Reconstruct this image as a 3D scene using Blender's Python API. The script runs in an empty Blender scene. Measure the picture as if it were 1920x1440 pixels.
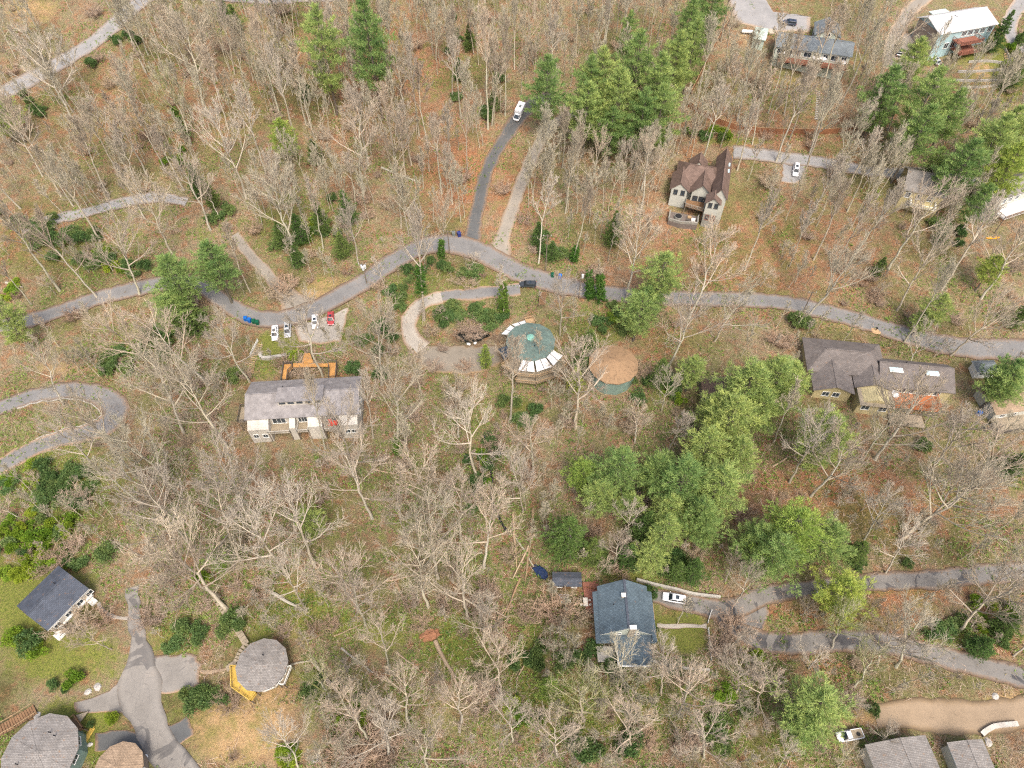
import bpy, math, random
import numpy as np
from mathutils import Vector, Matrix, Euler
R = math.radians
SC = bpy.context.scene
COL = SC.collection

# ------------------------------------------------------------------ camera, sky, sun, exposure
CAMZ = 147.0
TILT = 36.5
FPX = 1320.0
cd = bpy.data.cameras.new('camera'); cam = bpy.data.objects.new('camera', cd); COL.objects.link(cam)
cam.location = (0, 0, CAMZ); cam.rotation_euler = (R(TILT), 0, 0)
cd.sensor_width = 36; cd.lens = 36 * FPX / 1920; cd.clip_start = 1; cd.clip_end = 3000
SC.camera = cam
W = bpy.data.worlds.new("World"); SC.world = W; W.use_nodes = True
nt = W.node_tree; nt.nodes.clear()
sky = nt.nodes.new('ShaderNodeTexSky'); sky.sky_type = 'NISHITA'; sky.sun_disc = False
SUN_EL, SUN_AZ = 56, 165
sky.sun_elevation = R(SUN_EL); sky.sun_rotation = R(SUN_AZ); sky.air_density = 1.0; sky.dust_density = 6.0; sky.ozone_density = 0.6
bg = nt.nodes.new('ShaderNodeBackground'); bg.inputs[1].default_value = 0.15
wo = nt.nodes.new('ShaderNodeOutputWorld')
nt.links.new(sky.outputs[0], bg.inputs[0]); nt.links.new(bg.outputs[0], wo.inputs[0])
sl = bpy.data.lights.new('sun', 'SUN'); sl.energy = 1.25; sl.angle = R(18); sl.color = (1, 0.95, 0.87)
so = bpy.data.objects.new('sun', sl); COL.objects.link(so)
_d = Vector((math.sin(R(SUN_AZ)) * math.cos(R(SUN_EL)), math.cos(R(SUN_AZ)) * math.cos(R(SUN_EL)), math.sin(R(SUN_EL))))
so.rotation_euler = _d.to_track_quat('Z', 'Y').to_euler(); so.location = (0, 0, 200)
SC.view_settings.view_transform = 'Standard'; SC.view_settings.look = 'None'
SC.view_settings.gamma = 1; SC.view_settings.exposure = 1.0
SC.cycles.max_bounces = 4; SC.cycles.diffuse_bounces = 3; SC.cycles.glossy_bounces = 2
SC.cycles.transmission_bounces = 2; SC.cycles.transparent_max_bounces = 6
SC.cycles.use_adaptive_sampling = True; SC.cycles.adaptive_threshold = 0.01; SC.cycles.use_denoising = False; SC.cycles.pixel_filter_type = 'BLACKMAN_HARRIS'; SC.cycles.filter_width = 1.2

# ------------------------------------------------------------------ terrain height and picture measuring
def sp(t, k): 
    return k * np.log1p(np.exp(np.clip(t / k, -40, 40)))
def h(x, y):
    x = np.asarray(x, float); y = np.asarray(y, float)
    z = 0.06 * (y - 120) + 0.18 * sp(y - 132, 14)
    cx = 9 - 0.16 * y + 2 * np.sin(y / 22)
    fade = 1 / (1 + np.exp((y - 132) / 12))
    z = z - 4.2 * np.exp(-((x - cx) / 20) ** 2) * fade - 0.9 * np.exp(-((x - cx) / 3.0) ** 2) * fade
    z = z + 0.9 * np.sin(x / 19 + 1.3) * np.sin(y / 23 + 0.4) + 0.35 * np.sin(x / 7.5 + y / 11) * np.sin(y / 8.7 - x / 17)
    return z
def hh(x, y): return float(h(x, y))
_s, _c = math.sin(R(TILT)), math.cos(R(TILT))
def ray(px, py):
    dx = (px - 960) / FPX; dy = (720 - py) / FPX
    return Vector((dx, _s + dy * _c, -_c + dy * _s))
def P(px, py, z):
    d = ray(px, py); t = (z - CAMZ) / d.z
    return Vector((d.x * t, d.y * t, z))
def G(px, py, up=0.0):
    """point of the ground (or of a surface UP metres above it) seen at a pixel of the 1920x1440 photograph"""
    z = up
    for _ in range(30):
        p = P(px, py, z); z2 = hh(p.x, p.y) + up
        if abs(z2 - z) < 1e-3: break
        z = z + 0.7 * (z2 - z)
    return P(px, py, z)
def proj(p):
    q = Vector(p) - Vector((0, 0, CAMZ))
    yy = q.y * _c + q.z * _s; zz = -(-q.y * _s + q.z * _c)
    return (960 + FPX * q.x / zz, 720 - FPX * yy / zz)

# ------------------------------------------------------------------ object helpers
def tag(o, label=None, cat=None, group=None, kind=None):
    if label: o['label'] = label
    if cat: o['category'] = cat
    if group: o['group'] = group
    if kind: o['kind'] = kind
    return o
def empty(name, loc, rz=0.0):
    o = bpy.data.objects.new(name, None); COL.objects.link(o); o.location = loc; o.rotation_euler = (0, 0, rz); o.empty_display_size = 0.5
    return o
def link(name, me, parent=None):
    o = bpy.data.objects.new(name, me); COL.objects.link(o)
    if parent: o.parent = parent
    return o
class MB:
    def __init__(s): s.v = []; s.f = []; s.m = []
    def poly(s, pts, mi=0):
        n = len(s.v); s.v += [tuple(p) for p in pts]; s.f.append(tuple(range(n, n + len(pts)))); s.m.append(mi)
    def box(s, cx, cy, cz, sx, sy, sz, rz=0.0, mi=0, taper=1.0):
        c, k = math.cos(rz), math.sin(rz); n = len(s.v)
        for dz in (-.5, .5):
            t = 1 if dz < 0 else taper
            for dx, dy in ((-.5, -.5), (.5, -.5), (.5, .5), (-.5, .5)):
                x, y = dx * sx * t, dy * sy * t
                s.v.append((cx + x * c - y * k, cy + x * k + y * c, cz + dz * sz))
        for q in ((3, 2, 1, 0), (4, 5, 6, 7), (0, 1, 5, 4), (1, 2, 6, 5), (2, 3, 7, 6), (3, 0, 4, 7)):
            s.f.append(tuple(n + i for i in q)); s.m.append(mi)
    def prism(s, pts, z0, z1, mi=0):
        """closed prism over a counter-clockwise polygon; z0/z1 numbers or lists"""
        k = len(pts); n = len(s.v)
        Z0 = z0 if isinstance(z0, (list, tuple)) else [z0] * k; Z1 = z1 if isinstance(z1, (list, tuple)) else [z1] * k
        s.v += [(p[0], p[1], z) for p, z in zip(pts, Z0)] + [(p[0], p[1], z) for p, z in zip(pts, Z1)]
        s.f.append(tuple(n + i for i in reversed(range(k)))); s.f.append(tuple(n + k + i for i in range(k))); s.m += [mi, mi]
        for i in range(k):
            j = (i + 1) % k; s.f.append((n + i, n + j, n + k + j, n + k + i)); s.m.append(mi)
    def tube(s, a, b, r0, r1=None, n=6, mi=0):
        a = Vector(a); b = Vector(b); r1 = r0 if r1 is None else r1
        d = (b - a).normalized(); u = d.orthogonal().normalized(); w = d.cross(u); k = len(s.v)
        for p, r in ((a, r0), (b, r1)):
            for i in range(n):
                t = 2 * math.pi * i / n; s.v.append(tuple(p + u * (r * math.cos(t)) + w * (r * math.sin(t))))
        for i in range(n):
            j = (i + 1) % n; s.f.append((k + i, k + j, k + n + j, k + n + i)); s.m.append(mi)
        s.f.append(tuple(k + i for i in reversed(range(n)))); s.f.append(tuple(k + n + i for i in range(n))); s.m += [mi, mi]
    def beam(s, a, b, w, t, mi=0):
        """rectangular beam a->b, width w sideways, thickness t upward"""
        a = Vector(a); b = Vector(b); d = b - a; L = d.length; d.normalize()
        side = Vector((-d.y, d.x, 0)); side = side.normalized() if side.length > 1e-5 else Vector((1, 0, 0)); up = d.cross(side) * -1
        n = len(s.v)
        for p in (a, b):
            for q, r in ((-1, -1), (1, -1), (1, 1), (-1, 1)): s.v.append(tuple(p + side * (q * w / 2) + up * (r * t / 2)))
        for q in ((0, 1, 2, 3), (7, 6, 5, 4), (0, 4, 5, 1), (1, 5, 6, 2), (2, 6, 7, 3), (3, 7, 4, 0)):
            s.f.append(tuple(n + i for i in q)); s.m.append(mi)
    def build(s, name, mats, parent=None, smooth=False):
        me = bpy.data.meshes.new(name); me.from_pydata(s.v, [], s.f)
        for m in (mats if isinstance(mats, (list, tuple)) else [mats]): me.materials.append(m)
        if any(s.m): me.polygons.foreach_set('material_index', s.m)
        if smooth: me.polygons.foreach_set('use_smooth', [True] * len(s.f))
        me.update()
        return link(name, me, parent)

# ------------------------------------------------------------------ materials
def newmat(name):
    m = bpy.data.materials.new(name); m.use_nodes = True; t = m.node_tree; b = t.nodes['Principled BSDF']
    b.inputs['Specular IOR Level'].default_value = 0.2
    return m, t, b
def N(t, kind, **kw):
    n = t.nodes.new(kind)
    for k, v in kw.items():
        if k in n.inputs: n.inputs[k].default_value = v
        else: setattr(n, k, v)
    return n
def ramp(t, src, stops):
    r = t.nodes.new('ShaderNodeValToRGB'); e = r.color_ramp.elements
    while len(e) < len(stops): e.new(0.5)
    for i, (p, c) in enumerate(stops):
        e[i].position = p; e[i].color = (c[0], c[1], c[2], 1) if isinstance(c, (tuple, list)) else (c, c, c, 1)
    t.links.new(src, r.inputs[0]); return r.outputs[0]
def mix(t, f, a, b, mode='MIX'):
    m = t.nodes.new('ShaderNodeMix'); m.data_type = 'RGBA'; m.blend_type = mode; m.clamp_factor = True
    for s, v in ((m.inputs[0], f), (m.inputs[6], a), (m.inputs[7], b)):
        if isinstance(v, (int, float)): s.default_value = v
        elif isinstance(v, (tuple, list)): s.default_value = (v[0], v[1], v[2], 1)
        else: t.links.new(v, s)
    return m.outputs[2]
def mth(t, op, a, b=0.5):
    m = t.nodes.new('ShaderNodeMath'); m.operation = op; m.use_clamp = op in ('MULTIPLY_ADD',)
    for s, v in zip(m.inputs, (a, b)):
        if isinstance(v, (int, float)): s.default_value = v
        else: t.links.new(v, s)
    return m.outputs[0]
def noise(t, scale, detail=3, rough=0.55, coord='Object', dist=0.0):
    tc = t.nodes.new('ShaderNodeTexCoord') if coord != 'World' else t.nodes.new('ShaderNodeNewGeometry')
    n = N(t, 'ShaderNodeTexNoise', Scale=scale, Detail=detail, Roughness=rough, Distortion=dist)
    t.links.new(tc.outputs[coord if coord != 'World' else 'Position'], n.inputs['Vector']); return n.outputs['Fac']
def bump(t, b, src, dist, strength=0.5):
    n = N(t, 'ShaderNodeBump', Strength=strength, Distance=dist); t.links.new(src, n.inputs['Height']); t.links.new(n.outputs[0], b.inputs['Normal'])
def simple(name, c, rough=0.7, var=0.25, scale=1.2, spec=0.2, metal=0.0, fine=9.0):
    """a painted / worn surface: base colour with slow stains and fine grain"""
    m, t, b = newmat(name)
    n1 = noise(t, scale, 5, 0.6); n2 = noise(t, fine, 3, 0.7)
    f = mth(t, 'ADD', mth(t, 'MULTIPLY', n1, 0.65), mth(t, 'MULTIPLY', n2, 0.35))
    lo = [x * (1 - var) for x in c]; hi = [min(1, x * (1 + var)) for x in c]
    t.links.new(ramp(t, f, [(0.32, lo), (0.66, hi)]), b.inputs['Base Color'])
    b.inputs['Roughness'].default_value = rough; b.inputs['Specular IOR Level'].default_value = spec; b.inputs['Metallic'].default_value = metal
    return m
def striped(name, c, axis, scale, amount=0.25, rough=0.6, var=0.2, c2=None):
    """boards, seams or shingle courses running across one object axis"""
    m, t, b = newmat(name)
    tc = t.nodes.new('ShaderNodeTexCoord'); w = N(t, 'ShaderNodeTexWave', Scale=scale, Distortion=0.6); w.bands_direction = axis
    w.inputs['Detail'].default_value = 2; w.inputs['Detail Scale'].default_value = 2
    t.links.new(tc.outputs['Object'], w.inputs['Vector'])
    n1 = noise(t, 0.7, 6, 0.65); n2 = noise(t, 7, 3, 0.7)
    base = ramp(t, n1, [(0.3, [x * (1 - var) for x in c]), (0.68, [min(1, x * (1 + var)) for x in (c2 or c)])])
    dark = mix(t, mth(t, 'MULTIPLY', mth(t, 'SUBTRACT', 1.0, w.outputs['Fac']), amount), base, (c[0] * .35, c[1] * .35, c[2] * .35))
    out = mix(t, 0.35, dark, ramp(t, n2, [(0.3, 0.35), (0.7, 0.75)]), 'OVERLAY')
    t.links.new(out, b.inputs['Base Color']); b.inputs['Roughness'].default_value = rough
    bump(t, b, w.outputs['Fac'], 0.03, 0.4)
    return m
def shingles(name, c, rough=0.85, leaf=0.0, lc=((0.17, 0.09, 0.045), (0.28, 0.17, 0.09))):
    m, t, b = newmat(name)
    tc = t.nodes.new('ShaderNodeTexCoord')
    br = N(t, 'ShaderNodeTexBrick', Scale=1.0); br.inputs['Brick Width'].default_value = 0.55; br.inputs['Row Height'].default_value = 0.28; br.inputs['Mortar Size'].default_value = 0.03
    br.inputs['Color1'].default_value = (*[x * 0.86 for x in c], 1); br.inputs['Color2'].default_value = (*[x * 1.18 for x in c], 1); br.inputs['Mortar'].default_value = (*[x * 0.55 for x in c], 1)
    br.inputs['Bias'].default_value = 0.0
    t.links.new(tc.outputs['Object'], br.inputs['Vector'])
    n1 = noise(t, 0.45, 6, 0.62); n2 = noise(t, 5, 4, 0.75)
    k = mix(t, 0.45, br.outputs[0], ramp(t, n1, [(0.3, 0.3), (0.7, 0.72)]), 'OVERLAY')
    k = mix(t, 0.45, k, ramp(t, n2, [(0.25, 0.3), (0.75, 0.75)]), 'OVERLAY')
    if leaf > 0:
        k = mix(t, mth(t, 'MULTIPLY', ramp(t, noise(t, 1.1, 8, 0.75), [(0.66 - 0.30 * leaf, 0), (0.74 - 0.26 * leaf, 1)]), 0.85), k, mix(t, noise(t, 9, 2), lc[0], lc[1]))
    t.links.new(k, b.inputs['Base Color']); b.inputs['Roughness'].default_value = rough
    return m
def glassy(name, c=(0.03, 0.04, 0.05), rough=0.12):
    m, t, b = newmat(name); b.inputs['Base Color'].default_value = (*c, 1); b.inputs['Roughness'].default_value = rough; b.inputs['Specular IOR Level'].default_value = 0.5
    n = noise(t, 1.3, 2); t.links.new(ramp(t, n, [(0.35, [x * .6 for x in c]), (0.65, [x * 1.8 for x in c])]), b.inputs['Base Color'])
    return m
def carpaint(name, c):
    m, t, b = newmat(name); b.inputs['Base Color'].default_value = (*c, 1); b.inputs['Roughness'].default_value = 0.28; b.inputs['Specular IOR Level'].default_value = 0.5
    n = noise(t, 3, 4); t.links.new(ramp(t, n, [(0.3, [x * .88 for x in c]), (0.7, c)]), b.inputs['Base Color'])
    b.inputs['Coat Weight'].default_value = 0.4
    return m

M = {}
M['white'] = simple('white_paint', (0.72, 0.72, 0.68), var=0.12)
M['cream'] = simple('cream_wall', (0.42, 0.42, 0.37), var=0.14)
M['palegreen'] = striped('pale_green_siding', (0.46, 0.50, 0.43), 'Z', 1.4, 0.15)
M['blue'] = striped('blue_siding', (0.33, 0.46, 0.48), 'Z', 1.4, 0.15)
M['taupe'] = striped('taupe_siding', (0.27, 0.22, 0.18), 'Z', 1.4, 0.2)
M['teal'] = striped('teal_siding', (0.19, 0.27, 0.235), 'Z', 1.4, 0.2)
M['redwood'] = striped('red_wall', (0.25, 0.05, 0.03), 'Z', 1.4, 0.2)
M['tan'] = striped('tan_siding', (0.42, 0.36, 0.20), 'Z', 1.4, 0.2)
M['whitesiding'] = striped('white_siding', (0.47, 0.44, 0.385), 'Z', 1.4, 0.15)
M['bluegrey_side'] = striped('grey_blue_siding', (0.36, 0.42, 0.42), 'Z', 1.4, 0.15)
M['deck_orange'] = striped('orange_deck_boards', (0.46, 0.24, 0.08), 'X', 2.2, 0.3)
M['deck_red'] = striped('red_deck_boards', (0.26, 0.11, 0.075), 'X', 2.2, 0.3)
M['deck_vivid'] = striped('orange_red_deck_boards', (0.42, 0.155, 0.065), 'X', 2.2, 0.3)
M['deck_grey'] = striped('weathered_deck_boards', (0.30, 0.25, 0.18), 'X', 2.2, 0.35)
M['deck_brown'] = striped('brown_deck_boards', (0.22, 0.13, 0.07), 'X', 2.2, 0.35)
M['yellow'] = striped('yellow_new_lumber', (0.50, 0.34, 0.075), 'X', 2.2, 0.25)
M['patio_dark'] = simple('patio_paving', (0.15, 0.125, 0.11), var=.4, scale=2)
M['rail_dark'] = simple('dark_rail', (0.09, 0.08, 0.07))
M['lumber'] = simple('lumber', (0.36, 0.25, 0.14))
M['fence_red'] = striped('red_brown_fence', (0.27, 0.125, 0.065), 'X', 1.5, 0.35)
M['slate'] = shingles('blue_slate_shingles', (0.095, 0.13, 0.155), leaf=0.12)
M['slate_dark'] = shingles('dark_slate_shingles', (0.07, 0.08, 0.10), leaf=0.25)
M['grey_roof'] = shingles('grey_shingles', (0.215, 0.20, 0.185), leaf=0.28)
M['taupe_roof'] = shingles('taupe_shingles', (0.15, 0.132, 0.122), leaf=0.22)
M['brown_roof'] = shingles('brown_shingles', (0.155, 0.108, 0.088))
M['greyblue_roof'] = shingles('grey_blue_shingles', (0.15, 0.17, 0.18), leaf=0.15)
M['green_roof'] = shingles('green_shingles', (0.12, 0.17, 0.15), leaf=0.32)
M['leaf_roof'] = shingles('leaf_covered_roof', (0.22, 0.145, 0.085), leaf=0.9, lc=((0.22, 0.135, 0.075), (0.36, 0.24, 0.14)))
M['pink_roof'] = shingles('pinkish_shingles', (0.30, 0.22, 0.15))
M['seam_roof'] = striped('ribbed_metal_roof', (0.21, 0.195, 0.192), 'X', 1.1, 0.3, rough=0.5, c2=(0.25, 0.235, 0.23))
M['white_metal'] = striped('white_metal_roof', (0.50, 0.495, 0.49), 'X', 0.9, 0.12, rough=0.4, var=0.08)
M['pale_metal'] = simple('pale_green_metal', (0.42, 0.50, 0.44), var=0.1)
M['sky_pane'] = simple('pale_blue_pane', (0.42, 0.58, 0.62), rough=0.15, var=0.1, spec=0.5)
M['white_panel'] = simple('white_roof_panel', (0.62, 0.62, 0.61), rough=0.35, var=0.06)
M['glass'] = glassy('window_glass')
M['carglass'] = glassy('car_glass', (0.02, 0.028, 0.035), 0.08)
M['cupola'] = simple('green_cupola', (0.20, 0.42, 0.34), rough=0.4)
M['brick'] = simple('chimney_masonry', (0.42, 0.36, 0.28))
M['stone'] = simple('foundation_stone', (0.24, 0.23, 0.20), scale=2, var=0.4)
M['concrete'] = simple('concrete', (0.36, 0.34, 0.30), scale=0.8, var=0.25)
M['tyre'] = simple('tyre', (0.02, 0.02, 0.02))
M['rim'] = simple('rim', (0.45, 0.45, 0.47), rough=0.3, metal=0.7)
M['lamp'] = simple('lamp_lens', (0.7, 0.7, 0.68), rough=0.15)
M['tail'] = simple('tail_lens', (0.45, 0.02, 0.02), rough=0.2)
M['p_white'] = carpaint('white_car_paint', (0.75, 0.76, 0.77)); M['p_red'] = carpaint('red_car_paint', (0.42, 0.05, 0.05))
M['p_dark'] = carpaint('dark_car_paint', (0.035, 0.04, 0.045)); M['p_silver'] = carpaint('silver_car_paint', (0.40, 0.42, 0.43))
M['p_navy'] = carpaint('navy_car_paint', (0.03, 0.04, 0.07))
M['bin_blue'] = simple('blue_plastic', (0.015, 0.12, 0.42), rough=0.4); M['bin_green'] = simple('green_plastic', (0.01, 0.09, 0.05), rough=0.4)
M['bin_grey'] = simple('grey_plastic', (0.16, 0.18, 0.17), rough=0.4); M['black'] = simple('black_plastic', (0.02, 0.02, 0.022))
M['bin_navy'] = simple('dark_blue_plastic', (0.03, 0.04, 0.16), rough=0.4)
M['orange'] = simple('orange_plastic', (0.75, 0.32, 0.02), rough=0.4)
M['pole'] = simple('weathered_pole', (0.17, 0.14, 0.11)); M['trafo'] = simple('transformer_shell', (0.55, 0.57, 0.58), rough=0.4)
M['wire'] = simple('wire', (0.10, 0.10, 0.10)); M['tarp'] = simple('blue_tarp', (0.02, 0.035, 0.085), rough=0.35, var=0.5)
M['red_item'] = simple('red_canvas', (0.55, 0.05, 0.03)); M['umbrella'] = simple('white_canvas', (0.60, 0.58, 0.55))
M['rock'] = simple('rock', (0.38, 0.36, 0.33), scale=3, var=0.35); M['log_wood'] = simple('split_wood', (0.44, 0.30, 0.17), scale=3, var=0.3)
M['pond'] = glassy('pond_water', (0.012, 0.014, 0.012), 0.05)

def bark(name, c, c2, moss=0.0):
    m, t, b = newmat(name)
    oi = t.nodes.new('ShaderNodeObjectInfo')
    n = noise(t, 1.6, 5, 0.7)
    k = mix(t, n, c, c2)
    tone = ramp(t, oi.outputs['Random'], [(0.0, (1.0, 0.98, 0.92)), (0.25, (0.72, 0.70, 0.66)), (0.5, (0.92, 0.84, 0.74)), (0.75, (0.80, 0.82, 0.72)), (1.0, (0.62, 0.56, 0.50))]); k = mix(t, 1.0, k, tone, 'MULTIPLY')
    if moss: k = mix(t, mth(t, 'MULTIPLY', ramp(t, noise(t, 0.5, 3), [(0.4, 0), (0.6, 1)]), moss), k, (0.16, 0.19, 0.035))
    t.links.new(k, b.inputs['Base Color']); b.inputs['Roughness'].default_value = 0.9; b.inputs['Specular IOR Level'].default_value = 0.05
    return m
M['bark'] = bark('pale_bark', (0.38, 0.355, 0.30), (0.60, 0.57, 0.49))
M['twig'] = bark('twig_bark', (0.39, 0.34, 0.285), (0.62, 0.565, 0.485))
M['twig_moss'] = bark('mossy_twigs', (0.42, 0.38, 0.28), (0.62, 0.58, 0.44), 0.8)
M['bark_dark'] = bark('pine_bark', (0.10, 0.085, 0.075), (0.22, 0.20, 0.18))
M['brush'] = bark('brush_twigs', (0.40, 0.30, 0.24), (0.60, 0.49, 0.40))
def leafmat(name, a, b_, c, sc=0.55, transl=0.25):
    m, t, b = newmat(name)
    oi = t.nodes.new('ShaderNodeObjectInfo'); n = noise(t, sc, 3, 0.6); n2 = noise(t, 3.5, 2, 0.7)
    k = mix(t, ramp(t, n, [(0.35, 0), (0.68, 1)]), a, b_)
    k = mix(t, mth(t, 'MULTIPLY', ramp(t, n2, [(0.42, 0), (0.7, 1)]), 0.55), k, c)
    hs = N(t, 'ShaderNodeHueSaturation'); t.links.new(k, hs.inputs['Color'])
    t.links.new(mth(t, 'ADD', mth(t, 'MULTIPLY', oi.outputs['Random'], 0.045), 0.478), hs.inputs['Hue'])
    t.links.new(mth(t, 'ADD', mth(t, 'MULTIPLY', oi.outputs['Random'], -0.35), 1.15), hs.inputs['Value'])
    t.links.new(hs.outputs[0], b.inputs['Base Color']); b.inputs['Roughness'].default_value = 0.65
    tr = N(t, 'ShaderNodeBsdfTranslucent'); t.links.new(hs.outputs[0], tr.inputs[0])
    mx = t.nodes.new('ShaderNodeMixShader'); mx.inputs[0].default_value = transl
    t.links.new(b.outputs[0], mx.inputs[1]); t.links.new(tr.outputs[0], mx.inputs[2]); t.links.new(mx.outputs[0], t.nodes['Material Output'].inputs[0])
    return m
M['needle'] = leafmat('pine_needles', (0.15, 0.27, 0.085), (0.37, 0.47, 0.14), (0.53, 0.58, 0.20), transl=.35)
M['needle_dark'] = leafmat('hemlock_needles', (0.085, 0.165, 0.045), (0.18, 0.27, 0.065), (0.27, 0.34, 0.11), transl=.3)
M['needle_yellow'] = leafmat('yellow_needles', (0.23, 0.36, 0.075), (0.43, 0.51, 0.11), (0.54, 0.57, 0.15), transl=.35)
M['leaf_dark'] = leafmat('laurel_leaves', (0.07, 0.145, 0.045), (0.16, 0.245, 0.065), (0.28, 0.33, 0.13))
M['leaf_bright'] = leafmat('bright_leaves', (0.12, 0.22, 0.02), (0.26, 0.37, 0.03), (0.36, 0.42, 0.06))
M['ivy'] = leafmat('ivy_leaves', (0.045, 0.11, 0.018), (0.10, 0.19, 0.03), (0.18, 0.26, 0.05))

# ------------------------------------------------------------------ ground colour zones (measured on the photograph, laid on the ground)
GX0, GX1, GY0, GY1, GD = -420, 420, -90, 540, 1.5
nx = int((GX1 - GX0) / GD) + 1; ny = int((GY1 - GY0) / GD) + 1
gx, gy = np.meshgrid(np.linspace(GX0, GX1, nx), np.linspace(GY0, GY1, ny))
gz = h(gx, gy)
q_z = CAMZ - gz; _yy = gy * _c - q_z * _s; _zz = np.maximum(gy * _s + q_z * _c, 20.0)
PX = 960 + FPX * gx / _zz; PY = 720 - FPX * _yy / _zz
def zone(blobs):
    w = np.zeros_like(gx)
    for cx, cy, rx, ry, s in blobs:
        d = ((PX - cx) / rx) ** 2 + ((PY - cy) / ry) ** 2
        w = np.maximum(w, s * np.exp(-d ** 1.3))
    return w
GRASS = [(820, 1080, 420, 220, .42), (1080, 1330, 420, 110, .62), (300, 960, 260, 160, .35), (900, 760, 160, 120, .38), (1300, 900, 250, 200, .3), (250, 430, 260, 60, .4), (520, 600, 120, 40, .4),(60, 1120, 130, 120, .9), (110, 1230, 130, 70, .85), (190, 1230, 60, 60, .6), (150, 1350, 90, 40, 1), (190, 1395, 60, 40, 1), (40, 1420, 60, 50, .6), (330, 1330, 50, 60, .5),
    (520, 645, 60, 30, .9), (500, 680, 40, 30, .8), (1275, 1180, 60, 50, 1.0), (1290, 1200, 60, 30, .8), (560, 1140, 90, 70, .8), (700, 1180, 120, 60, .75), (850, 1200, 100, 80, .8), (780, 1040, 120, 40, .5),
    (1890, 120, 40, 90, 1), (1820, 90, 60, 35, .8), (960, 1260, 60, 100, .8), (330, 1190, 80, 70, .7), (480, 1180, 60, 50, .6), (70, 450, 90, 60, .5), (150, 480, 120, 60, .6), (560, 420, 150, 80, .55), (860, 520, 140, 35, .6), (870, 590, 70, 30, .6),
    (1160, 600, 60, 50, .7), (1110, 620, 50, 60, .7), (700, 1320, 200, 120, .5), (880, 1050, 80, 60, .5), (730, 860, 90, 60, .35), (560, 960, 200, 60, .35), (80, 620, 110, 40, .4), (240, 640, 140, 50, .4), (400, 640, 60, 50, .4),
    (1180, 1080, 90, 40, .7), (1400, 1290, 160, 60, .6), (1120, 1330, 160, 100, .65), (1460, 1400, 120, 60, .6), (1680, 640, 40, 10, .4), (1380, 265, 90, 10, .7), (1810, 160, 60, 50, .5), (1820, 1190, 110, 30, .7), (780, 560, 90, 70, .6), (30, 200, 90, 50, .3), (230, 90, 70, 40, .3), (430, 30, 50, 40, .5), (850, 130, 70, 130, .35), (640, 640, 40, 60, .5), (1000, 1180, 40, 90, .6), (640, 1250, 80, 60, .4), (900, 780, 40, 60, .5), (980, 780, 40, 50, .6), (1230, 740, 80, 50, .5), (1180, 930, 130, 100, .35), (1430, 1000, 150, 80, .4), (1850, 550, 60, 40, .3), (1920, 880, 60, 60, .5), (720, 20, 120, 50, .15), (560, 870, 60, 30, .2), (110, 900, 130, 120, .8), (420, 1080, 60, 50, .4)]
STRAW = [(450, 1360, 110, 80, 1.2), (520, 1300, 60, 60, .9), (560, 1170, 50, 40, .7), (530, 1400, 50, 60, .7), (1750, 1345, 230, 22, 1.2), (1900, 1320, 70, 30, .9), (1860, 700, 30, 20, .9), (1900, 770, 40, 40, 1.0), (570, 550, 70, 16, .9), (610, 530, 50, 15, .8),
    (1850, 135, 50, 28, .9), (1410, 75, 30, 30, .6), (60, 20, 60, 30, .8), (1500, 155, 70, 12, .8), (150, 690, 120, 18, .6), (270, 810, 60, 50, .5), (350, 1290, 60, 20, .6), (1780, 640, 90, 18, .7), (1840, 700, 60, 40, .5), (480, 1220, 40, 20, .5), (610, 1290, 50, 30, .5),
    (730, 1340, 160, 70, .4), (1590, 610, 60, 12, .9), (1880, 480, 50, 40, .4), (500, 740, 60, 50, .4), (1860, 100, 70, 40, .6), (820, 990, 120, 40, .35), (100, 1300, 80, 40, .3), (330, 400, 110, 30, .2), (900, 680, 60, 18, .5)]
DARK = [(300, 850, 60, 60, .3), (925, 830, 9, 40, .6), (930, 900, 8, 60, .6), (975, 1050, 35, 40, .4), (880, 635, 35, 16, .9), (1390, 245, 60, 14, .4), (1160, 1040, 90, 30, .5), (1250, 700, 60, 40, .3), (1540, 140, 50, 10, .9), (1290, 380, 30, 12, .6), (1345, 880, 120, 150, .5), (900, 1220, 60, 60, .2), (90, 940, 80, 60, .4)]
RED = [(1600, 940, 260, 90, .7), (1400, 480, 300, 110, .6), (700, 140, 220, 160, .6), (860, 330, 90, 90, .9), (960, 360, 60, 90, .6), (300, 200, 260, 110, .45), (60, 440, 70, 60, .7), (1450, 250, 200, 60, .4), (640, 720, 160, 60, .25), (1550, 1150, 160, 30, .8), (1700, 1110, 120, 26, .9), (560, 930, 80, 40, .5), (1850, 1180, 90, 60, .6), (1250, 640, 60, 40, .6), (1560, 1260, 70, 30, .7)]
RED = [(a, b, c, d, e * .95) for a, b, c, d, e in RED]
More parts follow.
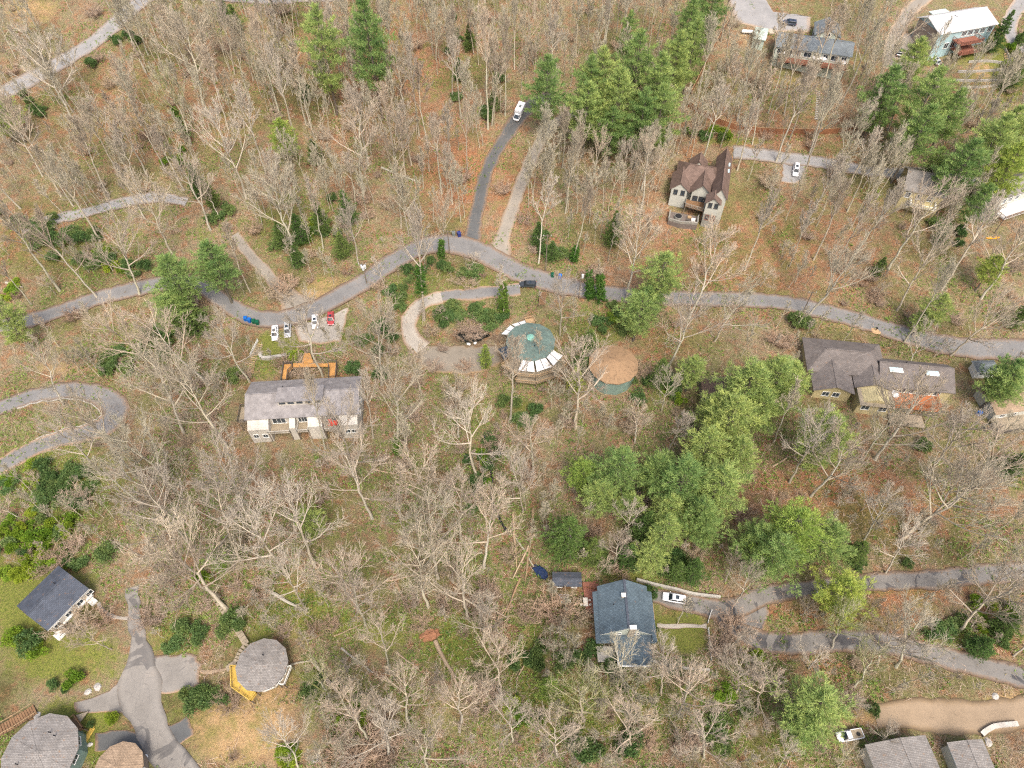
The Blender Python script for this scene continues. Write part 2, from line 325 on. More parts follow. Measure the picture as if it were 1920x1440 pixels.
def terrain():
    me = bpy.data.meshes.new('ground'); v = np.stack([gx.ravel(), gy.ravel(), gz.ravel()], 1)
    idx = np.arange(nx * ny).reshape(ny, nx)
    f = np.stack([idx[:-1, :-1], idx[:-1, 1:], idx[1:, 1:], idx[1:, :-1]], -1).reshape(-1, 4)
    me.vertices.add(len(v)); me.vertices.foreach_set('co', v.ravel()); me.loops.add(f.size); me.loops.foreach_set('vertex_index', f.ravel())
    me.polygons.add(len(f)); me.polygons.foreach_set('loop_start', np.arange(len(f)) * 4); me.polygons.foreach_set('use_smooth', np.ones(len(f), bool)); me.update()
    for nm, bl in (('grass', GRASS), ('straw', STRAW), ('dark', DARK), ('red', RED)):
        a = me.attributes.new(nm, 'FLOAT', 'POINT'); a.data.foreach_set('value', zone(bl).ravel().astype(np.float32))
    m, t, b = newmat('forest_floor')
    def att(n): 
        a = t.nodes.new('ShaderNodeAttribute'); a.attribute_name = n; return a.outputs['Fac']
    big = noise(t, 0.045, 5, 0.62); mid = noise(t, 0.33, 5, 0.72); fin = noise(t, 1.7, 5, 0.8); tiny = noise(t, 6.0, 3, 0.8)
    leaf = mix(t, ramp(t, tiny, [(0.36, 0), (0.64, 1)]), (0.075, 0.043, 0.024), (0.42, 0.235, 0.125))
    leaf = mix(t, ramp(t, mid, [(0.36, 0), (0.54, 1)]), leaf, mix(t, ramp(t, tiny, [(0.36, 0), (0.64, 1)]), (0.10, 0.082, 0.048), (0.37, 0.30, 0.20)))
    redl = mix(t, ramp(t, tiny, [(0.36, 0), (0.62, 1)]), (0.12, 0.045, 0.022), (0.50, 0.195, 0.085))
    leaf = mix(t, mth(t, 'MULTIPLY', att('red'), ramp(t, fin, [(0.3, 1), (0.75, 0.35)])), leaf, redl)
    gr = mix(t, ramp(t, fin, [(0.35, 0), (0.65, 1)]), (0.05, 0.09, 0.014), (0.23, 0.265, 0.045))
    gr = mix(t, ramp(t, tiny, [(0.42, 0), (0.66, 0.6)]), gr, (0.28, 0.20, 0.10))
    st = mix(t, ramp(t, fin, [(0.3, 0), (0.7, 1)]), (0.28, 0.17, 0.08), (0.52, 0.37, 0.20))
    # patchy edges: each zone weight is broken up with noise, and stray moss and soil patches run everywhere
    def patch(w, lo, hi, n): return ramp(t, mth(t, 'ADD', mth(t, 'MULTIPLY', w, 0.75), mth(t, 'SUBTRACT', n, 0.62)), [(lo, 0), (hi, 1)])
    k = mix(t, patch(att('straw'), 0.12, 0.42, mid), leaf, st)
    k = mix(t, patch(att('grass'), 0.10, 0.42, mid), k, gr)
    k = mix(t, ramp(t, mth(t, 'ADD', mth(t, 'MULTIPLY', mid, 0.6), mth(t, 'MULTIPLY', big, 0.5)), [(0.51, 0), (0.64, 0.62)]), k, gr)
    k = mix(t, ramp(t, mth(t, 'MULTIPLY', fin, mth(t, 'ADD', big, 0.15)), [(0.33, 0), (0.46, 0.7)]), k, (0.055, 0.045, 0.025))
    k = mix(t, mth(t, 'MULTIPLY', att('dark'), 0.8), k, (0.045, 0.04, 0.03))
    t.links.new(k, b.inputs['Base Color']); b.inputs['Roughness'].default_value = 0.95; b.inputs['Specular IOR Level'].default_value = 0.05
    bump(t, b, mth(t, 'ADD', mth(t, 'MULTIPLY', fin, 0.8), mth(t, 'MULTIPLY', tiny, 0.35)), 0.5, 0.9)
    me.materials.append(m)
    tag(link('ground', me), kind='structure')
terrain()

# ------------------------------------------------------------------ roads
def roadmat(name, c, crack=0.5, patchy=0.0, edge=(0.20, 0.13, 0.08)):
    m, t, b = newmat(name)
    n1 = noise(t, 0.22, 5, 0.65, 'World'); n2 = noise(t, 2.4, 5, 0.75, 'World'); n3 = noise(t, 9, 3, 0.8, 'World')
    k = mix(t, ramp(t, n1, [(0.3, 0), (0.7, 1)]), [x * 0.82 for x in c], [x * 1.14 for x in c])
    k = mix(t, 0.4, k, ramp(t, n3, [(0.3, 0.3), (0.7, 0.72)]), 'OVERLAY')
    k = mix(t, ramp(t, n2, [(0.56, 0), (0.74, 0.4)]), k, [x * 0.6 for x in c])
    if patchy:
        k = mix(t, ramp(t, noise(t, 0.16, 3, 0.5, 'World', 1.2), [(0.56, 0), (0.58, patchy)]), k, (0.045, 0.046, 0.052))
    if crack:
        vo = N(t, 'ShaderNodeTexVoronoi', Scale=0.33); vo.feature = 'DISTANCE_TO_EDGE'; gm = t.nodes.new('ShaderNodeNewGeometry')
        ds = N(t, 'ShaderNodeVectorMath', operation='ADD'); nn = N(t, 'ShaderNodeTexNoise', Scale=0.8, Detail=4); t.links.new(gm.outputs['Position'], nn.inputs['Vector'])
        t.links.new(gm.outputs['Position'], ds.inputs[0]); t.links.new(nn.outputs['Color'], ds.inputs[1]); t.links.new(ds.outputs[0], vo.inputs['Vector'])
        k = mix(t, ramp(t, vo.outputs['Distance'], [(0.0, crack), (0.018, 0)]), k, (0.05, 0.05, 0.052))
    k = mix(t, ramp(t, mth(t, 'ADD', mth(t, 'MULTIPLY', n3, .55), mth(t, 'MULTIPLY', n1, .45)), [(0.60, 0), (0.66, 0.75)]), k, [x * 1.5 for x in edge])
    k = mix(t, ramp(t, noise(t, 0.5, 6, 0.6, 'World', 2.5), [(0.60, 0), (0.63, 0.35)]), k, [x * 0.62 for x in c])
    # fallen leaves and grit drift in along the verges ('rim' runs 0 at the middle to 1 at the edge)
    a = t.nodes.new('ShaderNodeAttribute'); a.attribute_name = 'rim'
    w = mth(t, 'ADD', mth(t, 'MULTIPLY', a.outputs['Fac'], 0.62), mth(t, 'MULTIPLY', n2, 0.55))
    k = mix(t, ramp(t, w, [(0.64, 0), (0.90, 0.9)]), k, mix(t, n3, edge, [x * 2 for x in edge]))
    wheel = mth(t, 'ABSOLUTE', mth(t, 'SUBTRACT', a.outputs['Fac'], 0.5)); k = mix(t, ramp(t, wheel, [(0.0, 0.22), (0.25, 0)]), k, [x * 1.25 for x in c])
    t.links.new(k, b.inputs['Base Color']); b.inputs['Roughness'].default_value = 0.9; b.inputs['Specular IOR Level'].default_value = 0.15
    bump(t, b, n3, 0.03, 0.5)
    return m
M['asphalt'] = roadmat('asphalt', (0.175, 0.172, 0.168), 0.0)
M['asphalt_dark'] = roadmat('dark_asphalt', (0.095, 0.098, 0.098), 0.0)
M['asphalt_patched'] = roadmat('patched_asphalt', (0.175, 0.165, 0.152), 0.35, 0.8)
M['court'] = roadmat('court_asphalt', (0.215, 0.20, 0.18), 0.25, 0.5)
M['court_gravel'] = roadmat('court_gravel', (0.205, 0.18, 0.145), 0, edge=(0.17, 0.115, 0.065))
M['gravel'] = roadmat('gravel', (0.24, 0.215, 0.18), 0, edge=(0.24, 0.17, 0.11))
M['dirt'] = roadmat('dirt', (0.27, 0.205, 0.14), 0, edge=(0.20, 0.14, 0.08))
M['conc'] = roadmat('concrete_drive', (0.33, 0.30, 0.255), 0.25)
M['bluegravel'] = roadmat('pale_gravel', (0.25, 0.245, 0.24), 0, edge=(0.24, 0.18, 0.13))
ROADPX = []
def catmull(pts, step):
    out = []
    P_ = [pts[0]] + list(pts) + [pts[-1]]
    for i in range(1, len(P_) - 2):
        p0, p1, p2, p3 = [np.array(q) for q in P_[i - 1:i + 3]]
        n = max(2, int(np.linalg.norm((p2 - p1)[:2]) / step))
        for k in range(n):
            t = k / n; out.append(0.5 * ((2 * p1) + (-p0 + p2) * t + (2 * p0 - 5 * p1 + 4 * p2 - p3) * t * t + (-p0 + 3 * p1 - 3 * p2 + p3) * t ** 3))
    out.append(np.array(pts[-1])); return out
def road(name, pts, mat, up=0.10, kerb=None, soft=1.0):
    """pts: (px, py, width in metres) measured along the road on the photograph"""
    w = []
    for px, py, wd in pts:
        g = G(px, py); w.append((g.x, g.y, wd)); ROADPX.append((px, py, wd))
    c = catmull(w, 1.5); K = 6; V = []; F = []; rim = []
    rnd = random.Random(len(c)); 
    for i, q in enumerate(c):
        a = c[max(0, i - 1)]; b = c[min(len(c) - 1, i + 1)]; d = np.array([b[0] - a[0], b[1] - a[1]]); d = d / (np.linalg.norm(d) + 1e-9); n = np.array([-d[1], d[0]])
        jl, jr = 0.34 * rnd.uniform(-1, 1), 0.34 * rnd.uniform(-1, 1)
        zc = hh(q[0], q[1])
        for k in range(K + 1):
            s = k / K * 2 - 1; ww = q[2] / 2 + (jl if s < 0 else jr) * abs(s)
            x, y = q[0] + n[0] * s * ww, q[1] + n[1] * s * ww; z = hh(x, y)
            V.append((x, y, z + up + 0.05 * (1 - s * s))); rim.append(abs(s) * soft)
    for i in range(len(c) - 1):
        for k in range(K):
            a = i * (K + 1) + k; F.append((a, a + K + 1, a + K + 2, a + 1))
    # skirt down into the ground on both sides
    for side in (0, K):
        b0 = len(V)
        for i in range(len(c)):
            v = V[i * (K + 1) + side]; V.append((v[0], v[1], v[2] - 0.5)); rim.append(1.3)
        for i in range(len(c) - 1): F.append((i * (K + 1) + side, (i + 1) * (K + 1) + side, b0 + i + 1, b0 + i))
    me = bpy.data.meshes.new(name); me.from_pydata(V, [], F); me.materials.append(mat)
    at = me.attributes.new('rim', 'FLOAT', 'POINT'); at.data.foreach_set('value', rim)
    me.polygons.foreach_set('use_smooth', [True] * len(F)); me.update()
    o = link(name, me); tag(o, kind='structure')
    if kerb:
        mb = MB()
        rng = [(i, q) for i, q in enumerate(c)]
        for (i, q), (j, r) in zip(rng[:-1], rng[1:]):
            if not (kerb[1] * len(c) <= i <= kerb[2] * len(c)): continue
            e = 0 if kerb[0] < 0 else K
            a, b = V[i * (K + 1) + e], V[j * (K + 1) + e]
            mb.beam((a[0], a[1], a[2] + 0.03), (b[0], b[1], b[2] + 0.03), 0.22, 0.26)
        tag(mb.build('kerb', M['concrete']), kind='structure')
    return c
def pad(name, pxpts, mat, up=0.13, jag=0.5, drift=0.2):
    """a paved area: polygon filled with a fine grid that follows the ground"""
    W_ = [G(*p) for p in pxpts]; xs = [p.x for p in W_]; ys = [p.y for p in W_]
    cx, cy = sum(xs) / len(xs), sum(ys) / len(ys); V = [(cx, cy, hh(cx, cy) + up)]; rim = [drift]; F = []
    B = []
    for i in range(len(W_)):
        a, b = W_[i], W_[(i + 1) % len(W_)]; n = max(2, int((b - a).length / 1.2))
        for k in range(n):
            p = a.lerp(b, k / n); B.append((p.x, p.y))
    rnd = random.Random(len(B)); B = [(x + rnd.uniform(-jag, jag) * 0.6, y + rnd.uniform(-jag, jag) * 0.6) for x, y in B]
    NR = 8; nb = len(B)
    for r in range(1, NR + 1):
        for x, y in B:
            s = r / NR; X, Y = cx + (x - cx) * s, cy + (y - cy) * s; V.append((X, Y, hh(X, Y) + up)); rim.append(drift + (.75 - drift) * max(0, r - 4) / 4 if r < NR else 1.0)
    for i in range(nb): F.append((0, 1 + i, 1 + (i + 1) % nb))
    for r in range(NR - 1):
        for i in range(nb):
            a = 1 + r * nb + i; b = 1 + r * nb + (i + 1) % nb; F.append((a, a + nb, b + nb, b))
    b0 = len(V)
    for i in range(nb): v = V[1 + (NR - 1) * nb + i]; V.append((v[0], v[1], v[2] - 0.6)); rim.append(1.3)
    for i in range(nb): j = (i + 1) % nb; F.append((1 + (NR - 1) * nb + i, b0 + i, b0 + j, 1 + (NR - 1) * nb + j))
    me = bpy.data.meshes.new(name); me.from_pydata(V, [], F); me.materials.append(mat)
    at = me.attributes.new('rim', 'FLOAT', 'POINT'); at.data.foreach_set('value', rim); me.polygons.foreach_set('use_smooth', [True] * len(F)); me.update()
    for p in pxpts: ROADPX.append((p[0], p[1], 4))
    ROADPX.append((sum(p[0] for p in pxpts) / len(pxpts), sum(p[1] for p in pxpts) / len(pxpts), 10))
    return tag(link(name, me), kind='structure')

road('road', [(-60, 625, 5), (0, 613, 5), (60, 600, 5), (130, 578, 5), (200, 555, 5), (265, 540, 5), (325, 530, 5), (375, 535, 5), (415, 562, 5), (455, 588, 5.2), (495, 598, 5.4), (535, 597, 6), (580, 584, 6.4), (625, 562, 6.4), (670, 537, 6), (710, 510, 6), (745, 486, 6), (785, 466, 6.2), (830, 457, 6.6), (880, 464, 6.8), (920, 482, 6.6), (960, 505, 6.4), (1005, 522, 6.4), (1060, 537, 6.2), (1120, 548, 5.6), (1200, 556, 5.2), (1280, 560, 5), (1360, 562, 5), (1440, 565, 5), (1500, 574, 5.2), (1560, 588, 5.4), (1620, 604, 5.6), (1680, 623, 5.6), (1740, 640, 6), (1800, 651, 6.4), (1860, 655, 7), (1980, 655, 7)], M['asphalt'], 0.16)
road('driveway', [(884, 462, 5.5), (888, 430, 4.6), (896, 390, 4.2), (905, 345, 4.2), (922, 300, 4.2), (945, 262, 4.4), (972, 222, 5.5), (1000, 195, 6), (1040, 180, 6)], M['asphalt_dark'], 0.10)
road('gravel_drive', [(935, 478, 7), (945, 440, 4.4), (958, 400, 4), (974, 355, 4), (990, 315, 4), (1008, 275, 4), (1035, 235, 4), (1080, 210, 4)], M['gravel'], 0.09)
road('upper_road', [(-60, 205, 6.5), (10, 172, 6.5), (70, 142, 6.5), (130, 108, 6.5), (190, 68, 6.5), (240, 22, 6.5), (300, -30, 6.5)], M['bluegravel'], 0.12)
road('ridge_road', [(360, -10, 5), (500, -2, 5), (640, -6, 5)], M['bluegravel'], 0.12)
road('hairpin_road', [(-60, 790, 5), (0, 766, 5), (45, 748, 5), (95, 736, 5), (150, 733, 5.4), (195, 745, 6), (218, 770, 7), (200, 797, 6.4), (160, 812, 5.4), (110, 824, 5), (60, 843, 5), (20, 864, 5), (-50, 905, 5)], M['asphalt'], 0.12, kerb=(-1, 0.12, 0.75))
road('loop_drive', [(975, 542, 4), (930, 547, 4), (890, 551, 3.6), (850, 553, 3.4), (820, 558, 3.6)], M['asphalt'], 0.12)
road('concrete_drive', [(828, 557, 3.8), (797, 567, 4.0), (774, 587, 4.4), (765, 612, 4.6), (773, 636, 5), (792, 655, 6)], M['conc'], 0.13)
pad('parking_court', [(775, 640), (815, 650), (860, 648), (905, 648), (935, 650), (945, 680), (905, 697), (850, 702), (800, 695), (775, 670)], M['court_gravel'], 0.16, .8, .42)
road('dirt_lane', [(440, 440, 3), (462, 470, 3.4), (492, 503, 3.6), (520, 535, 4), (545, 560, 6.5), (560, 578, 10)], M['gravel'], 0.09)
road('forest_track', [(40, 432, 4), (100, 412, 4), (170, 396, 4), (240, 378, 4), (300, 370, 4), (350, 380, 3)], M['bluegravel'], 0.09)
pad('parking_bay', [(552, 612), (600, 598), (640, 582), (655, 575), (648, 605), (640, 640), (600, 645), (560, 640)], M['conc'], 0.11, 0.4)
road('lane', [(248, 1102, 2.6), (252, 1150, 2.6), (258, 1190, 2.9), (264, 1222, 4.2), (264, 1255, 6.5), (262, 1290, 9.0), (268, 1320, 7.5), (280, 1352, 6.0), (298, 1390, 5.8), (325, 1425, 5.6), (365, 1480, 5.6)], M['court'], 0.17, soft=.62)
pad('parking_pad', [(255, 1238), (268, 1232), (300, 1229), (345, 1225), (368, 1229), (377, 1243), (376, 1283), (366, 1292), (330, 1297), (300, 1303), (280, 1318), (250, 1310)], M['court'], 0.12)
pad('parking_pad', [(240, 1262), (262, 1290), (275, 1345), (245, 1342), (215, 1335), (185, 1336), (142, 1338), (138, 1316), (170, 1306), (205, 1295), (226, 1276)], M['court'], 0.11)
pad('parking_pad', [(270, 1375), (292, 1366), (320, 1358), (350, 1345), (358, 1360), (364, 1376), (345, 1390), (326, 1402), (320, 1425), (295, 1420)], M['asphalt_dark'], 0.13)
pad('parking_pad', [(180, 1376), (235, 1367), (258, 1372), (285, 1410), (270, 1412), (230, 1405), (176, 1407)], M['asphalt_dark'], 0.12)
pad('parking_pad', [(1330, 1132), (1392, 1128), (1430, 1112), (1442, 1150), (1432, 1185), (1440, 1210), (1395, 1212), (1362, 1185), (1340, 1150)], M['asphalt_patched'], 0.10)
road('lower_road', [(1225, 1118, 3.4), (1290, 1130, 3.8), (1345, 1142, 4.2), (1392, 1137, 4.6), (1432, 1117, 4.2), (1495, 1107, 4), (1560, 1099, 4), (1640, 1092, 4.2), (1760, 1086, 4.4), (1860, 1076, 4.4), (1990, 1066, 4.4)], M['asphalt_patched'], 0.14)
road('lower_lane', [(1350, 1145, 4), (1372, 1175, 4.4), (1420, 1200, 4.6), (1480, 1207, 4.8), (1550, 1203, 4.8), (1620, 1202, 4.8), (1690, 1212, 4.8), (1760, 1230, 4.8), (1840, 1250, 4.8), (1990, 1290, 4.8)], M['asphalt_patched'], 0.15)
road('hill_drive', [(1375, 285, 5), (1420, 290, 4.8), (1480, 298, 4.8), (1540, 305, 4.5), (1610, 318, 4), (1680, 325, 4), (1740, 328, 6), (1800, 335, 4), (1870, 350, 5), (1930, 365, 6)], M['bluegravel'], 0.12)
pad('parking_pad', [(1470, 300), (1512, 302), (1505, 335), (1490, 345), (1465, 342)], M['bluegravel'], 0.10)
pad('paved_court', [(1362, -12), (1428, -12), (1450, 22), (1520, 32), (1520, 60), (1450, 60), (1378, 40)], M['bluegravel'], 0.12)
road('hilltop_drive', [(1760, -20, 4.5), (1715, 12, 4.5), (1690, 45, 4.8), (1675, 80, 5), (1668, 115, 5)], M['gravel'], 0.12)
pad('gravel_pad', [(1660, 70), (1700, 62), (1740, 75), (1735, 120), (1700, 130), (1655, 128)], M['gravel'], 0.10)
road('side_street', [(1935, -20, 5), (1905, 20, 5), (1892, 50, 5), (1902, 80, 5), (1940, 100, 5)], M['bluegravel'], 0.12)
road('dirt_drive', [(1640, 1345, 4), (1720, 1340, 6), (1800, 1345, 6.5), (1880, 1342, 6), (1990, 1325, 6)], M['dirt'], 0.08)
road('footpath', [(376, 1258, 1.1), (395, 1260, 1.0), (420, 1257, 1.0), (432, 1248, 1.0)], M['dirt'], 0.07)
road('footpath', [(185, 1130, 1.2), (195, 1148, 1.2), (215, 1158, 1.2), (245, 1160, 1.2)], M['conc'], 0.07)
road('footpath', [(1232, 1172, 1.2), (1270, 1174, 1.2), (1325, 1175, 1.2)], M['conc'], 0.07)
# creek: a narrow dark stream in the ravine, and the pond
def creek():
    pts = [(908, 815), (914, 850), (922, 890), (920, 925), (930, 960), (952, 1000)]
    w = [(*G(px, py).xy, .8) for px, py in pts]; c = catmull(w, 1.2); V = []; F = []; rnd = random.Random(4)
    for i, q in enumerate(c):
        a = c[max(0, i - 1)]; b = c[min(len(c) - 1, i + 1)]; d = np.array([b[0] - a[0], b[1] - a[1]]); d /= np.linalg.norm(d) + 1e-9
        ww = q[2] / 2 * rnd.uniform(0.5, 1.3); z = max(hh(q[0] + d[1] * ww, q[1] - d[0] * ww), hh(q[0] - d[1] * ww, q[1] + d[0] * ww), hh(q[0], q[1])) + 0.06
        V += [(q[0] - d[1] * ww, q[1] + d[0] * ww, z), (q[0] + d[1] * ww, q[1] - d[0] * ww, z)]
    for i in range(len(c) - 1): F.append((2 * i, 2 * i + 1, 2 * i + 3, 2 * i + 2))
    me = bpy.data.meshes.new('creek_water'); me.from_pydata(V, [], F); me.materials.append(M['pond']); tag(link('creek_water', me), kind='structure')
creek()
def pond():
    cen = G(885, 633); V = []; rnd = random.Random(2)
    for i in range(22):
        t = i / 22 * 2 * math.pi; r = rnd.uniform(0.8, 1.1); V.append((cen.x + 4.6 * r * math.cos(t), cen.y + 1.9 * r * math.sin(t)))
    z = max(hh(x, y) for x, y in V) + 0.03
    mb = MB(); mb.prism(V, z - 0.5, z); tag(mb.build('pond_water', M['pond']), kind='structure')
pond()

# ------------------------------------------------------------------ houses
FOOT = []   # footprints kept clear of trees: (x, y, radius)
class House:
    def __init__(s, name, A, B, C, eh, label, cat='house', inset=0.5, group=None):
        z0 = hh(*G(*A).xy)
        for _ in range(4):
            a, b, c = P(*A, z0 + eh), P(*B, z0 + eh), P(*C, z0 + eh)
            u = (b - a); L = math.hypot(u.x, u.y); ux, uy = u.x / L, u.y / L
            wd = -(c.x - a.x) * uy + (c.y - a.y) * ux
            if wd < 0: a, b = b, a; ux, uy = -ux, -uy; wd = -wd
            cx = (a.x + b.x) / 2 - uy * wd / 2; cy = (a.y + b.y) / 2 + ux * wd / 2
            z0 = hh(cx, cy)
        s.L, s.W, s.eh, s.inset, s.z0 = L, wd, eh, inset, z0
        s.rz = math.atan2(uy, ux); s.root = empty(name, (cx, cy, z0), s.rz)
        tag(s.root, label, cat, group)
        s.iw = s.root.matrix_basis.inverted() if False else (Matrix.Translation((cx, cy, z0)) @ Matrix.Rotation(s.rz, 4, 'Z')).inverted()
        s.mw = s.iw.inverted()
        corners = [s.mw @ Vector((x * L / 2, y * wd / 2, 0)) for x in (-1, 1) for y in (-1, 1)]
        s.low = min(hh(p.x, p.y) for p in corners) - z0 - 0.6
        FOOT.append((cx, cy, max(L, wd) / 2)); n = int(max(L, wd) / min(L, wd) * 2)
        for k in range(n):
            t = (k + .5) / n - .5; q = s.mw @ Vector((t * L if L > wd else 0, 0 if L > wd else t * wd, 0)); FOOT.append((q.x, q.y, min(L, wd) / 2 + 0.5))
    def lp(s, px, py, z):
        return s.iw @ P(px, py, s.z0 + z)
    def ground(s, x, y):
        q = s.mw @ Vector((x, y, 0)); return hh(q.x, q.y) - s.z0
    def walls(s, mat, rise, along='x', hipped=False, base=None, x0=None, x1=None, y0=None, y1=None, eh=None, name='wall', ridge=0.0, found=None, low=None):
        i = s.inset; x0 = -s.L / 2 + i if x0 is None else x0; x1 = s.L / 2 - i if x1 is None else x1
        y0 = -s.W / 2 + i if y0 is None else y0; y1 = s.W / 2 - i if y1 is None else y1; eh = (s.eh if eh is None else eh)
        if hipped: rise = 0.3
        W_ = (y1 - y0) if along == 'x' else (x1 - x0); full = W_ + 2 * i; top = rise * 0.96; e = eh + 0.0 + rise * (i / (full / 2)) - 0.22
        low = s.low if low is None else low
        mb = MB(); b = low if found is None else found
        if along == 'x':
            ym = (y0 + y1) / 2 + ridge
            sec = [(y0, b), (y1, b), (y1, e), (ym, eh + rise - 0.25), (y0, e)]; n = len(mb.v)
            mb.v += [(x0, y, z) for y, z in sec] + [(x1, y, z) for y, z in sec]
        else:
            xm = (x0 + x1) / 2 + ridge
            sec = [(x1, b), (x0, b), (x0, e), (xm, eh + rise - 0.25), (x1, e)]; n = len(mb.v)
            mb.v += [(x, y0, z) for x, z in sec] + [(x, y1, z) for x, z in sec]
        mb.f += [tuple(n + k for k in (4, 3, 2, 1, 0)), tuple(n + 5 + k for k in range(5))]; mb.m += [0, 0]
        for k in range(5): j = (k + 1) % 5; mb.f.append((n + k, n + j, n + 5 + j, n + 5 + k)); mb.m.append(0)
        o = mb.build(name, mat, s.root)
        if found is not None:
            f = MB(); f.box((x0 + x1) / 2, (y0 + y1) / 2, (low + found) / 2 - 0.002, x1 - x0 - 0.06, y1 - y0 - 0.06, found - low); f.build('foundation', M['stone'], s.root)
        return o
    def gable(s, mat, rise, along='x', x0=None, x1=None, y0=None, y1=None, eh=None, th=0.2, ridge=0.0, fascia=None, name='roof', hip=0.0):
        x0 = -s.L / 2 if x0 is None else x0; x1 = s.L / 2 if x1 is None else x1; y0 = -s.W / 2 if y0 is None else y0; y1 = s.W / 2 if y1 is None else y1
        eh = s.eh if eh is None else eh; mb = MB()
        if along == 'x':
            ym = (y0 + y1) / 2 + ridge
            E = [(x0, y0, eh), (x1, y0, eh), (x1, y1, eh), (x0, y1, eh)]; Rr = [(x0 + hip, ym, eh + rise), (x1 - hip, ym, eh + rise)]
        else:
            xm = (x0 + x1) / 2 + ridge
            E = [(x1, y0, eh), (x1, y1, eh), (x0, y1, eh), (x0, y0, eh)]; Rr = [(xm, y0 + hip, eh + rise), (xm, y1 - hip, eh + rise)]
        def dn(p): return (p[0], p[1], p[2] - th)
        n = len(mb.v); mb.v += E + Rr + [dn(p) for p in E + Rr]
        fs = [(0, 1, 5, 4), (2, 3, 4, 5)]
        if hip > 0: fs += [(1, 2, 5), (3, 0, 4)]
        mb.f += fs; mb.m += [0] * len(fs); low = [tuple(6 + k for k in reversed(f)) for f in fs]; mb.f += low; mb.m += [0] * len(low)
        ring = [0, 1, 2, 3] if hip > 0 else [0, 1, 5, 2, 3, 4]
        for k in range(len(ring)):
            a, b = ring[k], ring[(k + 1) % len(ring)]; mb.f.append((a, a + 6, b + 6, b)); mb.m.append(1 if fascia else 0)
        o = mb.build(name, [mat, fascia] if fascia else mat, s.root)
        c = MB(); c.beam(Vector(Rr[0]) + Vector((0, 0, .03)), Vector(Rr[1]) + Vector((0, 0, .03)), 0.32, 0.09); c.build('ridge_cap', mat, o)
        return o
    def win(s, side, u, z, w, h_, frame=None, mull=1, x0=None, x1=None, y0=None, y1=None, name='window'):
        i = s.inset; x0 = -s.L / 2 + i if x0 is None else x0; x1 = s.L / 2 - i if x1 is None else x1
        y0 = -s.W / 2 + i if y0 is None else y0; y1 = s.W / 2 - i if y1 is None else y1
        pos, a = {'S': ((u, y0), 0), 'N': ((u, y1), math.pi), 'E': ((x1, u), math.pi / 2), 'W': ((x0, u), -math.pi / 2)}[side]
        return window(s.root, (pos[0], pos[1], z), a, w, h_, frame, mull, name)
    def deck(s, pts, z, mat, rail=1.0, railmat=None, th=0.2, posts=True, gap=(), name='deck'):
        """pts local ccw polygon"""
        a = sum(pts[i][0] * pts[(i + 1) % len(pts)][1] - pts[(i + 1) % len(pts)][0] * pts[i][1] for i in range(len(pts)))
        if a < 0: pts = pts[::-1]; gap = tuple(len(pts) - 2 - g if g < len(pts) - 1 else len(pts) - 1 for g in gap)
        mb = MB(); mb.prism(pts, z - th, z); d = mb.build(name, mat, s.root)
        railmat = railmat or mat
        if rail:
            r = MB()
            for i in range(len(pts)):
                if i in gap: continue
                p, q = Vector((*pts[i], z)), Vector((*pts[(i + 1) % len(pts)], z)); n = max(1, int((q - p).length / 1.5))
                r.beam(p + Vector((0, 0, rail)), q + Vector((0, 0, rail)), 0.14, 0.07); r.beam(p + Vector((0, 0, .15)), q + Vector((0, 0, .15)), 0.06, 0.06)
                for k in range(n + 1):
                    t = p.lerp(q, k / n); r.box(t.x, t.y, z + rail / 2, 0.11, 0.11, rail)
                nb = int((q - p).length / 0.22)
                for k in range(nb):
                    t = p.lerp(q, (k + .5) / nb); r.box(t.x, t.y, z + rail / 2, 0.045, 0.045, rail - 0.1)
            r.build('railing', railmat, d)
        if posts:
            for p in pts:
                g = s.ground(*p) - 0.4
                if g < z - 0.6:
                    m2 = MB(); m2.box(p[0] * .985, p[1] * .985, (g + z - th) / 2, 0.18, 0.18, z - th - g); m2.build('post', M['pole'], d)
        return d
    def steps(s, a, b, w, n, mat):
        mb = MB(); a, b = Vector(a), Vector(b)
        for k in range(n):
            t = a.lerp(b, (k + .5) / n); d = (b - a); ang = math.atan2(d.y, d.x); mb.box(t.x, t.y, t.z, d.xy.length / n * 0.8, w, 0.12, ang)
        return mb.build('stairs', mat, s.root)
    def chimney(s, x, y, z0, z1, w, d, parent=None, mat=None, cap=None):
        mb = MB(); mb.box(x, y, (z0 + z1) / 2, w, d, z1 - z0); o = mb.build('chimney', mat or M['brick'], parent or s.root)
        c = MB(); c.box(x, y, z1 + 0.07, w + 0.16, d + 0.16, 0.14); c.box(x, y, z1 + 0.24, w * 0.45, d * 0.45, 0.2); c.build('chimney_cap', cap or M['concrete'], parent or s.root)
        return o
    def vents(s, roof, pts):
        for x, y, z in pts:
            m = MB(); m.tube((x, y, z - 0.3), (x, y, z + 0.45), 0.09, n=8); m.tube((x, y, z + 0.4), (x, y, z + 0.5), 0.14, n=8); m.build('vent_pipe', M['black'], roof)
WINCACHE = {}
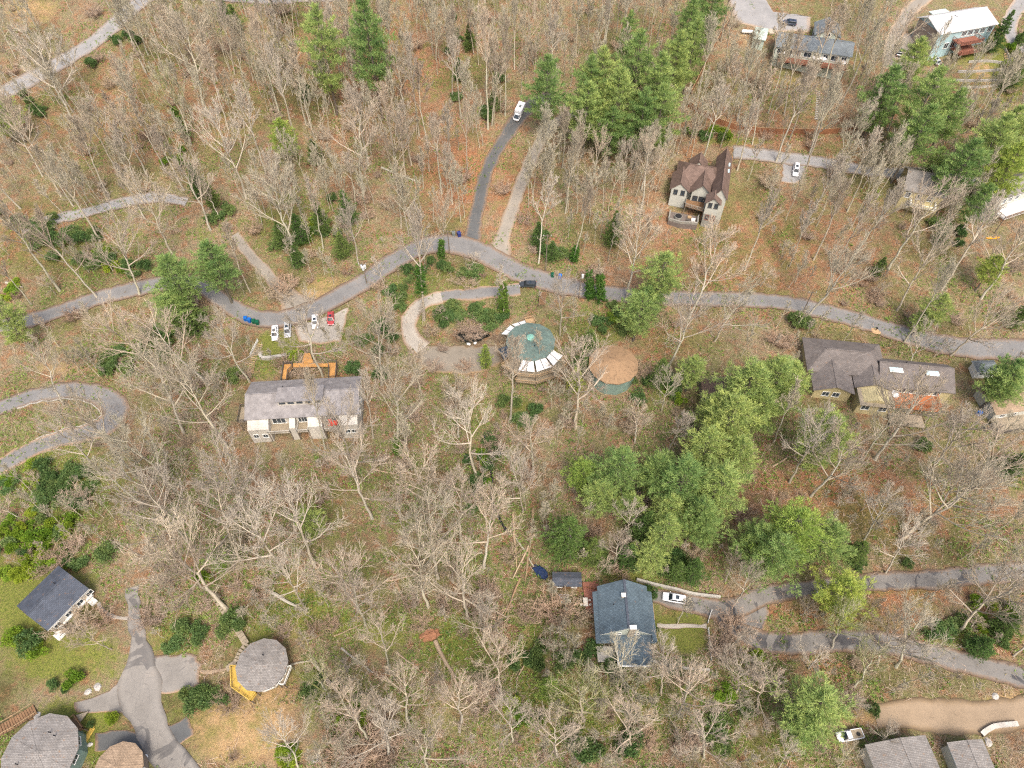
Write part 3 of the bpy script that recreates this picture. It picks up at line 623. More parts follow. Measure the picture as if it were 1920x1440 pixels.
def window(root, pos, ang, w, h_, frame=None, mull=1, name='window'):
    key = (round(w, 2), round(h_, 2), (frame or M['white']).name, mull)
    if key not in WINCACHE:
        f = MB(); t = 0.11
        f.box(0, -0.03, h_ / 2 + t / 2, w + 2 * t, 0.12, t); f.box(0, -0.05, -h_ / 2 - t / 2, w + 2 * t + 0.1, 0.18, t)
        f.box(-w / 2 - t / 2, -0.03, 0, t, 0.12, h_); f.box(w / 2 + t / 2, -0.03, 0, t, 0.12, h_)
        for k in range(mull): f.box(-w / 2 + w * (k + 1) / (mull + 1), -0.03, 0, 0.07, 0.1, h_)
        g = MB(); g.box(0, 0.0, 0, w, 0.06, h_)
        fo = f.build(name, frame or M['white'], root); go = g.build('pane', M['glass'], fo); WINCACHE[key] = (fo.data, go.data)
    else:
        a, b = WINCACHE[key]; fo = link(name, a, root); go = link('pane', b, fo)
    fo.location = pos; fo.rotation_euler = (0, 0, ang); return fo

# --- long grey ribbed-roof house with the orange entry deck
H = House('wooden_house', (458, 788), (674, 776), (474, 716), 6.2, 'long grey ribbed-roof house with white south bays and an orange wooden deck behind it', inset=0.6)
yr = H.lp(570, 733, 9.0).y; yr = 1.6
H.walls(M['whitesiding'], 2.6, found=0.2, ridge=yr * 0.0); rf = H.gable(M['seam_roof'], 2.6)
L_, W_ = H.L, H.W
# clerestory dormer let into the roof
d = MB(); d.box(-0.4, -1.2, 8.2, 10.5, 3.4, 1.5); dr = d.build('dormer', M['whitesiding'], rf)
d = MB(); d.v = []; d.box(-0.4, -0.9, 9.05, 11.2, 4.4, 0.18); d.build('dormer_roof', M['seam_roof'], rf)
for k in range(5):
    g = MB(); g.box(-4.6 + 2.1 * k, -2.93, 8.3, 1.5, 0.08, 0.7); g.build('dormer_window', M['glass'], rf)
y0 = -W_ / 2 + 0.6
for k, (u0, u1) in enumerate(((-L_ / 2 + 0.6, -L_ / 2 + 5.6), (-3.2, -1.8), (1.2, 4.6), (L_ / 2 - 5.0, L_ / 2 - 0.6))):
    mb = MB(); n = 0
    a = [(u0, y0 - 2.6), (u1, y0 - 2.6), (u1, y0), (u0, y0)]
    mb.prism(a, H.low, [4.7, 4.7, 6.25, 6.25]); mb.build('bay', M['whitesiding'], H.root)
for u0, u1 in ((-8.6, -3.4), (5.0, L_ / 2 - 5.4), (-1.6, 1.0)):
    H.deck([(u0, y0 - 2.8), (u1, y0 - 2.8), (u1, y0), (u0, y0)], 3.0, M['deck_grey'], 1.0, M['whitesiding'], gap=(2,), name='balcony')
    H.win('S', (u0 + u1) / 2, 4.4, min(3.0, u1 - u0 - 0.6), 2.0, mull=2)
    H.win('S', (u0 + u1) / 2, 1.3, min(3.0, u1 - u0 - 0.6), 1.6, mull=2)
for u in (-L_ / 2 + 2, -L_ / 2 + 4.2, L_ / 2 - 3.4, L_ / 2 - 1.8): H.win('S', u, 2.0, 1.1, 1.3, y0=y0 - 2.6)
for u in (-3, 0.5, 3.5): H.win('E', u, 3.6, 1.4, 1.4); H.win('W', u, 3.6, 1.4, 1.4)
H.deck([(-L_ / 2 - 2.6, -4.2), (-L_ / 2 + 0.5, -4.2), (-L_ / 2 + 0.5, 0.4), (-L_ / 2 - 2.6, 0.4)], 3.2, M['deck_grey'], 1.0, M['rail_dark'], gap=(1,), name='side_deck')
q = [H.lp(*p, 3.4).xy for p in ((528, 715), (533, 683), (549, 683), (549, 690), (541, 697), (538, 716))]; H.deck([tuple(p) for p in q], 3.4, M['deck_orange'], 1.0, M['rail_dark'], name='entry_deck')
q = [H.lp(*p, 3.4).xy for p in ((549, 681), (615, 681), (615, 687), (549, 688))]; H.deck([tuple(p) for p in q], 3.38, M['deck_orange'], 0, name='entry_deck', posts=False)
q = [H.lp(*p, 3.4).xy for p in ((614, 680), (632, 680), (630, 709), (617, 710), (618, 690))]; H.deck([tuple(p) for p in q], 3.4, M['deck_orange'], 1.0, M['rail_dark'], name='entry_deck')
q = [H.lp(*p, 3.4).xy for p in ((566, 680), (570, 662), (581, 662), (588, 680))]; H.deck([tuple(p) for p in q], 3.42, M['deck_orange'], 0, name='entry_ramp', posts=False)
H.vents(rf, [(1.5, 3.0, 7.7), (-5, 2, 8.1)])
FRONT = H
# red folded parasol on its balcony
mb = MB(); p = H.mw @ Vector((7.0, y0 - 1.2, 3.9)); mb.box(p.x, p.y, p.z, 2.6, 1.3, 0.5, H.rz + .1, taper=.7); mb.box(p.x - .7, p.y + .4, p.z + .45, 1.0, .7, .4, .4)
mb.tube((p.x + 1.0, p.y, p.z), (p.x + 1.0, p.y, p.z + 1.6), 0.04)
for dx, dy in ((-1.1, -.5), (1.1, -.5), (1.1, .5), (-1.1, .5)): mb.box(p.x + dx, p.y + dy, p.z - 0.55, .08, .08, .7)
tag(mb.build('patio_sofa', M['red_item']), 'bright red covered patio sofa on the balcony of the long grey house', 'sofa')

# --- blue slate roof house
H = House('slate_roof_house', (1126, 1190), (1223, 1190), (1128, 1099), 5.2, 'blue slate-roofed house with a pale south gable and two tan chimneys beside the white car', inset=0.45)
H.walls(M['palegreen'], 4.0, along='y', found=0.4); rf = H.gable(M['slate'], 4.0, along='y', fascia=M['white'], hip=0.0)
mb = MB(); mb.poly([(-H.L / 2 + .3, -H.W / 2 + .02, 5.22), (H.L / 2 - .3, -H.W / 2 + .02, 5.22), (0, -H.W / 2 + .02, 8.95)]); mb.poly([(-H.L / 2 + .3, -H.W / 2 + .2, 5.22), (0, -H.W / 2 + .2, 8.95), (H.L / 2 - .3, -H.W / 2 + .2, 5.22)]); mb.build('gable_end', M['palegreen'], H.root)
mb = MB(); mb.box(0, 0, 9.28, 0.5, H.W * 0.99, 0.06); mb.build('ridge_vent', M['slate_dark'], rf)
for sx in (-1, 1):   # narrow eave returns and lower shed strip along both long sides
    mb = MB(); x = sx * (H.L / 2); mb.prism([(x - .01, -H.W / 2 - 1.2), (x + 1.0, -H.W / 2 - 1.2), (x + 1.0, H.W / 2 - 1), (x - .01, H.W / 2 - 1)] if sx > 0 else [(x - 1.0, -H.W / 2 - 1.2), (x + .01, -H.W / 2 - 1.2), (x + .01, H.W / 2 - 1), (x - 1.0, H.W / 2 - 1)], [4.3] * 4, [4.45, 4.45, 4.45, 4.45] if 0 else ([4.95, 4.5, 4.5, 4.95] if sx > 0 else [4.5, 4.95, 4.95, 4.5])); mb.build('roof_skirt', M['slate'], rf)
# front shed roof below the gable, porch roof further down
mb = MB(); mb.prism([(-H.L / 2 - 0.9, -H.W / 2 - 1.4), (H.L / 2 + 0.9, -H.W / 2 - 1.4), (H.L / 2 + 0.9, -H.W / 2 + 0.45), (-H.L / 2 - 0.9, -H.W / 2 + 0.45)], [3.9] * 4, [4.1, 4.1, 4.8, 4.8]); mb.build('pent_roof', M['slate'], H.root)
px0, px1, py0, py1 = -1.9, H.L / 2 - 0.2, -H.W / 2 - 5.6, -H.W / 2 - 1.2
mb = MB(); mb.prism([(px0, py0), (px1, py0), (px1, py1 + .3), (px0, py1 + .3)], [3.1] * 4, [3.35, 3.35, 3.95, 3.95]); mb.build('porch_roof', M['slate'], H.root)
mb = MB(); mb.box((px0 + px1) / 2, (py0 + py1) / 2 + .2, (3.1 + H.low - 1) / 2, px1 - px0 - .5, py1 - py0 - .3, 3.1 - H.low + 1); mb.build('porch_wall', M['brick'], H.root)
mb = MB(); mb.box((px0 + px1) / 2 - .2, py0 - 0.1, 3.2, px1 - px0 - .6, 0.28, 0.26); mb.build('gutter', M['white'], H.root)
mb = MB(); mb.box(px0 - 0.08, (py0 + py1) / 2, 3.3, 0.14, 4.4, 0.3); mb.build('gutter', M['white'], H.root)
for u in (-1.7, 2.0): H.win('S', u, 6.0, 1.0, 0.8, y0=-H.W / 2 + .02)
for u in (-3.5, -0.5, 3): H.win('E', u, 2.8, 1.2, 1.5); H.win('W', u, 2.8, 1.2, 1.5)
H.chimney(0.8, -H.W / 2 + 0.1, 3.9, 9.6, 1.25, 0.7, rf, cap=M['white']); H.chimney(-0.5, H.W / 2 - 3.5, 7.5, 9.5, 0.7, 0.7, rf, cap=M['white'])
H.vents(rf, [(-1.2, 2.2, 7.6), (-2.4, 0.4, 7.0), (-1.1, -0.5, 7.7), (-1.0, -2.0, 7.6)])
H.deck([(H.L / 2 - .3, -1.0), (H.L / 2 + 1.6, -1.0), (H.L / 2 + 1.6, 2.6), (H.L / 2 - .3, 2.6)], 0.7, M['lumber'], 0.9, M['lumber'], name='porch')
mb = MB(); mb.box(-H.L / 2 + 1.9, -H.W / 2 - 2.6, 0.55, 4.6, 3.2, 0.2); mb.build('stone_patio', M['concrete'], H.root)
q = [H.lp(*p, 0.2).xy for p in ((1092, 1092), (1122, 1088), (1122, 1150), (1100, 1150))]; H.deck([tuple(p) for p in q], 0.2, M['deck_red'], 0, name='back_deck', posts=False)
SLATE = H

# --- slate house at the lower left
H = House('bungalow', (89, 1183), (167, 1104), (27, 1140), 3.4, 'dark slate-roofed bungalow with white walls set diagonally on the lower left lawn', inset=0.35)
H.walls(M['whitesiding'], 1.6, ridge=0.5); rf = H.gable(M['slate_dark'], 1.6, fascia=M['white'], ridge=0.5); H.vents(rf, [(2.2, 1.2, 4.8)])
for u in (-3.4, -0.6, 2.2, 4.6): H.win('S', u, 1.8, 1.3, 1.2)
for u, w in ((-4.3, 2.4), (H.L / 2 - 1.5, 1.4)):
    mb = MB(); mb.box(u, -H.W / 2 - 0.6, 0.2, w, 1.8, 0.5); mb.build('stoop', M['white'], H.root)
mb = MB(); mb.box(0.5, -H.W / 2 + 0.2, 0.9, H.L * .8, 0.5, 0.3); mb.build('porch_rail', M['white'], H.root)
H.win('E', 0, 1.8, 1.2, 1.1); H.win('W', 0, 1.8, 1.2, 1.1)

# --- long white-green house at the top right with its garage wing
H = House('two_storey_house', (1453, 88), (1598, 108), (1457, 60), 6.4, 'long pale green two-storey house with grey roof and white parasols on its back deck', inset=0.5)
H.walls(M['palegreen'], 2.0); rf = H.gable(M['greyblue_roof'], 2.0)
for k in range(8):
    u = -H.L / 2 + 2.2 + k * (H.L - 4.4) / 7; H.win('S', u, 4.9, 1.5 if k % 3 else 2.2, 1.5, mull=1); 
    if k % 2: H.win('S', u, 1.8, 1.4, 1.6)
H.deck([(-H.L / 2 + 2, -H.W / 2 - 2.6), (H.L / 2 - 1, -H.W / 2 - 2.6), (H.L / 2 - 1, -H.W / 2 + .5), (-H.L / 2 + 2, -H.W / 2 + .5)], 3.2, M['deck_red'], 1.0, M['deck_brown'], gap=(2,))
H.vents(rf, [(6.5, 1, 7.9), (-2.4, -2, 7.5)]); WH = H
for k, (u, v) in enumerate(((-H.L / 2 + 3.2, -1.2), (1.2, -1.4), (3.4, -1.2), (H.L / 2 - 2.6, -1.8))):
    p = H.mw @ Vector((u, -H.W / 2 + v, 3.2)); r_ = empty('parasol', p)
    tag(r_, ['white canvas parasol at the left end of the pale green house deck', 'white canvas parasol on the deck by the middle of the pale green house', 'white canvas parasol right of the middle one on the pale green house deck', 'white canvas parasol at the right end of the pale green house deck'][k], 'parasol', 'parasols on the deck of the pale green house')
    mb = MB(); mb.tube((0, 0, 0), (0, 0, 2.4), 0.03); mb.build('pole', M['rail_dark'], r_)
    mb = MB(); n = 8; top = (0, 0, 2.55)
    for i in range(n):
        a, b = 2 * math.pi * i / n, 2 * math.pi * (i + 1) / n; mb.poly([(1.15 * math.cos(a), 1.15 * math.sin(a), 2.1), (1.15 * math.cos(b), 1.15 * math.sin(b), 2.1), top]); mb.poly([(1.15 * math.cos(b), 1.15 * math.sin(b), 1.95), (1.15 * math.cos(b), 1.15 * math.sin(b), 2.1), (1.15 * math.cos(a), 1.15 * math.sin(a), 2.1), (1.15 * math.cos(a), 1.15 * math.sin(a), 1.95)])
    mb.build('canopy', M['umbrella'], r_)
H2 = House('garage', (1527, 66), (1577, 72), (1531, 42), 4.2, 'grey-roofed garage behind the long pale green house', 'garage', inset=0.4)
H2.walls(M['palegreen'], 2.2, along='y'); H2.gable(M['greyblue_roof'], 2.2, along='y'); H2.win('S', 0, 4.6, 1.2, 1.0); H2.win('W', 0, 2.2, 2.4, 2.0, name='garage_door')

# --- blue house with the white metal roof
H = House('hillside_house', (1762, 66), (1873, 46), (1722, 33), 6.6, 'light blue hillside house with a white metal roof and two red decks', inset=0.6)
H.walls(M['blue'], 2.1, ridge=1.6); rf = H.gable(M['white_metal'], 2.1, ridge=1.6, fascia=M['white']); L_, W_ = H.L, H.W
mb = MB(); x0 = -L_ / 2 + 0.56; mb.v = []; mb.prism([(x0 - .08, -W_ / 2 + .9), (x0, -W_ / 2 + .9), (x0, W_ / 2 - .9), (x0 - .08, W_ / 2 - .9)], H.low, [6.6, 6.6, 6.6, 6.6]); mb.build('gable_siding', M['taupe'], H.root)
for u in (-0.8, 1.6, 4.0, 6.4, L_ / 2 - 2.2): H.win('S', u, 5.0, 1.7, 1.5, mull=2)
for u in (-6, -3.5, 2, 5): H.win('S', u, 1.8, 1.6, 1.8)
for u in (-1.5, 1.6): H.win('W', u, 5.2, 1.6, 0.9)
H.deck([(-4.5, -W_ / 2 - 3.4), (4.2, -W_ / 2 - 3.4), (4.2, -W_ / 2 + .6), (-4.5, -W_ / 2 + .6)], 3.6, M['deck_red'], 1.1, M['deck_red'], gap=(2,))
H.deck([(-3.5, -W_ / 2 - 4.2), (4.6, -W_ / 2 - 4.2), (4.6, -W_ / 2 + .6), (-3.5, -W_ / 2 + .6)], 0.6, M['deck_red'], 1.1, M['deck_red'], gap=(2,))
H.deck([(L_ / 2 - .6, -W_ / 2 + .6), (L_ / 2 + 1.6, -W_ / 2 + .6), (L_ / 2 + 1.6, -W_ / 2 + 3), (L_ / 2 - .6, -W_ / 2 + 3)], 4.0, M['deck_red'], 1.0, M['deck_red'], gap=(3,), name='balcony')
mb = MB(); mb.prism([(-3.6, W_ / 2 - 2), (2.4, W_ / 2 - 2), (2.4, W_ / 2 + 3.2), (-3.6, W_ / 2 + 3.2)], H.low, [5.6] * 4); o = mb.build('rear_wing', M['taupe'], H.root)
mb = MB(); mb.box(-0.6, W_ / 2 + .8, 5.75, 6.6, 5.4, 0.25); mb.build('flat_roof', M['pale_metal'], o)
H.vents(rf, [(-2, 0.2, 8.1), (-1.6, -0.3, 7.9), (5, -3.0, 7.0)]); BLUE = H

# --- brown roofed tudor style house with gables and tower
H = House('tudor_house', (1333, 372), (1364, 377), (1356, 296), 6.8, 'brown-roofed house with steep gables, cream walls and a tall square bay above the gravel drive', inset=0.4)
H.walls(M['cream'], 3.7, along='y', found=-0.5); rf = H.gable(M['brown_roof'], 3.7, along='y'); L_, W_ = H.L, H.W
for dy in (1.5, 4.6):
    mb = MB(); mb.box(L_ / 2 * .55, dy, 6.8 + 3.7 * .45 + .12, 0.7, 1.6, 0.1); mb.build('skylight', M['sky_pane'], rf)
# west wing (lower hip roof) and its two cross gables
WX0 = -L_ / 2 - 11.0
H.walls(M['cream'], 3.2, along='x', hipped=True, x0=WX0 + .5, x1=-L_ / 2 + 1.4, y0=-3.6, y1=6.6, eh=5.4, found=-0.5)
H.gable(M['brown_roof'], 3.4, along='x', x0=WX0, x1=-L_ / 2 + 2.4, y0=-4.1, y1=7.1, eh=5.5, hip=3.4)
H.walls(M['cream'], 3.2, along='y', x0=-L_ / 2 - 5.4, x1=-L_ / 2 + 0.2, y0=-6.4, y1=2, eh=5.2, found=-0.5)
H.gable(M['brown_roof'], 3.3, along='y', x0=-L_ / 2 - 6.2, x1=-L_ / 2 + 0.6, y0=-7.0, y1=1.4, eh=5.2)
H.walls(M['cream'], 2.4, along='y', x0=WX0 - .4, x1=WX0 + 4.2, y0=-6.8, y1=0, eh=5.4, found=-0.5)
H.gable(M['brown_roof'], 2.6, along='y', x0=WX0 - 1.0, x1=WX0 + 4.8, y0=-7.1, y1=1, eh=5.4)
H.walls(M['cream'], 2.0, along='y', x0=-L_ / 2 - 1.0, x1=-L_ / 2 + 2.8, y0=-W_ / 2 - 1.6, y1=-W_ / 2 + 2, eh=6.4, found=2.4, name='tower', low=H.low - 2)
H.gable(M['brown_roof'], 2.0, along='y', x0=-L_ / 2 - 1.4, x1=-L_ / 2 + 3.2, y0=-W_ / 2 - 2.0, y1=-W_ / 2 + 2, eh=6.4, name='tower_roof')
H.gable(M['brown_roof'], 3.0, along='y', x0=-L_ / 2 - 7.6, x1=-L_ / 2 - 2.2, y0=4.0, y1=9.0, eh=5.4)
H.walls(M['cream'], 2.8, along='y', x0=-L_ / 2 - 7.2, x1=-L_ / 2 - 2.6, y0=4, y1=8.6, eh=5.3)
for u in (-L_ / 2 + .2, -L_ / 2 + 1.9): H.win('S', u, 5.6, 0.9, 1.6, y0=-W_ / 2 - 1.6, frame=M['rail_dark'])
for u in (WX0 + .9, WX0 + 3.0): H.win('S', u, 4.6, 1.0, 1.6, y0=-6.8, frame=M['rail_dark'])
for u in (-L_ / 2 - 4.2, -L_ / 2 - 2.4, -L_ / 2 - .8): H.win('S', u, 2.8, 1.3, 2.4, y0=-6.4, frame=M['rail_dark'])
for u in (-L_ / 2 + .2, -L_ / 2 + 1.9): H.win('S', u, 1.2, 0.9, 1.7, y0=-W_ / 2 - 1.55, frame=M['deck_red'])
for u in (-5, -1, 3): H.win('E', u, 4.4, 1.3, 1.6, frame=M['rail_dark'])
H.deck([(WX0 + 4.4, -9.4), (-L_ / 2 - 1.2, -10.4), (-L_ / 2 - 1.2, -6.2), (WX0 + 4.4, -6.2)], 2.2, M['deck_brown'], 1.0, M['stone'], gap=(2,), name='terrace')
mb = MB(); mb.prism([(WX0 + .5, -13.6), (WX0 + 4, -14.2), (WX0 + 9, -13.4), (WX0 + 9, -9.6), (WX0 + .5, -9.4)], -4.5, -0.6); mb.build('lower_patio', M['patio_dark'], H.root)
mb = MB()
for a_, b_ in (((WX0 + .6, -13.4), (WX0 + 4, -14.0)), ((WX0 + 4, -14.0), (WX0 + 8.9, -13.2)), ((WX0 + 8.9, -13.2), (WX0 + 8.9, -9.8)), ((WX0 + .6, -9.6), (WX0 + .6, -13.4))): mb.beam((*a_, -0.2), (*b_, -0.2), .4, .8)
mb.build('patio_wall', M['stone'], H.root)
for u_, v_, c_ in ((WX0 + 6.4, -11, 'lumber'), (WX0 + 7.6, -11.8, 'white'), (WX0 + 6.2, -12.4, 'rail_dark')): mb = MB(); mb.box(u_, v_, -.3, 1.1, .9, .6); mb.build('patio_seat', M[c_], H.root)
mb = MB(); mb.tube((WX0 + 3.2, -11.8, -0.6), (WX0 + 3.2, -11.8, 0.2), 1.15, n=18); tb = mb.build('hot_tub', M['stone'], H.root)
mb = MB(); mb.tube((WX0 + 3.2, -11.8, 0.2), (WX0 + 3.2, -11.8, 0.26), 1.0, n=18); mb.build('tub_cover', M['black'], tb)
TUD = H; FOOT.append(((H.mw @ Vector((WX0 + 5, 0, 0))).x, (H.mw @ Vector((WX0 + 5, 0, 0))).y, 8)); FOOT.append(((H.mw @ Vector((WX0 + 4, -9, 0))).x, (H.mw @ Vector((WX0 + 4, -9, 0))).y, 6))

# --- big brown-grey house on the right
H = House('large_house', (1650, 724), (1792, 738), (1656, 672), 5.0, 'large grey-brown house with two pale blue skylights and an orange deck right of the pines', inset=0.5)
H.walls(M['tan'], 2.4, ridge=1.4, found=0.0); rf = H.gable(M['taupe_roof'], 2.4, ridge=1.4); L_, W_ = H.L, H.W
for u in (-5.2, 3.6):
    mb = MB(); mb.box(u, -0.4, 6.86, 3.3, 1.5, 0.16); sk = mb.build('skylight', M['white'], rf)
    sk.rotation_euler = (0.0, 0, 0)
    for k in range(4): g = MB(); g.box(u - 1.2 + .8 * k, -0.4, 6.96, 0.66, 1.36, 0.08); g.build('pane', M['sky_pane'], sk)
for k in range(6): H.win('S', -5.2 + 2.1 * k, 3.6, 1.5, 1.5, mull=1)
for k in range(5): H.win('S', -5.2 + 2.4 * k, 1.0, 1.5, 1.4, mull=1)
H.deck([(-7.4, -W_ / 2 - 3.4), (5.6, -W_ / 2 - 3.4), (5.6, -W_ / 2 + .5), (-7.4, -W_ / 2 + .5)], 2.6, M['deck_vivid'], 1.1, M['deck_vivid'], gap=(2,))
mb = MB(); mb.box(-0.9, -W_ / 2 - 3.55, 2.0, 13.0, .14, 1.1); mb.build('deck_skirt', M['deck_vivid'], H.root)
H.walls(M['tan'], 2.2, along='x', hipped=True, x0=-L_ / 2 - 17, x1=-L_ / 2 + 1.2, y0=-1.5, y1=8.6, eh=5.2)
H.gable(M['taupe_roof'], 2.8, along='x', x0=-L_ / 2 - 17.6, x1=-L_ / 2 + 2.2, y0=-2.1, y1=9.2, eh=5.2, hip=4.5)
H.walls(M['tan'], 2.0, along='y', x0=-L_ / 2 - 16, x1=-L_ / 2 - 7, y0=-7.2, y1=1, eh=4.6); H.gable(M['taupe_roof'], 2.2, along='y', x0=-L_ / 2 - 16.6, x1=-L_ / 2 - 6.4, y0=-7.8, y1=2, eh=4.6, hip=0)
H.walls(M['tan'], 1.8, along='y', x0=-L_ / 2 - 5.6, x1=-L_ / 2 + 2.4, y0=-W_ / 2 - 5.4, y1=1, eh=4.6); H.gable(M['taupe_roof'], 2.0, along='y', x0=-L_ / 2 - 6.2, x1=-L_ / 2 + 3.0, y0=-W_ / 2 - 1.0, y1=2, eh=4.7, hip=0)
H.deck([(-L_ / 2 - 5.8, -W_ / 2 - 6.5), (-L_ / 2 + 2.6, -W_ / 2 - 6.5), (-L_ / 2 + 2.6, -W_ / 2 - 1.2), (-L_ / 2 - 5.8, -W_ / 2 - 1.2)], 4.9, M['deck_grey'], 0, posts=False, name='roof_deck')
for u in (-L_ / 2 - 13, -L_ / 2 - 10.5): H.win('S', u, 3.0, 1.6, 1.6, y0=-7.2)
for u in (-L_ / 2 - 3.6, -L_ / 2 + .6): H.win('S', u, 2.8, 1.8, 1.8, y0=-W_ / 2 - 5.4)
H.deck([(-L_ / 2 + 3, -W_ / 2 - 8.0), (2.2, -W_ / 2 - 8.0), (2.2, -W_ / 2 - 4.4), (-L_ / 2 + 3, -W_ / 2 - 4.4)], 0.2, M['deck_grey'], 0, name='lower_deck')
H.vents(rf, [(6.5, -1.5, 6.6), (-2, 2.6, 6.6)]); BIG = H
for x, y in ((-L_ / 2 - 12, 3), (-L_ / 2 - 4, 3), (-L_ / 2 - 1, -9), (-L_ / 2 - 11, -4)): p = H.mw @ Vector((x, y, 0)); FOOT.append((p.x, p.y, 6))
p = H.mw @ Vector((-5.6, -W_ / 2 - 1.3, 2.3)); r_ = empty('parasol', p); tag(r_, 'silver-white closed parasol on the orange deck of the large right-hand house', 'parasol')
mb = MB(); mb.tube((0, 0, 0), (0, 0, 2.4), 0.03); mb.build('pole', M['rail_dark'], r_)
mb = MB()
for i in range(8):
    a, b = math.pi * i / 4, math.pi * (i + 1) / 4; mb.poly([(1.3 * math.cos(a), 1.3 * math.sin(a), 1.9), (1.3 * math.cos(b), 1.3 * math.sin(b), 1.9), (0, 0, 2.6)])
mb.build('canopy', M['umbrella'], r_)

# --- remaining rectangular buildings
def simple_house(name, A, B, C, eh, label, wall, roof, rise, along='x', cat='house', fascia=None, wins=(), **k):
    Hh = House(name, A, B, C, eh, label, cat, inset=k.get('inset', 0.4)); Hh.walls(wall, rise, along=along, hipped=k.get('hip', 0) > 0, ridge=k.get('ridge', 0)); r = Hh.gable(roof, rise, along=along, fascia=fascia, hip=k.get('hip', 0), ridge=k.get('ridge', 0))
    for w in wins: Hh.win(*w)
    Hh.rf = r; return Hh
H = simple_house('tan_house', (1694, 356), (1775, 372), (1716, 315), 5.6, 'pale yellow house half hidden by pines below the gravel drive', M['tan'], M['grey_roof'], 3.0, wins=[('S', -4, 4.0, 1.2, 1.6), ('S', -1, 4.0, 1.2, 1.6), ('S', 2, 4.0, 1.2, 1.6), ('S', -2.5, 1.4, 1.4, 1.4), ('S', 1, 1.4, 1.4, 1.4), ('W', 0, 5.2, 1.0, 1.6)])
H.deck([(-H.L / 2 + 3, -H.W / 2 - 2.8), (H.L / 2 - 2, -H.W / 2 - 2.8), (H.L / 2 - 2, -H.W / 2 + .4), (-H.L / 2 + 3, -H.W / 2 + .4)], 2.6, M['tan'], 1.0, M['white'], gap=(2,))
H = simple_house('farmhouse', (1868, 378), (1990, 338), (1846, 345), 6.0, 'grey-roofed house with cream walls cut off by the right edge of the picture', M['cream'], M['grey_roof'], 3.0, wins=[('S', -8, 4.4, 1.2, 1.5), ('S', -5.6, 4.4, 1.2, 1.5), ('S', -3, 4.4, 1.2, 1.5), ('W', 0, 4.0, 1.4, 1.5)])
H.deck([(-H.L / 2 + 1, -H.W / 2 - 4.4), (H.L / 2 - 2, -H.W / 2 - 4.4), (H.L / 2 - 2, -H.W / 2 + .4), (-H.L / 2 + 1, -H.W / 2 + .4)], 2.6, M['white_panel'], 1.0, M['deck_brown'], gap=(2,))
H = simple_house('red_cabin', (1135, 232), (1185, 236), (1140, 200), 5.4, 'dark red cabin under the pine grove above the driveway fork', M['redwood'], M['brown_roof'], 2.4, wins=[('S', -3, 3.6, 1.0, 1.4), ('S', 0, 3.6, 1.0, 1.4), ('S', 3, 3.6, 1.0, 1.4)])
H = simple_house('grey_house', (1590, 1470), (1722, 1378), (1560, 1420), 4.4, 'broad grey-roofed house at the lower right corner beside the dirt drive', M['whitesiding'], M['grey_roof'], 2.0, fascia=M['white']) if False else simple_house('grey_house', (1622, 1396), (1735, 1378), (1655, 1500), 4.4, 'broad grey-roofed house at the lower right beside the white pickup', M['whitesiding'], M['grey_roof'], 2.2, along='y', fascia=M['white'], wins=[('W', 0, 2, 1.4, 1.2), ('E', 0, 2, 1.4, 1.2)])
H.vents(H.rf, [(-2, 2, 5.8)])
H = simple_house('grey_barn', (1776, 1392), (1842, 1386), (1800, 1500), 3.8, 'narrow grey-roofed outbuilding with white edge trim in the lower right corner', M['cream'], M['grey_roof'], 1.0, along='y', fascia=M['white'], cat='outbuilding', wins=[('W', 0, 2, 1.4, 1.2)])
H = simple_house('garden_shed', (1833, 698), (1876, 697), (1832, 676), 3.0, 'small grey-roofed white shed beside the road near the right edge', M['white'], M['greyblue_roof'], 1.3, cat='shed', fascia=M['white'], hip=1.2, wins=[('S', -1.2, 1.7, 0.9, 0.9), ('S', 1.4, 1.7, 0.9, 0.9)])
H = simple_house('storage_shed', (1036, 1099), (1091, 1100), (1037, 1072), 2.8, 'low slate-roofed storage shed left of the blue slate-roofed house', M['deck_brown'], M['slate_dark'], 0.5, cat='shed', wins=[('S', -1.6, 1.6, 1.0, 0.8), ('S', 1.6, 1.6, 1.0, 0.8)])
H = simple_house('hip_cabin', (1318, 742), (1366, 744), (1330, 705), 4.0, 'brown-roofed cabin almost hidden behind the central pines', M['taupe'], M['brown_roof'], 1.8, cat='cabin', hip=2.5, wins=[('S', -2, 2.2, 1.1, 1.1), ('S', 2, 2.2, 1.1, 1.1)])
H = simple_house('metal_shed', (1411, 72), (1436, 76), (1415, 50), 2.8, 'pale green metal shed beside the propane tank left of the long green house', M['pale_metal'], M['pale_metal'], 0.7, cat='shed', wins=[('S', 0, 1.6, 0.9, 0.8)])
H = simple_house('patio_house', (1868, 778), (1990, 760), (1858, 722), 3.6, 'tan-roofed house with a weathered deck at the right edge under a pine', M['cream'], M['pink_roof'], 1.0, wins=[('S', -6, 2, 1.4, 1.2), ('S', -3, 2, 1.4, 1.2)])
H.deck([(-H.L / 2, -H.W / 2 - 4), (H.L / 2, -H.W / 2 - 4), (H.L / 2, -H.W / 2 + .4), (-H.L / 2, -H.W / 2 + .4)], 1.0, M['deck_grey'], 1.0, M['rail_dark'], gap=(2,))

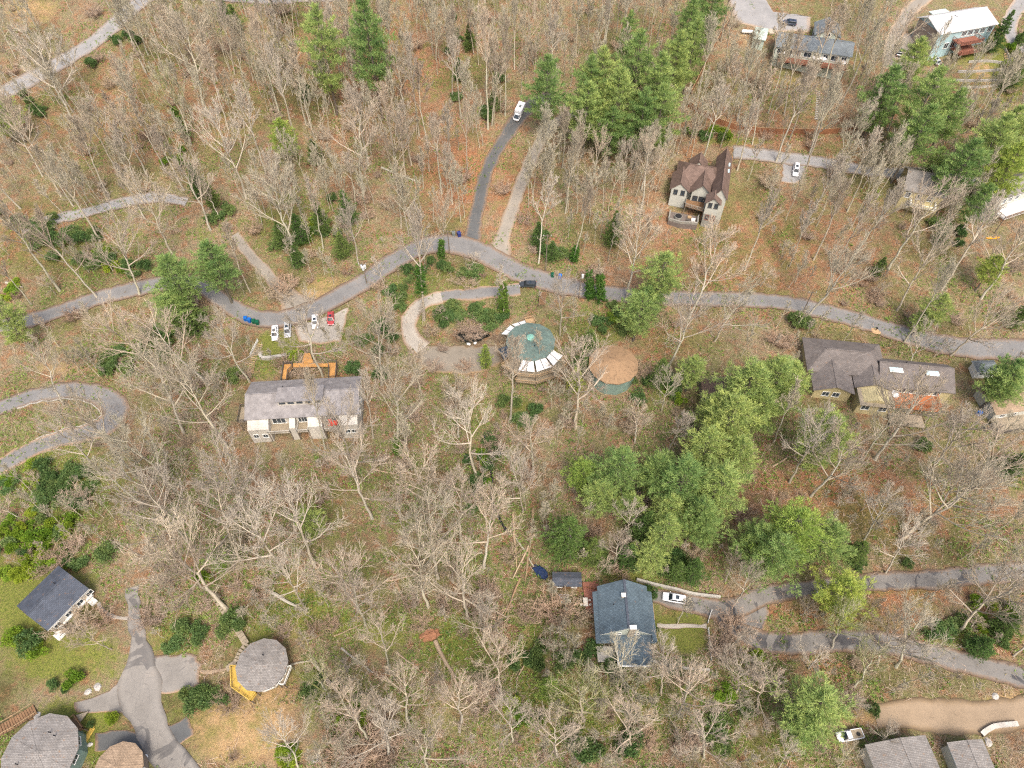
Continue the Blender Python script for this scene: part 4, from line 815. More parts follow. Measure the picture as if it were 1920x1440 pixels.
# --- round (twelve sided) houses
def round_house(name, px, py, r, eh, rise, wall, roof, label, rot=0.13, cup=True, wh=None, n=12, win_range=(7, 12)):
    z0 = hh(*G(px, py).xy)
    for _ in range(4): p = P(px, py, z0 + eh); z0 = hh(p.x, p.y)
    Hh = House.__new__(House); Hh.L = Hh.W = 2 * r; Hh.eh = eh; Hh.inset = .5; Hh.z0 = z0; Hh.rz = 0
    Hh.root = empty(name, (p.x, p.y, z0)); tag(Hh.root, label, 'round house'); Hh.mw = Matrix.Translation((p.x, p.y, z0)); Hh.iw = Hh.mw.inverted(); FOOT.append((p.x, p.y, r + 1))
    Hh.low = min(hh(p.x + r * math.cos(t), p.y + r * math.sin(t)) for t in np.linspace(0, 6.28, 16)) - z0 - .6
    c = lambda rr, i: (rr * math.cos(rot + 2 * math.pi * i / n), rr * math.sin(rot + 2 * math.pi * i / n))
    rw = r - 0.6; low = Hh.low if wh is None else eh - wh
    mb = MB(); mb.prism([c(rw, i) for i in range(n)], low, eh - 0.1); mb.build('wall', wall, Hh.root)
    if wh is not None:
        mb = MB(); mb.tube((0, 0, Hh.low), (0, 0, low), rw * .45, n=12); mb.build('pedestal', M['stone'], Hh.root)
        for i in range(0, n, 2): q = c(rw * .85, i); m2 = MB(); m2.box(q[0], q[1], (Hh.low + low) / 2, .2, .2, low - Hh.low); m2.build('post', M['pole'], Hh.root)
    mb = MB(); top = (0, 0, eh + rise)
    for i in range(n):
        a, b = c(r, i), c(r, i + 1); mb.poly([(*a, eh), (*b, eh), top]); mb.poly([(*b, eh - .22), (*b, eh), (*a, eh), (*a, eh - .22)]); mb.poly([(*a, eh - .22), (0, 0, eh - .2), (*b, eh - .22)])
    rf = mb.build('roof', roof, Hh.root)
    m2 = MB()
    for i in range(n): a = c(r, i); m2.beam((*a, eh + .02), (0, 0, eh + rise + .02), 0.16, 0.05)
    m2.build('hip_ridge', roof, rf)
    if cup:
        m2 = MB(); m2.tube((0, 0, eh + rise - .25), (0, 0, eh + rise + .15), r * .16, n=16); k = len(m2.v)
        for i in range(16):
            a, b = math.pi * i / 8, math.pi * (i + 1) / 8; m2.poly([(r * .17 * math.cos(a), r * .17 * math.sin(a), eh + rise + .15), (r * .17 * math.cos(b), r * .17 * math.sin(b), eh + rise + .15), (0, 0, eh + rise + .45)])
        m2.build('cupola', M['cupola'], rf)
    apo = rw * math.cos(math.pi / n)
    for i in range(*win_range):
        t = rot + 2 * math.pi * (i + .5) / n; window(Hh.root, (apo * math.cos(t), apo * math.sin(t), eh - 1.5), t + math.pi / 2, 1.5, 1.1)
    Hh.c = c; Hh.rf = rf; return Hh
H = round_house('round_house', 995, 640, 6.6, 5.6, 1.5, M['teal'], M['green_roof'], 'green-roofed round house with a teal cap and white glazed panels along its lower edge'); H.vents(H.rf, [(2.0, .6, 6.6), (1.0, -2.4, 6.4)])
def apron(Hh, i, r0, r1, z0, z1, mat, sub=None, name='glazed_panel'):
    c = Hh.c; a0, b0 = c(r0, i), c(r0, i + 1); a1, b1 = c(r1, i), c(r1, i + 1); k = .06
    mb = MB(); A0 = Vector((*a0, z0)).lerp(Vector((*b0, z0)), k); B0 = Vector((*b0, z0)).lerp(Vector((*a0, z0)), k); A1 = Vector((*a1, z1)).lerp(Vector((*b1, z1)), k); B1 = Vector((*b1, z1)).lerp(Vector((*a1, z1)), k)
    dn = Vector((0, 0, -.12)); vs = [A0, B0, B1, A1]; n = len(mb.v); mb.v += [tuple(v) for v in vs] + [tuple(v + dn) for v in vs]
    mb.f += [(3, 2, 1, 0), (4, 5, 6, 7), (0, 1, 5, 4), (1, 2, 6, 5), (2, 3, 7, 6), (3, 0, 4, 7)]; mb.m += [0] * 6; o = mb.build(name, mat, Hh.root)
    m2 = MB(); m2.beam(A0.lerp(B0, .5) + Vector((0, 0, .04)), A1.lerp(B1, .5) + Vector((0, 0, .04)), .14, .06); m2.build('glazing_bar', M['rail_dark'], o)
for i in (8, 9, 10): apron(H, i, 6.4, 9.3, 5.2, 4.3, M['white_panel'])
for i in (3, 4): apron(H, i, 6.4, 8.6, 5.2, 4.5, M['white_panel'])
apron(H, 6, 6.4, 8.8, 5.0, 4.2, M['glass'])
ring = [H.c(9.8, i) for i in (7, 8, 9, 10, 11)]; inn = [H.c(6.2, i) for i in (11, 10, 9, 8, 7)]
H.deck(ring + inn, 2.6, M['deck_grey'], 1.0, M['lumber']); ring = [H.c(10.6, i) for i in (8, 9, 10, 11)]; H.deck(ring + inn[1:-1][:3], 0.9, M['deck_grey'], 0.9, M['lumber'], name='lower_deck')
q = [H.lp(*p, 4.4).xy for p in ((984, 600), (1000, 596), (1004, 606), (988, 612))]; H.deck([tuple(p) for p in q], 4.4, M['lumber'], 0.9, M['lumber'], name='entry_deck'); YURT = H
H = round_house('round_house', 1150, 683, 6.5, 5.0, 2.0, M['teal'], M['leaf_roof'], 'round house with a roof covered in brown leaves right of the green-roofed one', cup=False, win_range=(7, 7))
H = round_house('round_house', 491, 1246, 5.25, 4.6, 1.0, M['whitesiding'], M['grey_roof'], 'plain grey round house with a bright yellow timber deck on its left side', cup=False, wh=3.0); H.vents(H.rf, [(.2, 1.6, 5.4)])
q = [H.lp(*p, 2.2).xy for p in ((434, 1250), (450, 1250), (455, 1280), (482, 1300), (471, 1315), (436, 1290))]; H.deck([tuple(p) for p in q], 2.2, M['yellow'], 1.0, M['yellow'], name='yellow_deck')
q = [H.lp(*p, 2.2).xy for p in ((538, 1252), (548, 1250), (534, 1285), (524, 1284))]; H.deck([tuple(p) for p in q], 2.2, M['deck_grey'], 0.9, M['white'], name='side_deck'); ROUND3 = H
H = round_house('round_house', 75, 1412, 7.0, 4.4, 1.2, M['teal'], M['grey_roof'], 'large grey round house with dark teal walls at the lower left corner', cup=False, win_range=(-3, 3)); H.vents(H.rf, [(1.0, 3.4, 5.3), (2.2, 2.8, 5.3), (-3, -2, 5.3)])
q = [H.lp(*p, 1.6).xy for p in ((120, 1362), (142, 1342), (158, 1366), (130, 1382))]; H.deck([tuple(p) for p in q], 1.6, M['deck_brown'], 1.0, M['deck_brown'], name='entry_deck')
q = [H.lp(*p, 1.0).xy for p in ((138, 1342), (165, 1334), (150, 1354))]; H.deck([tuple(p) for p in q], 1.0, M['deck_grey'], 0, name='entry_steps', posts=False)
H = round_house('round_house', 222, 1440, 4.6, 4.0, 1.1, M['taupe'], M['pink_roof'], 'small tan round house cut off by the bottom edge below the lawn', cup=False)

# ------------------------------------------------------------------ vehicles
def loft(secs, mb, mi=0, cap=True):
    """secs: list of rings of equal length"""
    n = len(secs[0]); k = len(mb.v)
    for s in secs: mb.v += [tuple(p) for p in s]
    for i in range(len(secs) - 1):
        for j in range(n):
            a, b = k + i * n + j, k + i * n + (j + 1) % n; mb.f.append((a, b, b + n, a + n)); mb.m.append(mi)
    if cap: mb.f += [tuple(k + j for j in reversed(range(n))), tuple(k + (len(secs) - 1) * n + j for j in range(n))]; mb.m += [mi, mi]
def car(name, px, py, heading, paint, label, kind='sedan', L=4.6, Wd=1.84, group=None, front_at=None):
    """heading: point of the photograph the nose points towards"""
    g = G(px, py); f = G(*heading); rz = math.atan2(f.y - g.y, f.x - g.x)
    r_ = empty(name, (g.x, g.y, g.z + 0.18), rz); tag(r_, label, {'truck': 'truck', 'pickup': 'pickup'}.get(kind, 'car'), group); FOOT.append((g.x, g.y, 3))
    # settle on the slope
    e = 1.5; c_, s_ = math.cos(rz), math.sin(rz)
    pit = math.atan2(hh(g.x + c_ * e, g.y + s_ * e) - hh(g.x - c_ * e, g.y - s_ * e), 2 * e); rol = math.atan2(hh(g.x - s_ * e, g.y + c_ * e) - hh(g.x + s_ * e, g.y - c_ * e), 2 * e)
    r_.rotation_euler = (Matrix.Rotation(rz, 3, 'Z') @ Matrix.Rotation(-pit, 3, 'Y') @ Matrix.Rotation(rol, 3, 'X')).to_euler()
    h0 = .32; w = Wd / 2; Hb = {'sedan': .82, 'suv': .95, 'pickup': 1.0, 'truck': 1.0}[kind]; Ht = {'sedan': 1.42, 'suv': 1.68, 'pickup': 1.75, 'truck': 2.0}[kind]
    def ring(x, ww, zb, zt): return [(x, -ww * .92, zb), (x, -ww, zb + .18), (x, -ww, zt - .16), (x, -ww * .86, zt), (x, ww * .86, zt), (x, ww, zt - .16), (x, ww, zb + .18), (x, ww * .92, zb)]
    prof = [(-L / 2, w * .82, .42, Hb - .10), (-L / 2 + .18, w * .96, h0, Hb + .02), (-L * .2, w, h0, Hb + .04), (L * .12, w, h0, Hb + .02), (L * .3, w * .98, h0, Hb - .06), (L / 2 - .22, w * .93, h0, Hb - .16), (L / 2, w * .72, .42, Hb - .30)]
    mb = MB(); loft([ring(*p) for p in prof], mb); mb.build('body', paint, r_, smooth=False)
    x0, x1 = {'sedan': (-L * .40, L * .24), 'suv': (-L * .46, L * .24), 'pickup': (-L * .04, L * .30), 'truck': (L * .22, L * .46)}[kind]
    sl0 = .55 if kind == 'sedan' else .2; sl1 = .75
    gl = MB(); zb = Hb - .01
    loft([[(x0, -w * .84, zb), (x0, w * .84, zb), (x1, w * .84, zb), (x1, -w * .84, zb)], [(x0 + sl0, -w * .68, Ht - .06), (x0 + sl0, w * .68, Ht - .06), (x1 - sl1, w * .68, Ht - .06), (x1 - sl1, -w * .68, Ht - .06)]], gl)
    gl.build('windows', M['carglass'], r_)
    rf = MB(); loft([[(x0 + sl0 - .06, -w * .70, Ht - .07), (x0 + sl0 - .06, w * .70, Ht - .07), (x1 - sl1 + .05, w * .70, Ht - .07), (x1 - sl1 + .05, -w * .70, Ht - .07)], [(x0 + sl0 + .05, -w * .62, Ht), (x0 + sl0 + .05, w * .62, Ht), (x1 - sl1 - .06, w * .62, Ht), (x1 - sl1 - .06, -w * .62, Ht)]], rf)
    for sx, sl in ((x0, sl0), (x1, -sl1)):
        for sy in (-1, 1): rf.beam((sx, sy * w * .845, zb), (sx + sl, sy * w * .69, Ht - .05), .09, .07)
    for sy in (-1, 1): rf.beam(((x0 + x1) / 2 - .1, sy * w * .845, zb), ((x0 + x1) / 2 - .1, sy * w * .69, Ht - .05), .08, .09)
    ro = rf.build('roof', paint, r_)
    if kind in ('suv', 'sedan'):
        sr = MB(); sr.box((x0 + sl0 + x1 - sl1) / 2 + .2, 0, Ht + .012, .75, .8, .02); sr.build('sunroof', M['carglass'], ro)
    for sx in (-L * .31, L * .32):
        for sy in (-1, 1):
            t = MB(); t.tube((sx, sy * (w - .22), .33), (sx, sy * (w + .01), .33), .33, n=14); wh = t.build('wheel', M['tyre'], r_)
            t = MB(); t.tube((sx, sy * (w - .02), .33), (sx, sy * (w + .03), .33), .19, n=10); t.build('rim', M['rim'], wh)
    for sy in (-1, 1):
        t = MB(); t.box(L / 2 - .16, sy * w * .68, Hb - .30, .24, .38, .16); t.build('headlight', M['lamp'], r_)
        t = MB(); t.box(-L / 2 + .05, sy * w * .72, Hb - .22, .12, .3, .2); t.build('tail_light', M['tail'], r_)
        t = MB(); t.box(x1 - .25, sy * (w + .08), Hb + .08, .14, .2, .14); t.build('mirror', paint, r_)
    if kind == 'pickup':
        t = MB(); b0 = -L / 2 + .12; b1 = x0 - .1; t.box((b0 + b1) / 2, 0, Hb + .05, b1 - b0, w * 1.62, .03); t.build('cargo_bed', M['deck_grey'], r_)
        t = MB(); 
        for sy in (-1, 1): t.box((b0 + b1) / 2, sy * w * .88, Hb + .14, b1 - b0, .1, .26)
        t.box(b0, 0, Hb + .14, .1, w * 1.7, .26); t.build('bed_rail', paint, r_)
        t = MB(); t.tube((b0 + .9, .1, Hb + .08), (b0 + .9, .1, Hb + .3), .36, n=14); t.build('spare_tyre', M['tyre'], r_)
    if kind == 'truck':
        t = MB(); t.box(-L * .12, 0, 1.75, L * .66, Wd * 1.08, 2.0, taper=.97); bo = t.build('cargo_box', paint, r_)
        t = MB(); t.box(-L * .12, 0, 2.80, .9, .6, .12); t.build('roof_vent', M['bin_grey'], bo)
    return r_
G_ = 'cars parked along the road in front of the long grey house'
car('parked_car', 517, 627, (516, 700), M['p_white'], 'white saloon parked on the grass, leftmost of the four roadside cars', 'sedan', 4.9, group=G_)
car('parked_car', 541, 622, (540, 700), M['p_silver'], 'silver estate car parked between two white cars by the long grey house', 'suv', 4.8, group=G_)
car('parked_car', 592, 606, (594, 690), M['p_white'], 'white car parked on the pale bay just left of the red car', 'sedan', 4.7, group=G_)
car('parked_car', 621, 600, (622, 690), M['p_red'], 'red hatchback parked on the pale bay beside the curved road', 'sedan', 4.5, group=G_)
car('parked_car', 990, 536, (920, 534), M['p_dark'], 'black car parked at the roadside above the green round house', 'suv', 4.7)
car('parked_car', 1263, 1123, (1180, 1110), M['p_white'], 'white sport utility car on the drive right of the blue slate-roofed house', 'suv', 4.9, 1.95)
car('parked_car', 1491, 322, (1486, 360), M['p_white'], 'white car parked on the gravel spur right of the brown-roofed gabled house', 'suv', 4.8)
car('box_truck', 973, 216, (962, 240), M['p_white'], 'white box truck standing at the upper end of the dark driveway', 'truck', 6.6, 2.1)
car('parked_car', 1479, 46, (1450, 42), M['p_navy'], 'dark blue car parked behind the long pale green house', 'suv', 4.6)
car('parked_car', 1752, 116, (1730, 90), M['p_silver'], 'silver car parked below the blue hillside house at the pine edge', 'sedan', 4.6)
car('parked_car', 1684, 100, (1690, 60), M['p_dark'], 'black and white car on the gravel pad left of the blue hillside house', 'suv', 4.4)
car('pickup_truck', 1590, 1380, (1550, 1387), M['p_white'], 'white pickup with an open bed and spare tyre left of the broad grey house', 'pickup', 5.2, 1.95)
car('parked_car', 1845, 290, (1870, 300), M['p_navy'], 'dark car glimpsed beneath the pines near the right edge', 'suv', 4.6)

# ------------------------------------------------------------------ bins, poles, small things
def bin_(px, py, mat, label, group=None, s=1.0):
    g = G(px, py); r_ = empty('wheelie_bin', g, random.Random(px).uniform(-.6, .6)); tag(r_, label, 'bin', group)
    mb = MB(); mb.box(0, 0, .55 * s, .62 * s, .68 * s, 1.0 * s, taper=1.15); mb.build('body', mat, r_)
    mb = MB(); mb.box(0, -.02, 1.1 * s, .78 * s, .84 * s, .1 * s, taper=.85); mb.box(0, .42 * s, 1.02 * s, .6 * s, .06, .06); mb.build('lid', mat, r_)
    for sx in (-1, 1): mb = MB(); mb.tube((sx * .22 * s, .36 * s, .1), (sx * .34 * s, .36 * s, .1), .11, n=8); mb.build('wheel', M['tyre'], r_)
bin_(462, 601, M['bin_blue'], 'bright blue bin, left one of the two blue bins by the curved road', 'bins by the curved road', 1.25)
bin_(469, 604, M['bin_blue'], 'bright blue bin, right one of the two blue bins by the curved road', 'bins by the curved road', 1.25)
bin_(477, 606, M['bin_green'], 'dark green bin directly beside the two blue bins', 'bins by the curved road', 1.25)
bin_(484, 608, M['bin_green'], 'dark green bin nearest the white saloon on the grass', 'bins by the curved road', 1.25)
bin_(851, 442, M['bin_grey'], 'grey-green bin left of the blue bin at the road bend', None, 1.3); bin_(861, 443, M['bin_navy'], 'dark blue bin at the road bend by the dark driveway mouth', None, 1.4)
bin_(1036, 519, M['bin_green'], 'dark bin on the verge above the black parked car', None, 1.2); bin_(1050, 522, M['bin_blue'], 'blue bin on the verge right of the dark bin above the black car', None, 1.3)
bin_(1833, 778, M['bin_blue'], 'bright blue bin by the fence right of the large house', None, 1.3); bin_(1781, 1418, M['bin_blue'], 'dark blue bin by the narrow grey outbuilding', None, 1.0)
bin_(1805, 102, M['bin_green'], 'green bin on the lawn below the red decks', None, 1.5); bin_(969, 518, M['bin_grey'], 'grey bin beside the road left of the black parked car', None, .9)
def pole(bx, by, tx, ty, label, arms=1, trafo=0, hmax=14, r=.17):
    g, ht = tree_dims(bx, by, tx, ty, 6, hmax); r_ = empty('utility_pole', g); tag(r_, label, 'utility pole')
    mb = MB(); mb.tube((0, 0, -.6), (0, 0, ht), r, r * .65, n=10); mb.build('post', M['pole'], r_)
    for k in range(arms): mb = MB(); mb.box(0, 0, ht - .5 - k * .9, 2.4, .12, .14); mb.build('crossarm', M['pole'], r_); 
    for k in range(3 * bool(arms)): mb = MB(); mb.tube((-1 + k, 0, ht - .4), (-1 + k, 0, ht - .1), .07, n=6); mb.build('insulator', M['white'], r_)
    for k in range(trafo): mb = MB(); a = k * 2.2 + .4; mb.tube((.5 * math.cos(a), .5 * math.sin(a), ht - 2.2), (.5 * math.cos(a), .5 * math.sin(a), ht - 1.1), .32, n=12); mb.build('transformer', M['trafo'], r_)
    return Vector((g.x, g.y, g.z + ht - .2))
def tree_dims(bx, by, tx, ty, hmin, hmax):
    g = G(bx, by); d = ray(tx, ty); hd = Vector((d.x, d.y)); q = Vector((g.x, g.y)); t = q.dot(hd) / max(1e-6, hd.dot(hd))
    z = CAMZ + d.z * t; ht = z - g.z
    return g, max(hmin, min(hmax, ht))
p1 = pole(688, 532, 683, 492, 'utility pole carrying transformers beside the road bend above the red car', 1, 3, 13)
p2 = pole(1023, 508, 1030, 440, 'plain wooden pole on the verge right of the gravel drive', 1, 0, 14)
p3 = pole(1503, 590, 1521, 545, 'dark leaning-looking utility pole beside the road above the large house', 1, 0, 12)
p4 = pole(1510, 1142, 1538, 1105, 'dark utility pole between the two lower roads at the right', 1, 1, 12)
p5 = pole(843, 475, 842, 432, 'thin dark utility pole inside the road bend', 1, 0, 12)
p6 = pole(1085, 560, 1084, 510, 'short utility pole below the road right of the black car', 0, 1, 11)
def wire(a, b, label, sag=1.2, off=0.0):
    mb = MB(); prev = None
    for k in range(17):
        t = k / 16; p = a.lerp(b, t) - Vector((0, 0, sag * 4 * t * (1 - t))); p.x += off * .3; p.y += off
        if prev is not None: mb.tube(prev, p, .022, n=4)
        prev = p
    tag(mb.build('power_line', M['wire']), label, 'power line')
wire(p1, p5, 'power line sagging from the transformer pole to the bend pole'); wire(p5, p2, 'power line from the bend pole to the plain wooden pole'); wire(p2, p3, 'long power line running along the road towards the right', 2.2)
wire(p2, p6, 'short power line down to the pole below the road', .5); wire(p4, p4 + Vector((60, 10, 1)), 'power line above the lower road to the right edge', 1.5)
def strip(name, pts, ht, th, mat, label, cat, posts=None, sink=.3, cap=None, boards=False):
    """a fence or wall that follows the ground through measured points"""
    w = [(*G(*p).xy, 0) for p in pts]; c = catmull(w, 1.2) if len(pts) > 2 else [np.array(w[0]) + (np.array(w[1]) - np.array(w[0])) * k / 8 for k in range(9)]
    cen = c[len(c) // 2]; r_ = empty(name, (cen[0], cen[1], hh(cen[0], cen[1]))); tag(r_, label, cat); o = Vector(r_.location); mb = MB(); pm = MB(); cm = MB()
    for i in range(len(c) - 1):
        a, b = c[i], c[i + 1]; za, zb = hh(a[0], a[1]), hh(b[0], b[1]); d = Vector((b[0] - a[0], b[1] - a[1], 0)); n = Vector((-d.y, d.x, 0)).normalized() * th / 2
        A, B = Vector((a[0], a[1], 0)) - o, Vector((b[0], b[1], 0)) - o; k = len(mb.v)
        mb.v += [tuple(A - n + Vector((0, 0, za - sink))), tuple(B - n + Vector((0, 0, zb - sink))), tuple(B + n + Vector((0, 0, zb - sink))), tuple(A + n + Vector((0, 0, za - sink))), tuple(A - n + Vector((0, 0, za + ht))), tuple(B - n + Vector((0, 0, zb + ht))), tuple(B + n + Vector((0, 0, zb + ht))), tuple(A + n + Vector((0, 0, za + ht)))]
        for q in ((3, 2, 1, 0), (4, 5, 6, 7), (0, 1, 5, 4), (2, 3, 7, 6)): mb.f.append(tuple(k + x for x in q)); mb.m.append(0)
        if posts and i % 2 == 0: pm = MB(); pm.box(A.x, A.y, A.z + za + ht / 2 + .05, .16, .16, ht + .25, math.atan2(d.y, d.x)); pm.build('post', posts, r_)
        if cap: cm.beam(A + Vector((0, 0, za + ht + .04)), B + Vector((0, 0, zb + ht + .04)), th + .12, .06)
    mb.build('panel' if posts else 'wall', mat, r_)
    if cap: cm.build('coping', cap, r_)
    return r_
def fence_pts(pts): return pts
strip('board_fence', [(1366, 44), (1345, 78), (1322, 125), (1295, 178)], 1.8, .08, M['fence_red'], 'red-brown board fence running downhill left of the pale green house', 'fence', M['fence_red'], cap=M['lumber'])
strip('board_fence', [(1290, 200), (1330, 225), (1380, 243), (1440, 250), (1500, 252), (1570, 250), (1625, 243)], 1.9, .08, M['fence_red'], 'long curved red-brown board fence above the gravel drive', 'fence', M['fence_red'], cap=M['lumber'])
strip('garden_wall', [(489, 665), (492, 673), (520, 671), (560, 664)], .9, .8, M['concrete'], 'curved pale retaining wall above the orange deck', 'wall')
strip('garden_wall', [(1193, 1088), (1230, 1098), (1270, 1107), (1300, 1115), (1350, 1121)], .9, .5, M['concrete'], 'low concrete retaining wall behind the white sport utility car', 'wall')
strip('garden_wall', [(1222, 1240), (1270, 1252), (1330, 1257)], .6, .5, M['concrete'], 'low mossy wall below the lawn of the blue slate-roofed house', 'wall')
strip('garden_wall', [(1905, 1358), (1860, 1363), (1838, 1378)], .8, .9, M['whitesiding'], 'whitewashed wall bending by the narrow grey outbuilding', 'wall')
strip('garden_fence', [(1881, 90), (1892, 115), (1894, 128), (1870, 158), (1845, 165), (1800, 166)], .9, .1, M['whitesiding'], 'pale garden fence curling round the terraces below the blue house', 'fence', M['lumber'])
for k, pts in enumerate((((1815, 118), (1850, 116), (1880, 120)), ((1795, 136), (1840, 135), (1882, 132)), ((1790, 152), (1830, 153), (1868, 152)))):
    strip('terrace_wall', list(pts), .7, .35, M['rock'], ['topmost of the three low stone terrace walls below the blue house', 'middle one of the three low stone terrace walls', 'lowest of the three low stone terrace walls'][k], 'terrace wall')
strip('picket_fence', [(1333, 1147), (1329, 1158), (1326, 1170)], .9, .08, M['white'], 'short white picket fence at the top of the slate house lawn', 'fence', M['white'])
strip('picket_fence', [(1327, 1180), (1330, 1210), (1333, 1240)], .9, .08, M['white'], 'longer white picket fence along the right side of the slate house lawn', 'fence', M['white'])
strip('wire_fence', [(1838, 735), (1845, 765), (1858, 790), (1874, 812)], 1.2, .06, M['rail_dark'], 'dark slanting fence between the large house and the right-hand deck', 'fence', M['rail_dark'])
strip('board_fence', [(1095, 1103), (1122, 1107)], .9, .08, M['fence_red'], 'short red board fence left of the blue slate-roofed house', 'fence', M['fence_red'])
strip('handrail', [(484, 640), (476, 655), (470, 668)], .9, .06, M['white'], 'pale handrail beside the timber steps left of the long grey house', 'handrail', M['white'])

def ladder(name, pts, w, ht, mat, label, cat, plank=.45, gap=.18, rails=False):
    """stairs or a boardwalk: planks on stringers through measured points, HT above ground at start and end"""
    w3 = [G(*p) for p in pts]; w3 = [Vector((p.x, p.y, p.z + hgt)) for p, hgt in zip(w3, ht)]; r_ = empty(name, w3[0]); tag(r_, label, cat); o = w3[0]; mb = MB(); st = MB(); pm = MB()
    for a, b in zip(w3[:-1], w3[1:]):
        d = b - a; L = d.length; n = max(1, int(L / (plank + gap))); ang = math.atan2(d.y, d.x); sd = Vector((-d.y, d.x, 0)).normalized() * w / 2
        for k in range(n): t = a.lerp(b, (k + .5) / n) - o; mb.box(t.x, t.y, t.z, plank, w, .08, ang)
        for s in (-1, 1):
            st.beam(a - o + sd * s * .9 - Vector((0, 0, .16)), b - o + sd * s * .9 - Vector((0, 0, .16)), .1, .2)
            if rails:
                pm.beam(a - o + sd * s + Vector((0, 0, .95)), b - o + sd * s + Vector((0, 0, .95)), .1, .07)
                for k in range(int(L / 1.6) + 1): t = a.lerp(b, k / max(1, int(L / 1.6))) - o + sd * s; pm.box(t.x, t.y, t.z + .2, .1, .1, 1.6)
    mb.build('tread', mat, r_); st.build('stringer', M['pole'], r_)
    if rails: pm.build('railing', M['lumber'], r_)
ladder('garden_stairs', [(489, 645), (480, 662), (473, 680), (470, 702)], 1.5, [.15] * 4, M['lumber'], 'timber garden steps descending left of the long grey house', 'stairs', .28, .3)
ladder('boardwalk', [(1019, 550), (1016, 585)], 1.7, [.5, 3.0], M['deck_brown'], 'reddish timber footbridge from the road to the green round house', 'footbridge', .25, .1, True)
ladder('boardwalk', [(466, 1212), (452, 1190), (438, 1170), (420, 1145), (404, 1120)], 1.3, [1.6, .8, .6, .5, .4], M['deck_grey'], 'long weathered boardwalk climbing behind the plain grey round house', 'boardwalk', .9, .06)
ladder('boardwalk', [(468, 1210), (455, 1228), (446, 1245), (425, 1255)], 1.3, [1.6, 1.6, 1.2, .2], M['deck_grey'], 'short boardwalk joining the parking pad to the plain grey round house', 'boardwalk', .5, .12)
ladder('boardwalk', [(-10, 1385), (30, 1358), (68, 1330)], 2.2, [2.0, 1.0, .3], M['deck_brown'], 'dark timber ramp with rails above the lower left round house', 'boardwalk', .4, .04, True)
ladder('garden_stairs', [(1885, 100), (1888, 118), (1884, 135)], 1.2, [.2] * 3, M['lumber'], 'timber steps along the terraces below the blue house', 'stairs', .3, .3)
ladder('garden_stairs', [(1535, 170), (1533, 195), (1530, 225)], 1.0, [.12] * 3, M['concrete'], 'pale stepping-stone stairs below the long pale green house', 'stairs', .45, .3)
def lump(name, px, py, sx, sy, sz, mat, label, cat, seed=0, parent=None, group=None, up=0):
    g = G(px, py); rnd = random.Random(seed + px); V = []; nU, nV = 9, 5; mb = MB()
    for j in range(nV + 1):
        ph = j / nV * math.pi / 2
        for i in range(nU):
            t = 2 * math.pi * i / nU; k = rnd.uniform(.8, 1.2); V.append((sx * k * math.cos(t) * math.cos(ph), sy * k * math.sin(t) * math.cos(ph), sz * math.sin(ph) * rnd.uniform(.85, 1.1) - .1))
    mb.v = V
    for j in range(nV):
        for i in range(nU): mb.f.append((j * nU + i, j * nU + (i + 1) % nU, (j + 1) * nU + (i + 1) % nU, (j + 1) * nU + i)); mb.m.append(0)
    o = mb.build(name, mat); o.location = (g.x, g.y, g.z + up); o.rotation_euler = (0, 0, rnd.uniform(0, 3)); tag(o, label, cat, group); return o
for k, (px, py, s, lb) in enumerate(((871, 630, .75, 'pale boulder standing in the dark pond'), (897, 632, .5, 'small pale boulder at the right end of the pond'), (878, 644, .7, 'white boulder on the lower bank of the pond, left one'), (891, 642, .7, 'white boulder on the lower bank of the pond, right one'))): lump('boulder', px, py, s, s * .7, s * .7, M['white_panel'] if k > 1 else M['rock'], lb, 'boulder')
for k, (px, py, s, lb) in enumerate(((593, 1423, 1.1, 'large pale boulder near the bottom edge right of the straw slope'), (1866, 1305, .8, 'white boulder beside the dirt drive at the right'), (145, 1397, .8, 'pale boulder right of the lower left round house'), (168, 1396, .6, 'small boulder beside the yellow planks'), (268, 1422, 1.2, 'white boulder next to the lane at the bottom edge'), (165, 1297, .8, 'rock on the lawn above the left parking pad'), (1853, 1392, .9, 'round boulder right of the narrow outbuilding'), (70, 1342, .8, 'boulder at the end of the dark timber ramp'), (183, 1288, .9, 'dark mossy rock beside the left parking pad'))): lump('boulder', px, py, s, s * .8, s * .6, M['rock'] if k != 4 else M['white_panel'], lb, 'boulder')
lump('covered_mound', 1015, 1073, 1.3, 2.3, 1.1, M['tarp'], 'dark blue tarpaulin thrown over a heap beside the storage shed', 'tarpaulin')
lump('root_plate', 806, 1190, 2.2, 1.6, 1.2, simple('red_soil', (0.24, 0.115, 0.065), scale=4, var=.5, rough=.95), 'reddish upturned root ball at the end of a fallen trunk', 'root ball')
lump('leaf_heap', 1640, 620, 1.6, 1.0, .5, M['log_wood'], 'yellow leaf heap beside the road by the mailbox', 'leaf heap')
# mailbox, propane tank, kayak, fire pit, garden table, dish
g = G(1641, 621); r_ = empty('mailbox', g); tag(r_, 'black mailbox on a post by the road above the large house', 'mailbox'); mb = MB(); mb.box(0, 0, .6, .12, .12, 1.2); mb.build('post', M['pole'], r_); mb = MB(); mb.box(0, 0, 1.3, .32, .6, .32, taper=.8); mb.build('box', M['black'], r_)
g = G(1400, 64); r_ = empty('propane_tank', g, -.1); tag(r_, 'white propane tank lying left of the pale green metal shed', 'tank'); mb = MB(); mb.tube((-1.6, 0, .9), (1.6, 0, .9), .55, n=14)
for sx in (-1, 1): loft([[(sx * (1.6 + .35 * math.sin(a)), .55 * math.cos(a) * math.cos(t), .9 + .55 * math.cos(a) * math.sin(t)) for t in np.linspace(0, 2 * math.pi, 12, endpoint=False)] for a in (0.0, .5, 1.0, 1.45)], mb)
mb.build('shell', M['white'], r_)
